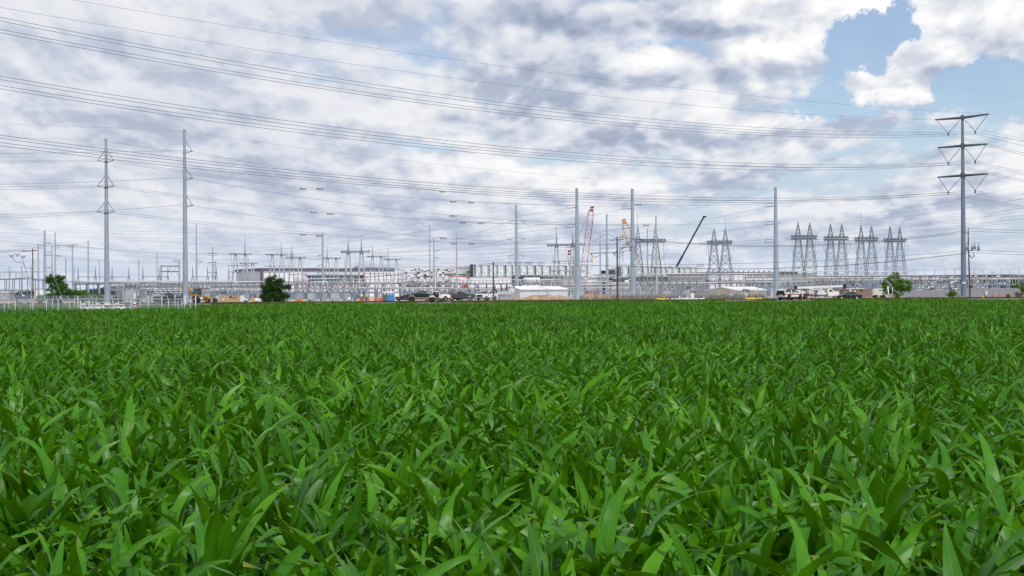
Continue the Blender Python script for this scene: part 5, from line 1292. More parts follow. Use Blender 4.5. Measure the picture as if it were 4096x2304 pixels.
# sedans
def sedan(label, loc, rz, pm, rim, s=1.0):
    t = thing('sedan_car', label, 'car', loc, rz, 'cars'); r = .32; ax = (-1.32, 1.35); z0 = .26
    prof = [(2.22, .32), (2.28, .5), (2.2, .68), (1.9, .80), (1.0, .92), (-1.45, .97), (-2.1, .95), (-2.25, .82), (-2.28, .5), (-2.2, .30)]
    prof = [(x, z) for x, z in prof]; prof[0] = (2.2, z0); prof[-1] = (-2.2, z0)
    b = MB(); b.prism(side_body(prof, ax, r * 1.15, .9), -.86, .86); b.build('body', pm, t, .07)
    cab = [(1.15, .86), (.35, 1.34), (-.1, 1.44), (-.7, 1.42), (-1.25, 1.24), (-1.75, .92)]
    b = MB(); n = len(cab); vs = [(x, s_ * (.80 - (z - .88) * .35), z) for s_ in (-1, 1) for x, z in cab]
    b.add(vs, [tuple(range(n)), tuple(range(2 * n - 1, n - 1, -1))] + [(i, n + i, n + i + 1, i + 1) for i in range(n - 1)], False); b.build('cabin', pm, t, .04)
    for s_ in (-1, 1):
        q = lambda x, z: (x, s_ * (.80 - (z - .88) * .35 + .012), z)
        for w in (((.95, .93), (.34, 1.29), (-.08, 1.36), (-.12, .94)), ((-.18, .94), (-.15, 1.37), (-.68, 1.35), (-1.2, 1.14), (-1.42, .96))):
            b = MB(); b.add([q(*p) for p in w], [tuple(range(len(w)))]); b.build('window', m_glass, t)
        b = MB(); b.cbox((2.16, s_ * .62, .70), (.16, .36, .13)); b.build('headlight', m_head, t)
        b = MB(); b.cbox((-2.16, s_ * .66, .80), (.22, .34, .17)); b.build('taillight', m_tail, t)
        b = MB(); b.cbox((.78, s_ * .93, .98), (.14, .18, .12)); b.build('mirror', pm, t)
        b = MB(); b.cbox((-.25, s_ * .875, .83), (.15, .03, .04)); b.build('door_handle', m_chrome, t)
    b = MB(); b.add([(1.08, -.72, .93), (1.08, .72, .93), (.38, .60, 1.33), (.38, -.60, 1.33)], [(0, 1, 2, 3)]); [v.__setitem__(0, v[0] + .035) for v in b.v]; b.build('windshield', m_glass, t)
    b = MB(); b.add([(-1.70, -.72, .96), (-1.70, .72, .96), (-1.24, .64, 1.24), (-1.24, -.64, 1.24)], [(3, 2, 1, 0)]); [v.__setitem__(0, v[0] - .03) for v in b.v]; b.build('rear_window', m_glass, t)
    for x in ax:
        for s_ in (-1, 1): wheel(t, x, s_ * .76, r, rim, .2)
    t.scale = (s,) * 3; return t
sedan('black sedan driving along the road in front of the brown brick hut', G(3393, 258, .01), LEFT, K_black, mat('white_hubcap', (.7, .72, .75), .4), 1.02)
sedan('dark red car parked between the white pickup and the dark grey pickup', G(1808, 300, .05), R(20), K_red, m_rim, 1.15)
# crane truck
m_tw = paint('truck_white', (.76, .75, .72)); 
def crane_truck(label, loc, s=1.0, long_=True):
    t = thing('crane_truck', label, 'crane truck', loc, 0, 'crane trucks')
    b = MB(); b.box((-6.8, -1.1, .85), (4.6, 1.1, 1.15)); b.build('chassis', m_black, t)
    b = MB(); b.prism([(2.3, .75), (2.3, 2.75), (2.6, 2.95), (3.5, 2.92), (4.0, 2.15), (5.5, 2.0), (5.75, 1.7), (5.8, .75)], -1.15, 1.15); b.build('cab', m_tw, t, .08)
    for s_ in (-1, 1):
        b = MB(); b.add([(2.75, s_ * 1.165, 2.0), (3.55, s_ * 1.165, 2.0), (3.4, s_ * 1.165, 2.7), (2.75, s_ * 1.165, 2.7)], [(0, 1, 2, 3)]); b.build('window', m_glass, t)
        b = MB(); b.cbox((3.95, s_ * 1.35, 2.35), (.15, .2, .5)); b.build('mirror', m_tw, t)
        for x in (-5.6, -4.4, 4.7): wheel(t, x, s_ * .98, .52, m_rim, .3)
    b = MB(); b.add([(4.02, -1.0, 2.2), (4.02, 1.0, 2.2), (3.55, .95, 2.85), (3.55, -.95, 2.85)], [(0, 1, 2, 3)]); [v.__setitem__(0, v[0] + .04) for v in b.v]; b.build('windshield', m_glt, t)
    b = MB(); b.prism([(-1.0, .75), (-.2, 2.4), (1.2, 2.4), (1.9, 1.0), (1.7, .75)], -1.0, 1.0); b.build('winch_housing', m_tw, t, .05)
    b = MB(); b.tube([(-7.2, 0, 3.3), (7.2, 0, 3.75)], .42, 4, smooth=False); b.build('boom', m_tw, t)
    b = MB(); b.tube([(-4.5, 0, 2.6), (1.0, 0, 2.9)], .16, 8); b.build('lift_cylinder', m_tw, t)
    b = MB(); b.box((-3.3, -.7, 1.15), (-2.2, .7, 3.2)); b.build('turret', m_tw, t)
    b = MB(); b.cbox((7.6, 0, 3.6), (1.0, .8, 1.5)); b.build('boom_head', m_black, t)
    b = MB(); b.cbox((-7.4, 0, 3.4), (.9, .8, .9)); b.build('winch_drum', m_black, t)
    b = MB(); b.add([(-7.1, -.3, 2.9), (-4.2, -.3, 2.0), (-4.2, .3, 2.0), (-7.1, .3, 2.9), (-7.1, -.3, 2.2), (-4.2, -.3, 1.4), (-4.2, .3, 1.4), (-7.1, .3, 2.2)], [(0, 1, 2, 3), (7, 6, 5, 4), (0, 4, 5, 1), (3, 2, 6, 7), (0, 3, 7, 4), (1, 5, 6, 2)]); b.build('tarpaulin', m_white, t)
    for x in (-2.0, 2.0):
        for s_ in (-1, 1):
            b = MB(); b.bar((x, s_ * 1.2, 1.3), (x, s_ * 1.4, .2), .14); b.build('outrigger', m_black, t)
    b = MB(); b.box((-6.2, -1.05, 1.15), (-3.6, 1.05, 1.6)); b.build('tool_bed', m_galvd, t)
    b = MB(); b.cbox((2.9, 0, 3.05), (.5, .3, .18)); b.build('beacon', m_yel, t)
    t.scale = (s,) * 3; return t
crane_truck('white truck with a long white telescopic crane boom laid over its cab', G(3279, 297, .0), .68)
t = thing('lift_vehicle', 'cream boom lift with a folded arm partly hidden by the leafy tree', 'boom lift', G(3515, 292), 0); t.scale = (.85,) * 3
b = MB(); b.prism([(-1.4, .7), (-1.4, 1.6), (.6, 1.7), (1.4, 1.1), (1.5, .7)], -.8, .8); b.build('body', mat('cream_paint', (.6, .57, .5), .5), t, .05)
b = MB(); b.tube([(-1.3, 0, 2.15), (3.0, 0, 2.3)], .26, 4, smooth=False); b.cbox((-.8, 0, 1.95), (1.4, .7, .6)); b.build('arm', MATS['cream_paint'], t)
b = MB(); b.box((2.6, -.5, 1.2), (3.3, .5, 1.8)); b.build('basket', m_black, t)
for x in (-.9, 1.0):
    for s in (-1, 1): wheel(t, x, s * .8, .42, m_rimd, .3)
# backhoe loader
m_cat = mat('machine_yellow', (.40, .19, .03), .5, 0, .15, 1.5); t = thing('backhoe_loader', 'yellow backhoe loader with raised folded digging arm beside the second tall pole', 'backhoe', G(797, 292), 0)
b = MB(); b.prism([(-1.0, .7), (-1.0, 1.35), (.2, 1.45), (1.9, 1.3), (2.2, 1.1), (2.2, .6)], -.55, .55); b.build('body', m_cat, t, .05)
b = MB()
for x in (-1.0, .35):
    for s in (-.62, .62): b.bar((x, s, 1.3), (x + (.05 if x < 0 else -.1), s * .95, 2.75), .09)
b.box((-1.15, -.75, 2.75), (.5, .75, 2.88)); b.build('cab_frame', m_black, t)
b = MB(); b.box((-.95, -.57, 1.45), (.25, .57, 2.7)); b.build('cab_glass', m_glt, t)
b = MB(); b.box((-1.2, -.8, 2.88), (.55, .8, 2.95)); b.build('roof', m_cat, t)
for s in (-1, 1):
    wheel(t, -.55, s * .82, .72, m_cat, .4); wheel(t, 1.75, s * .75, .45, m_cat, .3)
    b = MB(); b.tube([(.8, s * .8, 1.35), (2.2, s * .8, .9), (3.0, s * .8, .55)], .12, 6); b.build('loader_arm', m_cat, t)
    b = MB(); b.tube([(-.55 + .85 * math.cos(math.pi * k / 8), s * .82, .78 + .85 * math.sin(math.pi * k / 8)) for k in range(9)], .13, 6); b.build('mudguard', m_cat, t)
b = MB(); b.prism([(2.9, .1), (3.0, .8), (3.5, .9), (3.7, .15)], -1.0, 1.0); b.build('front_bucket', m_black, t)
b = MB(); b.tube([(-1.1, 0, .9), (-1.6, 0, 2.2), (-2.6, 0, 3.9)], [.22, .26, .17], 6); b.build('boom', m_cat, t)
b = MB(); b.tube([(-2.6, 0, 3.95), (-3.1, 0, 2.9), (-3.5, 0, 1.7)], [.17, .18, .12], 6); b.build('dipper', m_cat, t)
b = MB(); b.use(m_black).tube([(-2.9, 0, 4.3), (-3.6, 0, 2.9)], .08, 6); b.build('hydraulic_ram', None, t)
b = MB(); b.prism([(-3.6, 1.7), (-3.1, 1.6), (-2.9, .9), (-3.5, .8), (-3.8, 1.2)], -.35, .35); b.build('digging_bucket', m_black, t)
b = MB(); b.cbox((.7, -.93, .95), (.5, .05, .42)); b.build('warning_sign', m_white, t)
# ------------------------------------------------------------------ things on and around the site
def text(body, size, parent, loc, rot, m, name='lettering'):
    c = bpy.data.curves.new(name, 'FONT'); c.body = body; c.size = size; c.extrude = .004; c.align_x = 'CENTER'; c.align_y = 'CENTER'
    o = bpy.data.objects.new(name, c); COL.objects.link(o); o.parent = parent; o.location = loc; o.rotation_euler = rot; c.materials.append(m); me = bpy.data.meshes.new_from_object(o); q = bpy.data.objects.new(name, me); COL.objects.link(q); q.parent = parent; q.location = loc; q.rotation_euler = rot; bpy.data.objects.remove(o); return q
m_cont = mat('tan_container', (.47, .34, .20), .65, 0, .08, .8)
t = thing('shipping_container', 'tan corrugated container with a black company sign, beside the plywood hatch', 'container', G(919, 297), R(-2)); L = 2.25
b = MB(); b.box((-L, 0, .1), (L, 2.4, 1.45)); b.build('shell', m_cont, t)
b = MB()
for i in range(30): x = -L + .08 + i * (2 * L - .16) / 29; b.box((x - .035, -.03, .18), (x + .035, .02, 1.38))
b.build('corrugation', m_cont, t)
b = MB(); b.box((-L, -.04, 1.38), (L, .02, 1.47)); b.box((-L, -.04, .08), (L, .02, .18)); b.build('edge_rail', m_cont, t)
b = MB(); b.box((L, .1, .15), (L + .22, 2.3, 1.4)); b.build('door_end', m_white, t)
s = thing_part('company_sign', t, (.72, -.05, 1.1)); b = MB(); b.use(m_black).box((-.74, -.015, -.23), (.74, .015, .23)); b.build('sign_board', None, s)
b = MB(); b.use(mat('sign_purple', (.10, .03, .14), .5)).box((-.68, -.03, -.15), (-.26, -.016, .12)); b.use(m_yel).add([(-.3, -.028, .14), (-.1, -.028, .14), (-.04, -.028, -.02), (-.12, -.028, -.16), (-.28, -.028, -.14)], [(0, 1, 2, 3, 4)]); b.build('emblem', None, s)
b = MB(); b.use(m_white)
for k in range(4): b.box((.02 + k * .17, -.03, .02), (.15 + k * .17, -.016, .13))
b.use(m_yel).box((.02, -.03, -.12), (.66, -.016, -.07)); b.build('sign_lettering', None, s)
b = MB(); b.use(m_white).box((-1.58, -.045, .48), (-1.12, -.03, .8)); b.use(mat('sticker_blue', (.12, .35, .6), .5)).box((-1.5, -.055, .62), (-1.2, -.045, .72)); b.build('sticker', None, t)
# grey trailer/roll-off with sign near the left edge
t = thing('storage_bin', 'dark grey roll-off bin with a white and blue placard near the left edge', 'storage bin', G(89, 300)); m_dkg = mat('dark_grey_bin', (.095, .12, .155), .6, 0, .12, .8)
b = MB(); b.box((-1.55, 0, .95), (1.45, 2.2, 1.98)); b.build('shell', m_dkg, t)
b = MB()
for i in range(9): x = -1.45 + i * .35; b.box((x - .04, -.05, 1.0), (x + .04, .0, 1.95))
b.build('ribs', m_dkg, t)
b = MB(); b.use(m_white).box((-.02, -.09, 1.55), (.5, -.06, 1.85)); b.use(mat('placard_blue', (.02, .06, .25), .5)).box((-.02, -.092, 1.42), (.5, -.06, 1.55)); b.use(m_red).box((.08, -.10, 1.68), (.24, -.091, 1.73)); b.build('placard', None, t)
for sx in (-1.2, 1.1):
    b = MB(); b.box((sx - .2, .2, 0), (sx + .2, 2.0, .95)); b.build('support', m_dkg, t)
t = thing('trailer_box', 'pale grey low trailer box with dark lettering behind the white fence', 'trailer', G(97, 285)); b = MB(); b.box((-1.25, 0, .35), (1.35, 1.6, .95)); b.build('box', m_cab, t)
text('IFUP', .42, t, (.25, -.02, .66), (R(90), 0, 0), m_dkg); 
for s in (-1, 1):
    b = MB(); b.tube([(s * .8, .1, .3), (s * .8, .35, .3)], .28, 12); b.build('wheel', m_tyre, t)
f = Facade('control_house', 'white windowless control house behind the wooden pole with looped cables', 'building', 137, 400, 196, 400); b = MB(); b.box(*f.rect(137, 1160, 196, 1200, 0, 6)); b.build('wall', m_bwhite, f.t)
b = MB(); b.box(*f.rect(139, 1153.5, 144, 1160, -1, .8)); b.box(*f.rect(161, 1152, 167, 1160, -1, .8)); b.box(*f.rect(170, 1153, 174, 1160, -1, .8)); b.build('roof_unit', m_btaupe, f.t)
f = Facade('control_house', 'grey flat-roofed control house at the left edge', 'building', -30, 400, 36, 400); b = MB(); b.box(*f.rect(-30, 1170, 34, 1205, 0, 6)); b.build('wall', m_bgrey, f.t); b = MB(); b.box(*f.rect(-32, 1167.5, 36, 1170, .2, 6.5)); b.build('roof', m_white, f.t)
# blue portable toilets
def toilet(label, px, col, Y=296):
    t = thing('portable_toilet', label, 'portable toilet', G(px, Y), R(-4), 'portable toilets'); m = col
    b = MB(); b.box((-.52, -.52, .08), (.52, .52, 1.78)); b.build('cabin', m, t, .03)
    b = MB(); hull8(b, (-.56, .56, .56, 1.78), (-.42, .42, .42, 1.98)); b.build('roof', m_white, t, .03)
    b = MB(); b.box((-.38, -.545, .16), (.38, -.52, 1.72)); b.build('door', m, t)
    b = MB(); b.use(m_white).box((-.24, -.56, 1.4), (.24, -.546, 1.68)); b.use(m_red).box((-.2, -.565, 1.5), (.2, -.561, 1.6)); b.build('sign', None, t)
    b = MB(); b.cbox((.28, -.56, .95), (.05, .05, .14)); b.build('handle', m_black, t)
    b = MB(); b.box((-.55, -.55, 0), (.55, .55, .08)); b.build('skid', m_black, t)
m_tblue = mat('toilet_blue', (.055, .24, .52), .5, 0, .06); m_tgry = mat('toilet_grey', (.10, .11, .125), .6, 0, .1)
toilet('bright blue portable toilet, right one of the pair', 1567, m_tblue); toilet('bright blue portable toilet beside the dark grey one', 1554, m_tblue); toilet('dark grey portable toilet left of the blue pair', 1541, m_tgry)
# traffic barrels
m_org = mat('barrel_orange', (.72, .16, .02), .5, 0, .08)
def barrel(label, px, Y):
    t = thing('traffic_barrel', label, 'traffic barrel', G(px, Y), 0, 'orange traffic barrels')
    b = MB()
    for i, (z0, z1, m) in enumerate(((.05, .3, m_org), (.3, .48, m_red), (.48, .66, m_org), (.66, .82, m_red), (.82, 1.0, m_org))):
        b.use(m).lathe((0, 0, 0), [(.30 - .10 * z0, z0), (.30 - .10 * z1, z1)], 12)
    b.build('drum', None, t); b = MB(); b.lathe((0, 0, 0), [(.40, 0), (.38, .06)], 12); b.build('base', m_black, t)
    b = MB(); b.tube([(-.1, 0, 1.0), (-.1, 0, 1.1), (.1, 0, 1.1), (.1, 0, 1.0)], .025, 5); b.build('handle', m_org, t); t.scale = (.72, .72, .75)
for px, lab in ((1441, 'leftmost, behind the seated worker'), (1453, 'second from the left, left of the lime-vested worker'), (1475, 'just right of the lime-vested worker'), (1500, 'left of the close pair before the toilets'), (1507, 'in the middle of the row before the toilets'), (1519, 'left of the close pair near the toilets'), (1526, 'nearest to the dark grey toilet')):
    barrel('orange striped traffic barrel, ' + lab, px, 292)
barrel('orange striped traffic barrel before the slatted fence, left of two', 3973, 290); barrel('orange striped traffic barrel before the slatted fence, right of two', 3999, 290)
# plywood hatch, white tank, orange cover, cabinets
t = thing('plywood_box', 'orange-brown plywood box leaning beside the round bush', 'box', G(1009, 296)); b = MB(); b.box((-.33, 0, 0), (.33, .6, .92)); b.build('shell', mat('plywood', (.55, .33, .11), .7, 0, .15, 3), t)
b = MB(); b.cbox((.05, -.02, .6), (.1, .04, .16)); b.build('latch', m_black, t)
b = MB(); p = G(1032, 297); b.o = p; b.tube([p + Vector((-.8, 0, .35)), p + Vector((-.6, 0, .42)), p + Vector((.6, 0, .42)), p + Vector((.85, 0, .35))], [.2, .38, .38, .2], 12); tag(b.build('fuel_tank', m_white), 'white rounded tank lying at the left foot of the round bush', 'tank')
t = thing('orange_roller', 'small bright orange roller machine right of the round bush', 'roller', G(1196, 296)); b = MB(); b.tube([(-.42, -.3, .3), (-.42, .3, .3)], .3, 14); b.tube([(.42, -.3, .25), (.42, .3, .25)], .25, 14); b.build('drum', m_org, t); b = MB(); b.box((-.5, -.25, .35), (.5, .25, .62)); b.build('body', m_org, t, .05); b = MB(); b.bar((.1, 0, .6), (.4, 0, .95), .05); b.build('handle', m_black, t)
t = thing('white_van', 'small white cab truck standing right of the tan container', 'van', G(972, 300), RIGHT); b = MB(); b.prism([(-.9, .3), (-.9, 1.1), (-.4, 1.2), (.1, 1.15), (.4, .75), (.9, .68), (.95, .3)], -.6, .6); b.build('body', K_white, t, .05)
b = MB(); b.box((-.5, -.615, .72), (.05, -.6, 1.05)); b.build('window', m_glass, t)
for x in (-.55, .6):
    for s in (-1, 1): wheel(t, x, s * .55, .26, m_rim, .16)
# notice boards on the yard fence
for px, py0, py1, w_, lab, m in ((1397, 1188, 1198, 10, 'blank white notice board under the thickest gantry', m_white), (1911, 1183, 1192, 5, 'small white warning board behind the white pickup', m_white), (986, 1195, 1203, 9, 'white and red notice board near the plywood box', m_white)):
    p = P(px, py1, 308); z1 = P(px, py0, 308).z; w2 = w_ * 308 / F / 2; g = G(px, 308); t = thing('notice_board', lab, 'sign', g, 0, 'notice boards')
    b = MB(); b.box((-w2, -.03, p.z), (w2, .03, z1)); b.build('board', m, t); b = MB(); b.bar((0, .06, 0), (0, .06, z1 - .1), .06); b.build('post', m_galv, t)
    if px == 986: b = MB(); b.box((-w2 * .9, -.045, z1 - .16), (w2 * .9, -.031, z1 - .03)); b.build('red_header', m_red, t)
# ------------------------------------------------------------------ workers
m_skin = mat('skin', (.42, .25, .17), .6, 0, .05); m_lime = mat('lime_vest', (.48, .62, .05), .7, 0, .08); m_hat = mat('white_hard_hat', (.75, .75, .72), .4); m_jean = mat('work_trousers', (.05, .06, .09), .8, 0, .1); m_boot = mat('work_boots', (.06, .04, .03), .8)
def skin_body(name, verts, edges, radii, m, parent, root=0):
    me = bpy.data.meshes.new(name); me.from_pydata(verts, edges, []); o = bpy.data.objects.new(name, me); COL.objects.link(o); o.parent = parent
    sm = o.modifiers.new('skin', 'SKIN'); 
    for v, r in zip(me.skin_vertices[0].data, radii): v.radius = (r, r)
    me.skin_vertices[0].data[root].use_root = True; ss = o.modifiers.new('smooth', 'SUBSURF'); ss.levels = 1; ss.render_levels = 1; me.materials.append(m); sm.use_smooth_shade = True; return o
def person(label, loc, rz, vest, arm=0.3, bend=0.0, sitting=False):
    t = thing('person', label, 'person', loc, rz, 'workers')
    H = .92
    V = [(0, 0, H), (0, -.01 - bend * .3, 1.15), (0, -.01 - bend, 1.38), (0, -bend - .01, 1.50), (0, -bend - .03, 1.62), (0, -bend - .02, 1.72)]
    E = [(0, 1), (1, 2), (2, 3), (3, 4), (4, 5)]; Rr = [.135, .13, .15, .06, .09, .085]
    for s in (-1, 1):
        k = len(V); V += [(s * .10, 0, H - .06), (s * .11, -.02, .5), (s * .11, .02, .09), (s * .12, -.14, .04)]; E += [(0, k), (k, k + 1), (k + 1, k + 2), (k + 2, k + 3)]; Rr += [.095, .065, .045, .042]
        k = len(V); a = arm * (1 if s > 0 else .4)
        V += [(s * .20, -bend, 1.40), (s * .25, -bend - a * .3, 1.15), (s * .23, -bend - .1 - a * .8, .95 + a * .25), (s * .23, -bend - .14 - a * .9, .87 + a * .3)]; E += [(2, k), (k, k + 1), (k + 1, k + 2), (k + 2, k + 3)]; Rr += [.058, .046, .036, .04]
    skin_body('body', V, E, Rr, m_skin, t)
    b = MB(); c = (0, -bend, 0); b.lathe((0, -bend * .5, 0), [(.155, .88), (.165, 1.0), (.175, 1.2), (.19, 1.36), (.12, 1.46), (.07, 1.49)], 12); b.v = [Vector((v.x * 1.12, v.y, v.z)) for v in b.v]; b.build('vest', vest, t)
    b = MB(); b.tube([(-.2, -bend * .8, 1.40), (-.25, -bend - .03, 1.18)], [.075, .062], 8); b.tube([(.2, -bend * .8, 1.40), (.25, -bend - .3 * arm, 1.16)], [.075, .062], 8); b.build('sleeves', vest, t)
    b = MB()
    for s in (-1, 1): b.tube([(s * .09, 0, .93), (s * .115, -.02, .5), (s * .115, .02, .1)], [.115, .085, .065], 8)
    b.build('trousers', m_jean, t)
    b = MB()
    for s in (-1, 1): b.tube([(s * .115, .06, .055), (s * .12, -.17, .045)], [.055, .05], 8)
    b.build('boots', m_boot, t)
    b = MB(); b.lathe((0, -bend - .02, 1.70), [(.15, -.005), (.13, .02), (.12, .07), (.07, .12), (.01, .13)], 12); b.build('hard_hat', m_hat, t)
    return t
o = person('worker in lime vest and white hard hat standing among the orange barrels', G(1466, 296), R(60), m_lime, .3); o.scale = (1.0,) * 3
person('worker in a pale shirt bending forward behind the leftmost barrels', G(1447, 299), R(200), m_hat, .9, .25)
dk = next(o for o in bpy.data.objects if o.name == 'steel_deck')
zz = P(1871, 1097, 597).z; p = P(1871, 1097, 597); person('tiny worker in a lime vest up on the unfinished steel deck', (p.x, 598.5, P(1871, 1097, 598).z - .05), R(120), m_lime, .6)
# ------------------------------------------------------------------ white fence enclosure in the field with valves
m_fpost = mat('white_galvanised_post', (.42, .47, .51), .5, .15, .06, 3)
def mesh_mat():
    m = bpy.data.materials.new('chain_link_mesh'); m.use_nodes = True; t = NT(m.node_tree); n = m.node_tree.nodes
    tc = n.new('ShaderNodeTexCoord').outputs['Object']; x, y, z = t.sep(tc)
    f = t.m('FRACT', t.m('MULTIPLY', t.m('ADD', x, z), 14.0)); g = t.m('FRACT', t.m('MULTIPLY', t.m('SUBTRACT', x, z), 14.0))
    a = t.m('MAXIMUM', t.rng(f, .90, .95), t.rng(g, .90, .95))
    tr = n.new('ShaderNodeBsdfTransparent'); mx = n.new('ShaderNodeMixShader'); b = n['Principled BSDF']; b.inputs['Base Color'].default_value = (.42, .47, .52, 1); b.inputs['Roughness'].default_value = .5
    m.node_tree.links.new(a, mx.inputs[0]); m.node_tree.links.new(tr.outputs[0], mx.inputs[1]); m.node_tree.links.new(b.outputs[0], mx.inputs[2]); m.node_tree.links.new(mx.outputs[0], n['Material Output'].inputs[0]); return m
m_mesh = mesh_mat()
def chain_fence(name, label, a, c, n, H, arm=None, group=None, mid=False, mesh=True, pr=.034, posts=None, tall_ends=True):
    a, c = Vector(a), Vector(c); d = c - a; L = d.length; t = thing(name, label, 'fence', a, math.atan2(d.y, d.x), group)
    for i, u in enumerate(posts or [k / n for k in range(n + 1)]):
        x = L * u; end = tall_ends and (u in (0, 1)); b = MB(); r = pr * (1.5 if end else 1)
        b.tube([(x, 0, 0), (x, 0, H + (.30 if end else 0))], r, 8)
        if arm and not end: b.bar((x, 0, H - .02), (x + arm[0], arm[1], H + .30), .05)
        b.build('post', m_fpost, t)
    b = MB(); b.tube([(0, 0, H), (L, 0, H)], .027, 6); b.build('top_rail', m_fpost, t)
    if mid: b = MB(); b.tube([(0, 0, H * mid), (L, 0, H * mid)], .027, 6); b.build('mid_rail', m_fpost, t)
    if mesh: b = MB(); b.add([(0, .03, .05), (L, .03, .05), (L, .03, H), (0, .03, H)], [(0, 1, 2, 3)]); b.build('chain_link', m_mesh, t)
    if arm:
        b = MB()
        for k in (.35, .7, 1.0): b.tube([(0, arm[1] * k, H + .30 * k), (L, arm[1] * k, H + .30 * k)], .008, 4)
        b.build('barbed_wire', m_galv, t)
    return t
FE = 'white chain-link fence around the valves'
pc = lambda px, Y: G(px, Y)
chain_fence('chain_link_fence', 'front run of the white chain-link fence, left of its tall corner post', pc(-160, 111), pc(311, 111), 8, 1.6, (-.17, 0.0), FE, posts=[0, .18, .31, .47, .62, .735, .835, .93, 1])
chain_fence('chain_link_fence', 'front run of the white chain-link fence, before the white valves', pc(312, 111), pc(738, 111), 6, 1.6, (-.14, 0), FE, posts=[0, .14, .33, .50, .66, .85, 1])
chain_fence('chain_link_fence', 'rear run of the white chain-link fence, behind the white valves', pc(-140, 126), pc(648, 126), 9, 1.62, (.14, 0), FE)
chain_fence('chain_link_gate', 'open gate frame without mesh at the right end of the white fence', pc(742, 111), pc(783, 111), 2, 1.6, None, FE, mid=.42, mesh=False, tall_ends=True)
chain_fence('chain_link_fence', 'short side run of the white chain-link fence joining the gate', pc(742, 111.2), pc(700, 125.8), 3, 1.6, None, FE)
chain_fence('chain_link_fence', 'side run of the white chain-link fence at the left edge', pc(18, 111.2), pc(-60, 125), 3, 1.6, None, FE)
# valve train of white pipes
t = thing('valve_manifold', 'row of white pipes, valves and flanges inside the white fence', 'pipe manifold', G(428, 114, .14)); X = lambda px: (G(px, 114) - G(428, 114)).x
b = MB(); b.tube([(X(318), 0, .72), (X(535), 0, .72)], .13, 12); b.build('main_pipe', m_white, t)
rg3 = random.Random(4)
for i, px in enumerate((336, 366, 380, 392, 408, 421, 430, 441, 452, 470, 486)):
    b = MB(); x = X(px); w = rg3.uniform(.13, .26)
    b.tube([(x, 0, .72), (x, 0, 1.0)], .08, 8); b.lathe((x, 0, 1.0), [(w, 0), (w, .06)], 12); b.tube([(x - w, -.05, .75), (x - w + .05, -.05, .75)], .22, 12); b.tube([(x + w, -.05, .75), (x + w + .05, -.05, .75)], .22, 12)
    if i % 3 == 0: b.cbox((x, -.05, 1.12), (w * 1.7, .2, .14))
    b.build('valve', m_white, t)
for px in (513, 528):
    b = MB(); b.tube([(X(px) - .05, 0, .72), (X(px) + .12, 0, .72)], .21, 12); b.build('flange', mat('pipe_blue', (.05, .2, .42), .5), t)
for px in (317, 352, 521):
    b = MB(); b.tube([(X(px), .3, 0), (X(px), .3, 1.38)], .06, 8); b.build('stand_pipe', m_fpost, t)
b = MB(); b.bar((X(314), -.1, .95), (X(330), -.1, .95), .05); b.build('support_frame', m_white, t)
t = thing('vent_pipe', 'tall white vent pipe with an orange and blue band inside the white fence', 'vent pipe', G(539, 114))
b = MB(); b.tube([(0, 0, 0), (0, 0, 1.35)], .10, 12); b.tube([(0, 0, 1.3), (0, 0, 2.05)], .05, 10); b.build('pipe', m_white, t)
b = MB(); b.tube([(0, 0, .78), (0, 0, 1.1)], .108, 12); b.build('orange_band', mat('band_orange', (.75, .12, .02), .5), t); b = MB(); b.tube([(0, 0, 1.14), (0, 0, 1.24)], .108, 12); b.build('blue_band', mat('band_blue', (.03, .10, .3), .5), t); b = MB(); b.bar((0, 0, 1.0), (.22, -.05, .98), .07); b.build('side_valve', m_white, t)
# yellow marker sign heads (pipeline markers)
def marker(label, px, py0, py1, Y, w=.16, m=None):
    g = G(px, Y); t = thing('marker_post', label, 'marker post', g, 0, 'yellow marker posts'); z0, z1 = P(px, py1, Y).z, P(px, py0, Y).z
    b = MB(); b.tube([(0, 0, 0), (0, 0, max(z0, .1))], .035, 6); b.build('post', m_galv, t)
    b = MB(); b.lathe((0, 0, 0), [(w * .7, z0), (w, z0 + .05), (w, z1 - .1), (w * .6, z1)], 12); b.build('sleeve', m or m_yel, t)
    b = MB(); b.lathe((0, 0, 0), [(w * 1.03, z0 + (z1 - z0) * .62), (w * 1.03, z0 + (z1 - z0) * .86)], 12); b.build('dark_band', m_black, t)
marker('yellow and dark marker post at the fence near the left edge', 57, 1208, 1223, 128, .13); marker('yellow and dark marker post before the wooden pole with looped cables', 131, 1208, 1223, 128, .13); marker('yellow marker post at the foot of the second tall pole', 731, 1205, 1217, 262, .25)
for px, Y, w, lab in ((1392, 268, .16, 'under the thickest gantry'), (2016, 268, .2, 'below the black bushings'), (3242, 266, .18, 'right of the white crew pickup'), (3330, 270, .2, 'below the crane truck cab'), (2655, 268, .25, 'left of the yellow pipe'), (3850, 268, .24, 'at the foot of the cross-arm pole'), (4046, 270, .24, 'near the right edge by the slatted fence'), (2624, 268, .1, 'beside the rail left of the yellow pipe')):
    py = 1161 - (px - 2048) * .0066 + 2.13 * F / Y
    marker('yellow marker post ' + lab, px, py - (11 if px not in (2655,) else 17), py - 2, Y, w)
b = MB(); p = G(3932, 272); b.o = p; b.box(p + Vector((-.24, -.1, .15)), p + Vector((.24, .1, .55))); o = b.build('marker_box', m_yel); tag(o, 'yellow box marker before the grey slatted fence', 'marker box')
# guy wire with a yellow guard
t = thing('guy_wire', 'guy wire with a white and yellow guard below the left tree', 'guy wire', G(262, 262)); a = P(205, 1085, 265) - G(262, 262); b = MB(); b.use(m_galv).tube([a, (0, 0, 0)], .025, 5); b.build('cable', None, t)
q = P(239, 1185, 263) - G(262, 262); q2 = P(248, 1198, 263) - G(262, 262); b = MB(); b.use(m_white).tube([q, q2], .09, 6); b.use(m_yel).tube([q2, (0, 0, .05)], .10, 6); b.build('guard', None, t)
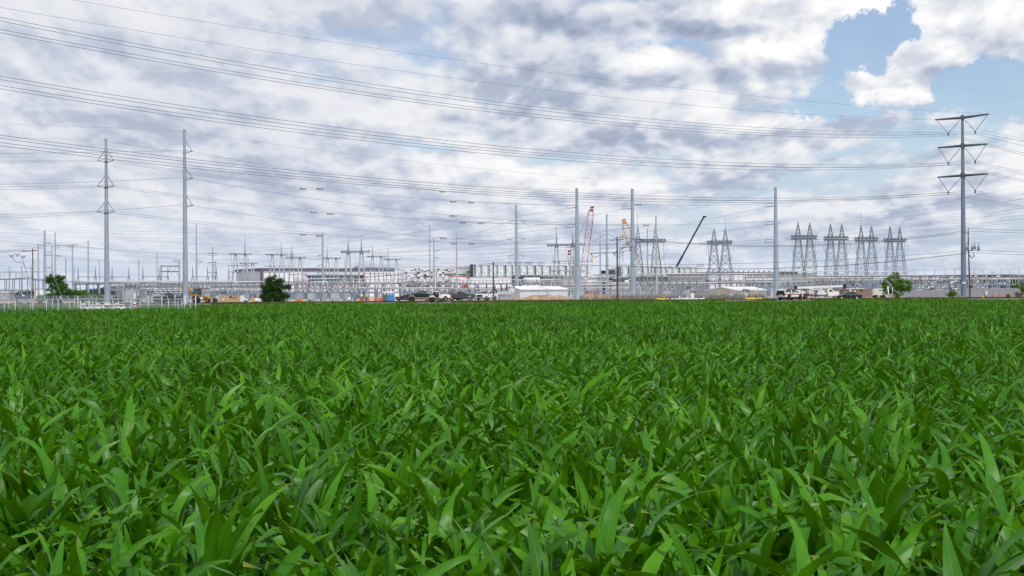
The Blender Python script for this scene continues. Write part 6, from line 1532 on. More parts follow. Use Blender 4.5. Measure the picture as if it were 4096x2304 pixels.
# white and blue pipes and station equipment along the right part of the road
t = thing('pipe_manifold', 'white pipeline with blue valves and a white cabinet, right of the yellow pipe', 'pipe manifold', G(2740, 262)); X = lambda px: (G(px, 262) - G(2740, 262)).x
b = MB(); b.tube([(X(2664), 0, .30), (X(2818), 0, .30)], .17, 10); b.build('main_pipe', m_white, t)
for px in (2684, 2700, 2731, 2745, 2780, 2796, 2815):
    b = MB(); b.tube([(X(px), 0, .3), (X(px), 0, .62)], .1, 8); b.lathe((X(px), 0, .62), [(.2, 0), (.2, .08)], 10); b.tube([(X(px) - .16, 0, .3), (X(px) - .08, 0, .3)], .25, 10); b.build('valve', m_white if px % 4 else MATS['pipe_blue'], t)
b = MB(); b.box((X(2762), -.3, 0), (X(2777), .3, 1.35)); b.build('cabinet', m_white, t); b = MB(); b.box((X(2748), .1, .3), (X(2759), .5, 1.25)); b.build('grey_cabinet', m_cab, t)
b = MB(); b.use(m_white).tube([(X(2719), 0, .3), (X(2719), 0, 1.05)], .12, 8); b.use(MATS['pipe_blue']).box((X(2714), -.15, 1.0), (X(2724), .15, 1.2)); b.build('valve_actuator', None, t)
b = MB(); b.lathe((X(2679), -.1, .3), [(.16, 0), (.16, .35), (.08, .42)], 8); b.build('hydrant', m_red, t)
for x0, x1, lab in ((2622, 2662, 'left of the white pipeline'), (2980, 3026, 'before the beige shed, left longer piece'), (3030, 3050, 'before the beige shed, right shorter piece')):
    p = G((x0 + x1) / 2, 262); w = (G(x1, 262) - G(x0, 262)).x / 2; b = MB(); b.o = p; b.tube([p + Vector((-w, 0, .26)), p + Vector((w, 0, .26))], .20, 12); tag(b.build('yellow_pipe', mat('pipe_yellow', (.75, .52, .06), .5, 0, .08)), 'bright yellow pipe lying along the road, ' + lab, 'pipe', 'yellow pipes along the road')
# solar panels on posts
m_sol = mat('solar_back', (.33, .31, .28), .6, 0, .15, 2)
def solar(label, px, py, Y, w, tilt=-25):
    g = G(px, Y); z = P(px, py, Y).z; t = thing('solar_panel', label, 'solar panel', g, 0, 'solar panels on posts'); b = MB(); b.tube([(0, 0, 0), (0, 0, z)], .05, 8); b.build('post', m_galv, t)
    b = MB(); b.box((-w / 2, -.03, -.35), (w / 2, .03, .35)); o = b.build('panel', m_sol, t); o.location = (0, -.1, z); o.rotation_euler = (R(35), R(tilt) * .3, 0)
    b = MB(); b.bar((0, 0, z - .5), (.1, -.1, z), .05); b.build('bracket', m_galvd, t)
solar('small solar panel on a tall post above the white cabinet', 2754, 1151, 300, .9); solar('wide solar panel on a frame just over the reed fence', 2774, 1168, 300, 1.4); solar('large solar panel tilted toward the field before the beige shed', 2984, 1162, 300, 1.5, 20)
t = thing('signal_post', 'dark green post with a yellow head before the beige shed', 'signal post', G(3024, 290)); b = MB(); b.tube([(0, 0, 0), (0, 0, 1.35)], .09, 8); b.build('post', mat('dark_green', (.03, .07, .05), .6), t); b = MB(); b.cbox((0, 0, 1.5), (.26, .22, .35)); b.build('head', m_yel, t)
for px, lab in ((2924, 'pale grey meter cabinet left of the beige shed corner'), (2986, 'white meter cabinet under the large solar panel')):
    t = thing('meter_cabinet', lab, 'cabinet', G(px, 294)); w = .45 if px < 2950 else .27; b = MB(); b.box((-w, -.3, .15), (w, .3, 1.15)); b.build('shell', m_cab if px < 2950 else m_white, t, .02); b = MB(); b.box((-w * .8, -.32, .25), (w * .8, -.3, 1.05)); b.build('door', m_frame, t)
    b = MB(); b.box((-w * .8, -.2, 0), (w * .8, .2, .15)); b.build('foot', m_black, t)
b = MB(); p = G(2874, 292); b.o = p; b.tube([p, p + Vector((0, 0, 1.05))], .07, 8); tag(b.build('marker_pole', m_white), 'short white round post behind the fence by the beige shed', 'post')
t = thing('tension_post', 'leaning white post with a taut cord beside the leafy tree', 'post', G(3557, 258)); a = P(3551, 1145, 258) - G(3557, 258); b = MB(); b.tube([(0, 0, 0), a], .11, 8); b.build('pole', m_white, t)
b = MB(); b.tube([a, P(3612, 1184, 257) - G(3557, 258)], .025, 5); b.build('cord', m_white, t)
t = thing('marker_post', 'steel post with an orange band in front of the leafy tree', 'marker post', G(3570, 258), 0, 'yellow marker posts'); b = MB(); b.tube([(0, 0, 0), (0, 0, 2.35)], .08, 8); b.build('post', m_galv, t); b = MB(); b.tube([(0, 0, .75), (0, 0, 1.2)], .10, 8); b.build('orange_band', m_yel, t)
t = thing('sign_post', 'thin signpost with a diamond plate in front of the white metal shed', 'sign', G(2049, 266)); b = MB(); b.bar((0, 0, 0), (0, 0, 3.0), .07); b.build('post', m_galvd, t)
b = MB(); b.add([(0, -.05, 2.75), (.62, -.05, 2.15), (0, -.05, 1.5), (-.62, -.05, 2.15), (0, -.02, 2.75), (.62, -.02, 2.15), (0, -.02, 1.5), (-.62, -.02, 2.15)], [(0, 1, 2, 3), (7, 6, 5, 4), (0, 4, 5, 1), (1, 5, 6, 2), (2, 6, 7, 3), (3, 7, 4, 0)]); b.build('sign_back', m_frame, t)
b = MB(); b.cbox((0, -.06, 1.05), (.3, .12, .42)); b.build('yellow_box', m_yel, t)
# yard fences: chain link before the dirt heap, reed screen, slatted wall
FY = 'fences of the substation yard'
chain_fence('yard_fence', 'chain-link yard fence before the dirt heap', G(2000, 286), G(2160, 286), 6, 1.75, (.12, -.1), FY, mesh=False)
chain_fence('yard_fence', 'chain-link yard fence with close tall posts around the thick pole', G(2163, 284), G(2330, 284), 7, 1.95, None, FY, posts=[0, .15, .27, .45, .62, .84, .93, 1])
chain_fence('yard_fence', 'chain-link yard fence right of the thick pole, before dry reeds', G(2332, 284), G(2560, 284), 6, 1.75, None, FY)
chain_fence('yard_fence', 'chain-link yard fence before the reed bed and beige shed', G(2562, 284), G(3030, 284), 9, 1.95, (.1, -.1), FY)
chain_fence('yard_fence', 'tall chain-link gate frame between the beige shed and the white crew pickup', G(3032, 284), G(3130, 284), 4, 2.25, None, FY, mid=.55)
def reed_mat(name, c):
    m = mat(name, c, .95, 0, .35, 1.2, .1, stretch=(3, 1, .15)); return m
m_reed = reed_mat('dry_reed', (.37, .325, .32)); m_slat = mat('grey_slats', (.28, .275, .31), .85, 0, .12, 1.0, .2, stretch=(3, 3, .1))
def screen(name, label, x0, x1, Y, H, m, seed, jag=.12, cat='screen', step=.16):
    a, c = G(x0, Y), G(x1, Y); t = thing(name, label, cat, a, 0, FY); b = MB(); L = (c - a).x; n = int(L / step); q = random.Random(seed)
    for i in range(n): x = L * (i + .5) / n; h = H * (1 - jag * q.random()); b.box((x - step * .46, -.04 * q.random(), 0), (x + step * .46, .05 + .01 * q.random(), h))
    b.build('slats', m, t); b = MB(); b.box((0, .06, H * .82), (L, .12, H * .86)); b.build('rail', m_galvd, t); return t
for x0, x1, lab in ((2330, 2540, 'right of the thick pole'), (2540, 2832, 'left of the beige shed'), (2832, 3062, 'along the beige shed')): screen('reed_screen', 'brownish reed screen fence ' + lab, x0, x1, 298, 1.45, m_reed, x0, .35)
screen('slatted_fence', 'grey slatted yard fence left of the cross-arm pole', 3620, 3842, 300, 1.55, m_slat, 7, .0, 'fence', .3)
screen('slatted_fence', 'tall grey slatted yard fence between the leaning wooden pole and the right edge', 3866, 4100, 300, 1.9, m_slat, 8, .0, 'fence', .3)
b = MB(); p = P(3946, 1175, 299.7); b.o = p; b.use(m_white).box(p + Vector((-.2, 0, -.45)), p + Vector((.2, .08, .5))); b.use(MATS['sticker_blue']).box(p + Vector((-.2, -.01, -.45)), p + Vector((.2, 0, -.15))); b.use(m_red).box(p + Vector((-.15, -.012, .1)), p + Vector((.1, -.001, .2))); tag(b.build('notice_sign', None), 'white, red and blue notice on the grey slatted fence', 'sign')
# dirt heaps
m_dirt = mat('heap_soil', (.33, .225, .135), .95, 0, .35, .8, .15, hue=(.42, .30, .19)); m_rubble = mat('rubble_grey', (.34, .31, .29), .95, 0, .3, 2, .15)
def heap(name, label, px0, px1, Y, peaks, m, seed):
    a, c = G(px0, Y), G(px1, Y); L = (c - a).x; b = MB(a); q = random.Random(seed); nx, ny = 70, 14; W = 5.0; vs = []
    for i in range(nx + 1):
        for j in range(ny + 1):
            u, v = i / nx, j / ny; h = 0
            for (pu, ph, pw) in peaks: h = max(h, ph * math.exp(-((u - pu) / pw) ** 2))
            z = h * math.sin(math.pi * v) ** .8 * min(1, u * 14, (1 - u) * 14) + q.gauss(0, .05) * (h > .15)
            vs.append(a + Vector((L * u, W * v, max(-.02, z))))
    b.add(vs, [(i * (ny + 1) + j, (i + 1) * (ny + 1) + j, (i + 1) * (ny + 1) + j + 1, i * (ny + 1) + j + 1) for i in range(nx) for j in range(ny)]); tag(b.build(name, m), label, 'dirt heap', 'dirt heaps in the yard')
heap('dirt_heap', 'long brown dirt heap in front of the white metal shed', 2058, 2300, 290, ((.15, .55, .2), (.38, 1.15, .26), (.55, 1.2, .24), (.72, 1.05, .22), (.9, .75, .16)), m_dirt, 3)
heap('dirt_heap', 'low pinkish dirt heap behind the reeds right of the thick pole', 2330, 2480, 291, ((.2, 1.25, .2), (.45, 1.1, .2), (.7, 1.0, .2), (.9, .5, .1)), m_dirt, 5)
heap('rubble_heap', 'grey rubble strewn under the black bushings', 1985, 2075, 288, ((.2, .3, .2), (.5, .4, .3), (.8, .5, .2)), m_rubble, 9)
t = thing('rusty_skip', 'row of rusty brown steel boxes before the grey wall, right of the thick pole', 'steel boxes', G(2370, 330))
for x0, x1 in ((2343, 2357), (2362, 2367), (2371, 2380), (2384, 2397)):
    b = MB(); g = G(2370, 330); b.box(((G(x0, 330) - g).x, 0, .9), ((G(x1, 330) - g).x, 1.4, 1.75)); b.build('box', mat('rust_brown', (.25, .085, .035), .85, 0, .3, 2), t)
b = MB(); b.box(((G(2342, 330) - g).x, 0, 0), ((G(2398, 330) - g).x, 1.4, .88)); b.build('plinth', m_bgrey, t)
# ------------------------------------------------------------------ trees and bushes
m_bark = mat('bark', (.09, .065, .045), .9, 0, .3, 3, .2)
def leafmat(name, lo, hi):
    m = bpy.data.materials.new(name); m.use_nodes = True; t = NT(m.node_tree); n = m.node_tree.nodes; b = n['Principled BSDF']
    g = n.new('ShaderNodeNewGeometry'); c = t.ramp(g.outputs['Random Per Island'], [(.0, lo), (1.0, hi)])
    m.node_tree.links.new(c, b.inputs['Base Color']); b.inputs['Roughness'].default_value = .5; b.inputs['Specular IOR Level'].default_value = .3
    tr = n.new('ShaderNodeBsdfTranslucent'); m.node_tree.links.new(c, tr.inputs[0]); mx = n.new('ShaderNodeMixShader'); mx.inputs[0].default_value = .3
    m.node_tree.links.new(b.outputs[0], mx.inputs[1]); m.node_tree.links.new(tr.outputs[0], mx.inputs[2]); m.node_tree.links.new(mx.outputs[0], n['Material Output'].inputs[0]); return m
m_lf1 = leafmat('leaf_dark', (.020, .085, .008), (.10, .23, .022)); m_lf2 = leafmat('leaf_mid', (.05, .15, .008), (.20, .36, .03)); m_lf5 = leafmat('leaf_deep', (.012, .052, .008), (.055, .135, .016)); m_lf3 = leafmat('leaf_yellowish', (.05, .085, .012), (.16, .17, .03))
m_lf4 = leafmat('leaf_dry', (.13, .115, .08), (.28, .24, .17))
def tree(name, label, px, Y, blobs_, lm, n, leaf=.22, seed=1, trunk=.12, z0=0.0, cat='tree', group='trees and bushes along the road'):
    """blobs_: (dx, z, rx, rz) lumps of the crown in metres"""
    q = random.Random(seed); g = G(px, Y, z0); t = thing(name, label, cat, g, 0, group)
    b = MB(); top = max(z for _, z, _, _ in blobs_)
    b.tube([(0, 0, -.1), (q.gauss(0, .05), 0, top * .35), (q.gauss(0, .1), 0, top * .8)], [trunk, trunk * .75, trunk * .3], 7)
    for dx, z, rx, rz in blobs_: b.tube([(0, 0, max(.15, z * .35)), (dx * .5, q.gauss(0, .1), z * .75), (dx, q.gauss(0, .3), z + rz * .4)], [trunk * .5, trunk * .35, trunk * .12], 5)
    b.build('trunk' if cat == 'tree' else 'stem', m_bark, t)
    vs, fs = [], []; wts = [rx * rx * rz for _, _, rx, rz in blobs_]; sub = []
    for (dx, z, rx, rz), w in zip(blobs_, wts):           # clumps of leaves over every lump, with gaps between them
        for _ in range(max(7, int(26 * w / sum(wts) * 2))):
            v = Vector((q.gauss(0, 1), q.gauss(0, 1), q.gauss(0, 1))).normalized() * (q.random() ** .45)
            sub.append((Vector((dx + v.x * rx, v.y * rx * .9, z + v.z * rz)), .22 * (rx + rz) * q.uniform(.6, 1.15)))
    tot = sum(r ** 3 for _, r in sub)
    for c, r in sub:
        for _ in range(max(5, int(n * r ** 3 / tot))):
            v = Vector((q.gauss(0, .55), q.gauss(0, .55), q.gauss(0, .50))) * r; p = c + v
            if p.z < .05: continue
            nrm = (v.normalized() * .6 + Vector((q.gauss(0, .6), q.gauss(0, .6), q.gauss(.5, .6)))).normalized()
            a = nrm.orthogonal().normalized(); a.rotate(Matrix.Rotation(q.uniform(0, 6.28), 3, nrm)); e_ = nrm.cross(a); s = leaf * q.uniform(.6, 1.2); k = len(vs)
            vs += [p - a * s * .5, p + e_ * s * .28 + nrm * s * .06, p + a * s * .5, p - e_ * s * .28 + nrm * s * .06]; fs.append((k, k + 1, k + 2, k + 3))
    b = MB(); b.add(vs, fs); o = b.build('crown' if cat == 'tree' else 'foliage', lm, t); return t
tree('leafy_tree', 'dark leafy tree with a tall narrow crown right of the wooden pole at left', 232, 268, ((-1.2, 5.1, 1.1, .65), (-.4, 4.6, 1.5, 1.0), (.7, 5.0, 1.0, .65), (-.3, 3.4, 1.5, 1.0), (-1.3, 2.9, .9, .7), (.5, 2.6, 1.8, 1.0), (1.9, 2.2, 1.4, .9), (-.8, 1.8, 1.4, 1.0), (.7, 1.2, 1.8, .9), (2.3, 1.3, 1.2, .8), (2.9, 1.7, .9, .7), (-1.7, 1.0, .9, .7), (1.2, 3.4, 1.0, .8)), m_lf1, 19000, .23, 2)
tree('leafy_bush', 'loose low bush at the left foot of the left tree', 172, 266, ((-.3, 1.1, .75, .7), (.5, 1.3, .6, .6), (-.5, .6, .6, .5)), m_lf2, 1300, .2, 3, .05, cat='bush')
tree('leafy_bush', 'bright green bush between the left tree and the tallest left pole', 331, 268, ((-.4, 1.9, .9, .8), (.3, 2.3, .8, .6), (-.6, 1.0, 1.0, .7), (.8, 1.3, .8, .7)), m_lf2, 3000, .22, 4, .07, cat='bush')
tree('leafy_bush', 'wide low bush just left of the tallest left pole', 388, 268, ((-.9, 1.0, .9, .7), (0, 1.3, .9, .7), (.9, 1.1, .9, .6), (1.4, .8, .5, .5)), m_lf2, 3200, .22, 5, .07, cat='bush')
tree('leafy_bush', 'yellowish small bush right of the tallest left pole', 464, 268, ((-.4, .9, .7, .6), (.4, .8, .7, .6), (.0, 1.3, .5, .4)), m_lf3, 1800, .2, 6, .05, cat='bush')
tree('leafy_bush', 'tiny green bush behind the tall white vent pipe', 556, 268, ((0, .9, .5, .6), (.2, 1.3, .3, .4)), m_lf2, 900, .18, 7, .04, cat='bush')
tree('round_bush', 'large round dark green bush standing alone by the road right of the tan container', 1097, 266, ((0, 4.5, 1.3, .8), (-.8, 3.9, 1.4, 1.0), (.8, 3.8, 1.4, 1.0), (-1.5, 2.9, 1.3, 1.1), (.2, 2.8, 1.8, 1.2), (1.6, 2.7, 1.3, 1.1), (-.6, 2.0, 1.9, 1.1), (1.2, 1.9, 1.8, 1.1), (-1.6, 1.2, 1.4, 1.0), (0, 1.1, 2.0, 1.0), (1.7, 1.1, 1.35, 1.0), (-.9, .5, 1.6, .6), (1.0, .5, 1.6, .6)), m_lf5, 30000, .21, 8, .16, cat='tree')
tree('leafy_tree', 'bright green leafy tree right of the lattice towers, behind the leaning white post', 3584, 264, ((-.6, 4.2, .9, .7), (-1.3, 3.5, .9, .7), (.4, 3.9, .7, .6), (-.7, 2.9, 1.3, .9), (1.2, 3.3, .9, .7), (2.0, 2.7, .8, .7), (.7, 2.5, 1.3, .8), (-1.9, 2.3, .8, .6), (-.3, 1.6, 1.2, .9), (1.3, 1.4, 1.1, .8), (.2, .8, .9, .7), (1.9, 1.8, .7, .6), (-2.3, 3.0, .8, .6), (-1.9, 1.5, .8, .7), (2.5, 2.0, .7, .6), (-.2, 4.7, .7, .4), (2.4, 3.2, .6, .4)), m_lf2, 11000, .23, 9)
tree('leafy_bush', 'sparse low shrub left of the foot of the cross-arm pole', 3808, 264, ((0, 1.0, .75, .6), (-.8, 1.0, .5, .45), (.8, .7, .6, .4), (.4, 1.3, .4, .3)), m_lf2, 1100, .22, 10, .04, cat='bush')
tree('leafy_tree', 'leafy sapling cut off by the right edge of the slatted fence', 4088, 266, ((.2, 2.6, .7, .8), (-.5, 2.0, .7, .7), (.7, 1.6, .9, .9), (-.3, 1.0, .8, .6)), m_lf2, 2600, .2, 11, .06)
tree('leafy_bush', 'dry brown shrub under the sapling near the right edge', 4068, 262, ((0, .8, .6, .45), (.5, .6, .6, .4)), m_lf4, 900, .16, 12, .04, cat='bush')
tree('leafy_tree', 'distant dark tree beyond the end of the checkered building', 4054, 520, ((0, 4.0, 1.6, 1.3), (-.8, 2.6, 1.5, 1.2), (.9, 2.7, 1.6, 1.2), (0, 1.4, 1.9, 1.2)), m_lf1, 2200, .4, 13)
tree('leafy_bush', 'small clump of weeds on the verge behind the tan-trimmed pickup', 1762, 256, ((0, .3, .7, .3), (.6, .25, .5, .25)), m_lf3, 700, .16, 14, .03, cat='bush')
tree('leafy_bush', 'green weed tuft by the slatted fence near two barrels', 4032, 268, ((0, .45, .4, .35),), m_lf2, 400, .16, 15, .03, cat='bush')
# dry grass and weeds along the verge and the track, and the far tree line
def tufts(name, label, x0, x1, y0, y1, n, h, lm, seed, mask=None):
    q = random.Random(seed); b = MB(); vs, fs = [], []
    for _ in range(n):
        x, y = q.uniform(x0, x1), q.uniform(y0, y1)
        if mask and not mask(x, y): continue
        a = q.uniform(0, 3.14); c, s = math.cos(a) * .10, math.sin(a) * .10; hh = h * q.uniform(.4, 1.2); k = len(vs); lx, ly = q.gauss(0, .12), q.gauss(0, .12)
        vs += [(x - c, y - s, 0), (x + c, y + s, 0), (x + lx, y + ly, hh)]; fs.append((k, k + 1, k + 2))
    b.add(vs, fs); o = b.build(name, lm); o['kind'] = 'stuff'; o['label'] = label
tufts('verge_grass', 'tufty grass along the edge of the road', -115, 115, 246, 251.8, 16000, .42, m_lf3, 1, lambda x, y: (math.sin(x * .11) + math.sin(x * .043 + 1) + math.sin(x * .6) * .6) > -.4)
tufts('verge_grass', 'dry grass between the road and the railway', -115, 115, 263.5, 268.5, 9000, .45, m_lf4, 2, lambda x, y: (math.sin(x * .17 + 2) + math.sin(x * .05)) > -.2)
tufts('margin_weeds', 'rough weeds and grass along the far margin of the field', -75, 75, 147, 151, 7000, .75, m_lf2, 6, lambda x, y: (math.sin(x * .31) + math.sin(x * .12 + 1) + math.sin(x * .9)) > -.2)
tufts('yard_reeds', 'dry reeds standing in front of the reed screen', 14, 52, 289, 297, 2500, 1.1, m_lf4, 3)
b = MB(); q = random.Random(8); vs, fs = [], []
for i in range(15000):
    x = q.uniform(-900, 900); y = q.uniform(1900, 1960); h = 5 + 3.2 * (math.sin(x * .021) + math.sin(x * .057 + 1) * .7 + math.sin(x * .16) * .4); z = q.uniform(0, 1) * max(2.5, h); s = q.uniform(1.0, 2.6); k = len(vs)
    vs += [(x - s, y, z - s * .4), (x, y, z - s * .8), (x + s, y, z), (x + q.gauss(0, .4), y, z + s * .7)]; fs.append((k, k + 1, k + 2, k + 3))
b.add(vs, fs); o = b.build('far_woods', leafmat('leaf_far', (.045, .075, .07), (.075, .11, .10))); o['kind'] = 'stuff'; o['label'] = 'far line of bluish trees on the skyline'
# ------------------------------------------------------------------ conductors and cables
WIRES = {}
def wire(label, group, a, c, m=None, r=.035, mt=None, name='power_line', n=26, cat='power line'):
    """a sagging line between two points in space; m = (px, py) that it passes through gives the sag"""
    a = P(*a) if not isinstance(a, Vector) else a; c = P(*c) if not isinstance(c, Vector) else c
    sag = .0
    if m is not None:
        lo, hi = 0.0, 1.0
        def proj(p): return CX + F * ((p - Vector((0, 0, CAM_H))).dot(rt)) / ((p - Vector((0, 0, CAM_H))).dot(fw))
        for _ in range(40):
            t_ = (lo + hi) / 2
            if (proj(a.lerp(c, t_)) < m[0]) == (proj(a) < proj(c)): lo = t_
            else: hi = t_
        q = a.lerp(c, t_); sag = (q.z - P(m[0], m[1], q.y).z) / (4 * t_ * (1 - t_))
    pts = [a.lerp(c, i / n) - Vector((0, 0, 4 * sag * (i / n) * (1 - i / n))) for i in range(n + 1)]
    b = MB(); b.o = a.copy(); b.tube(pts, r * .88, 5); o = b.build(name, mt or m_wire); tag(o, label, cat, group); WIRES[label] = pts; return o
DL = 150.0     # the line comes nearer on the left, to a pole outside the frame
XL = -420
def ext(x0, y0, x1, y1): return y0 + (y0 - y1) / (x1 - x0) * (x0 - XL)      # follow the line on past the left edge
g1 = 'main lines to the cross-arm pole'
# shield wires
wire('thin topmost shield wire running to the upper cross-arm end away from the leaning pole', g1, (XL, ext(0, 28, 300, 68) - 18, DL), TIP['R', 'l'], (2048, 343), .02)
wire('thin topmost shield wire running to the tip of the upper cross-arm above the leaning pole', g1, (XL, -125, DL + 8), TIP['R', 'r'], (2048, 270), .02)
for i, (ys, ms, lv) in enumerate((((65, 79.5, 117, 131), (415, 428, 447, 458), 'upper'), ((302, 316, 343, 356), (589, 602, 612, 624), 'middle'), ((535, 548, 567, 581), (756, 766, 774, 782), 'lower'))):
    for k in range(4):
        far_side = 1 if k < 2 else -1; v = VB[i, far_side]; e_ = v + Vector((-.15, 0, .22 if k % 2 == 0 else -.22))
        sl = (.198, .172, .128)[i]
        wire('dark conductor at the %s cross-arm level of the long main line' % lv, g1 + ', %s level' % lv, (XL, ys[k] + sl * XL, DL + (6 if k < 2 else 0)), e_, (2048, ms[k]), .034)
        yo = ((566, 584, 612, 621), (688, 698, 721, 729), (801, 810, 827, 837))[i][k]; x0 = CX + v.x / v.y * F
        wire('dark conductor leaving the %s cross-arm toward the right edge' % lv, 'lines leaving the cross-arm pole, %s level' % lv, e_, (4400, yo + (yo - (525 + 118 * i)) / (4096 - x0) * 304 * .8, 230), (4096, yo), .03)
wire('thin shield wire leaving the tip of the upper cross-arm', 'lines leaving the cross-arm pole, top', TIP['R', 'r'], (4400, 574, 230), (4096, 498), .018)
wire('thin shield wire leaving the back end of the upper cross-arm', 'lines leaving the cross-arm pole, top', TIP['R', 'l'], (4400, 626, 230), (4096, 557), .018)
# lines on the two tall left poles
g2 = 'lines on the two tall left poles'
def tp(key, dz=0.0): t, base, h, r0, r1, Y = POLE[key]; return base + Vector((0, 0, h + dz))
for i, (y0, y1) in enumerate(((644, 651.5), (748, 759), (866, 873))):
    for k, yy in enumerate((y0, y1)):
        wire('line from the %s outer insulator of the tallest left pole to the left edge' % ('top', 'middle', 'bottom')[i], g2 + ', left %d' % i, (XL, yy + 2, 250 - 12 * k), TIP['P1', i, -1] + Vector((0, 0, .15 - .3 * k)), (0, yy), .03)
wire('thin shield wire from the left edge to the top of the tallest left pole', g2, (XL, 545, 240), tp('P1', -.2), (0, 550), .016)
wire('thin shield wire from the left edge to the top of the second tall pole', g2, (XL, 488, 240), tp('P2', -.2), (0, 496), .018)
for i, y0 in enumerate((614, 737, 858)):
    wire('line from the %s insulator of the second tall pole to the left edge' % ('top', 'middle', 'bottom')[i], g2, (XL, y0 + 1, 255), TIP['P2', i, 1] + Vector((-1.6, .3, .2)), (0, y0), .03)
wire('thin shield wire from the second tall pole to the pole right of the yellow boom', g2, tp('P2', -.2), tp('C3', -.3), (2048, 687), .018)
wire('thin shield wire from the tallest left pole to the pole left of the red crane', g2, tp('P1', -.2), tp('C1', -.3), (1448, 699), .015)
wire('thin shield wire from the tallest left pole to the pole by the yellow boom', g2, tp('P1', -.3), tp('C2', -.3), (1448, 705), .015)
DEV = []
def pxy(o_pts, px): pass
MID = (((1500, 776), (1500, 782)), ((1500, 862), (1500, 868)), ((1500, 950), (1500, 957)))
for i in range(3):
    lv = ('upper', 'middle', 'bottom')[i]
    wire('%s conductor from the tallest left pole to the pole left of the red crane' % lv, g2, TIP['P1', i, 1] + Vector((0, 0, -.25)), TIP['C1', i, 'b'], MID[i][1], .03)
    wire('%s conductor from the tallest left pole to the pole by the yellow crane' % lv, g2, TIP['P1', i, 1] + Vector((0, 0, .1)), TIP['C2', i, 'b'], MID[i][0], .03)
    wire('%s conductor from the second tall pole to the pole by the beige shed' % lv, g2, TIP['P2', i, 1], TIP['C3', i, 'b'], ((1770, 764), (1813, 862), (1773, 951))[i], .03)
# counterweight tubes clipped on those conductors
m_dev = mat('tan_tube', (.40, .36, .29), .6, 0, .1)
DV = ((1212, 757), (1279, 756), (1770, 763), (1813, 810), (1885, 810), (1813, 862), (1254, 854), (1321, 855), (1851, 895), (1924, 897), (1773, 951), (1212, 943), (1278, 944), (1815, 978), (1887, 981), (2553, 824), (2584, 906))
DN = ('upper left pair, left one', 'upper left pair, right one', 'alone below the crossing of the upper lines', 'left of the upper right pair', 'right of the upper right pair', 'alone below the upper right pair', 'second left pair, left one', 'second left pair, right one', 'second right pair, left one', 'second right pair, right one', 'alone left of the concrete pole top', 'lowest left pair, left one', 'lowest left pair, right one', 'on the concrete pole top', 'right of the concrete pole top', 'beside the thick pole by the yellow crane', 'above the leftmost lattice tower beam')
def screen_xy(p):
    d = p - Vector((0, 0, CAM_H)); return CX + F * d.dot(rt) / d.dot(fw), CY - F * d.dot(up) / d.dot(fw)
SPK = [k for k in WIRES if 'conductor from the' in k]
for (px, py), nm in zip(DV, DN):
    best = None                                           # hang each on the conductor that passes nearest
    for k in SPK:
        for a, c in zip(WIRES[k], WIRES[k][1:]):
            xa, xc = screen_xy(a)[0], screen_xy(c)[0]
            if xa <= px < xc:
                q = a.lerp(c, (px - xa) / (xc - xa)); e_ = abs(screen_xy(q)[1] - py)
                if best is None or e_ < best[0]: best = (e_, q)
    p = best[1] - Vector((0, 0, .06)); t = thing('line_spacer', 'tan double tube clipped on a conductor, ' + nm, 'line spacer', p, 0, 'double tubes clipped on the conductors')
    w = .62
    b = MB(); b.tube([(-w, 0, .02), (w, 0, -.02)], .07, 6); b.build('upper_tube', m_black, t)
    b = MB(); b.tube([(-w, 0, -.17), (w, 0, -.21)], .065, 6); b.build('lower_tube', m_dev, t)
    for s in (-1, 1): b = MB(); b.bar((s * w, 0, .12), (s * w, 0, -.22), .05); b.build('clamp', m_black, t)
# lines falling from the thick poles to the gantries on the left
g3 = 'lines from the thick poles down to the gantries'
def drop(lab, a, c, m, r=.028): wire(lab, g3, a, c, m, r)
L3 = ('upper', 'middle', 'bottom')
for i, (c, m) in enumerate((((1000, 1009, 410), (1480, 955)), ((1148, 1018, 410), (1800, 958)), ((1200, 1030, 430), (1700, 1005)))): drop(L3[i] + ' line from the thick pole left of the red crane to the gantries', TIP['C1', i], c, m)
for i, (c, m) in enumerate((((1476, 1003, 400), (2050, 918)), ((1478, 1008, 400), (2050, 975)), ((1540, 1026, 430), (2050, 1010)))): drop(L3[i] + ' line from the thick pole by the yellow crane to the gantries', TIP['C2', i], c, m)
for i, (c, m) in enumerate((((2330, 978, 380), (2760, 892)), ((2655, 962, 400), (2830, 935)), ((2927, 966, 400), (2990, 974)))): drop(L3[i] + ' line from the thick pole by the beige shed down to the left', TIP['C3', i], c, m)
for k, key, c in (('left of the red crane', 'C1', (1447, 942, 400)), ('by the yellow crane', 'C2', (2228, 906, 380)), ('by the beige shed', 'C3', (2632, 868, 336))):
    drop('thin shield wire falling left from the thick pole ' + k, tp(key, -.4), c, None, .015)
for i, (py, c, m) in enumerate(((880, (1362, 1032, 430), (1750, 978)), (951, (1600, 1037, 440), (1850, 1000)), (1018, (1601, 1038, 440), (1850, 1038)))):
    drop(L3[i] + ' line from the pole with green insulators to the left gantries', P(2052, py, 420), c, m, .026)
for i, (py, c, m) in enumerate(((880, (2191, 980, 380), None), (951, (2420, 1012, 390), None), (1018, (2210, 1045, 380), None))):
    drop(L3[i] + ' line from the pole with green insulators to the right', P(2086, py, 420), c, m, .024)
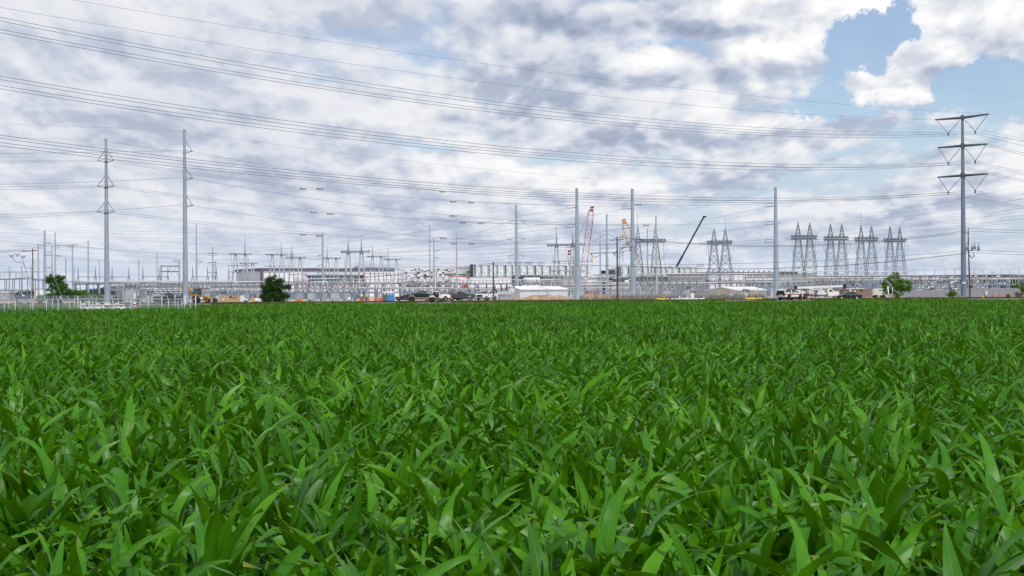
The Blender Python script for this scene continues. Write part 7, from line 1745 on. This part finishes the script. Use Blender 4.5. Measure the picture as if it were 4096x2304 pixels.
# many thin lines over the yard
g4 = 'thin lines over the yard'
YW = [((-60, 915, 300), (1290, 938, 440), (500, 925)), ((-60, 925, 300), (1290, 1000, 440), (600, 965)), ((-60, 958, 330), (1166, 1020, 430), (500, 1000)), ((-60, 968, 330), (1300, 1032, 430), (500, 1022)), ((-60, 1058, 380), (740, 1108, 420), (350, 1085)), ((184, 925, 380), (1290, 934, 440), (640, 938)), ((219, 931, 400), (980, 942, 410), (560, 952)),
      ((-60, 960, 360), (154, 981, 380), None), ((-60, 985, 360), (209, 985, 430), None), ((-60, 1008, 330), (291, 979, 420), None), ((-60, 1034, 330), (184, 1016, 380), None), ((-60, 1054, 380), (291, 1038, 420), None), ((291, 981, 420), (918, 1015, 400), (600, 1012)), ((289, 1035, 420), (720, 1045, 420), (500, 1052)), ((184, 972, 380), (850, 1012, 420), (500, 1005)), ((184, 1020, 380), (850, 1050, 420), (500, 1048)), ((219, 1020, 400), (784, 1045, 400), (500, 1045)), ((219, 980, 400), (784, 1043, 400), (480, 1010)), ((289, 979, 420), (1066, 1018, 410), (700, 1018)),
      ((853, 1013, 420), (1066, 1016, 410), None), ((853, 1050, 420), (1160, 1030, 430), (1000, 1052)), ((853, 990, 420), (1290, 936, 440), None), ((1006, 1016, 400), (1300, 1032, 430), (1150, 1036)), ((1150, 1018, 410), (1470, 1026, 430), (1310, 1040)), ((1222, 1030, 430), (1700, 1052, 430), (1450, 1058)), ((1480, 1006, 400), (2050, 1030, 420), (1760, 1048)), ((1544, 1026, 430), (2060, 1040, 420), (1800, 1040)), ((1604, 1037, 440), (2190, 981, 380), (1850, 1028)), ((1604, 1042, 440), (2190, 1045, 380), (1850, 1055)),
      ((1447, 940, 400), (1718, 903, 430), None), ((1718, 903, 430), (2065, 823, 420), None), ((1126, 968, 410), (1446, 945, 400), None), ((1736, 1000, 430), (2050, 957, 420), None), ((1736, 1028, 430), (2050, 1020, 420), (1890, 1032)), ((2330, 980, 380), (2410, 1012, 390), None), ((2427, 860, 390), (2549, 905, 400), None), ((2632, 866, 336), (2428, 862, 390), None), ((2660, 965, 400), (2832, 968, 400), (2745, 990)), ((2660, 960, 400), (2832, 964, 400), (2745, 975)), ((2602, 985, 400), (2830, 975, 400), (2720, 1003)), ((2627, 905, 400), (2856, 915, 400), (2740, 905)),
      ((2927, 966, 400), (3166, 950, 390), (3050, 985)), ((2927, 972, 400), (3166, 955, 390), (3050, 992)), ((2927, 975, 400), (3166, 957, 390), (3050, 1000)), ((2085, 1020, 420), (2540, 965, 400), (2300, 1012)), ((2085, 955, 420), (2540, 960, 400), (2300, 985))]
for i, (a, c, m) in enumerate(YW):
    wire('thin wire strung across the yard between poles and gantries', g4, a, c, m, .022, n=14)
# fan of lines rising to the right edge
g5 = 'lines fanning up to the right edge'
for (a, c, m) in (((3194, 888, 390), (4200, 722, 300), (3700, 820)), ((3241, 890, 390), (4200, 760, 300), (3700, 838)), ((3324, 894, 405), (4200, 775, 300), (3700, 856)), ((3368, 897, 405), (4200, 800, 310), (3700, 872)), ((3445, 900, 420), (4200, 812, 310), (3700, 880)), ((3487, 902, 420), (4200, 832, 320), (3700, 890)), ((3561, 905, 435), (4200, 850, 320), (3850, 884)), ((3600, 907, 435), (4200, 868, 320), (3850, 892)),
                  ((3266, 948, 390), (4200, 812, 320), (3700, 895)), ((3268, 950, 390), (4200, 826, 320), (3700, 902)), ((3392, 952, 405), (4200, 862, 320), (3750, 914)), ((3394, 954, 405), (4200, 876, 320), (3750, 922)), ((3511, 956, 420), (4200, 898, 330), (3850, 930)), ((3512, 958, 420), (4200, 905, 330), (3850, 938)), ((3640, 965, 435), (4200, 932, 340), (3900, 952)), ((3642, 968, 435), (4200, 942, 340), (3900, 960)), ((3642, 970, 435), (4200, 956, 340), (3900, 970)), ((3642, 972, 435), (4200, 968, 340), (3900, 977))):
    wire('thin line rising from the four lattice towers to the right edge', g5, a, c, m, .020, n=14)
# distribution cables along the road between the wooden poles
g6 = 'dark cables along the road'
def cab(lab, a, c, m, r=.035): wire(lab, g6, a, c, m, r, m_wired)
W1, W2, W3, W4 = (133, 268), (1973, 266), (2472, 266), (3875, 264)
cab('upper dark cable from the plain wooden pole to the dark brown one', (1973, 1052, 266), (2472, 1068, 266), (2230, 1053)); cab('lower dark cable from the plain wooden pole to the dark brown one', (1973, 1059, 266), (2472, 1060, 266), (2230, 1065))
cab('upper dark cable from the bush side to the plain wooden pole', (133, 1118, 268), (1973, 1052, 266), (1000, 1132)); cab('lower dark cable from the bush side to the plain wooden pole', (133, 1121, 268), (1973, 1058, 266), (1100, 1131))
cab('upper dark cable from the dark brown pole to the leaning pole', (2472, 1056, 266), (3875, 1001, 264), (3105, 1050)); cab('lower dark cable from the dark brown pole to the leaning pole', (2472, 1060, 266), (3875, 1009, 264), (3105, 1073)); cab('third dark cable ending on the leaning pole', (2472, 1062, 266), (3875, 1012, 264), (3300, 1066))
cab('upper dark cable from the leaning pole to the right edge', (3875, 1001, 264), (4400, 1018, 262), (4096, 1008)); cab('lower dark cable from the leaning pole to the right edge', (3875, 1009, 264), (4400, 1028, 262), (4096, 1020)); cab('top cable from the leaning pole to the right edge', (3872, 914, 264), (4400, 928, 262), (4096, 922)); cab('second cable from the leaning pole to the right edge', (3872, 924, 264), (4400, 938, 262), (4096, 932))
cab('top cable from the dark brown pole to the leaning pole', (2476, 946, 266), (3868, 921, 264), (3500, 965)); cab('second cable from the dark brown pole to the leaning pole', (2476, 950, 266), (3868, 927, 264), (3500, 970))
cab('upper dark cable from the left edge to the wooden pole with loops', (-200, 1126, 270), (133, 1107, 268), (0, 1119)); cab('lower dark cable from the left edge to the wooden pole with loops', (-200, 1128, 270), (133, 1110, 268), (0, 1119.5))
for yy in (1004, 1007, 1011): cab('cable from the left edge to the cut-out switches of the wooden pole, height %d' % (yy - 1003), (-200, yy + 10, 270), (100 + (yy - 1004) * 3, 998 + (yy - 1004), 268), None, .03)
for o in [o for o in bpy.data.objects if str(o.get('label', '')).startswith('cable from the left edge to the cut-out')]: o['label'] = 'cable from the left edge to the cut-out switches of the wooden pole'; o['group'] = 'cables to the cut-out switches'
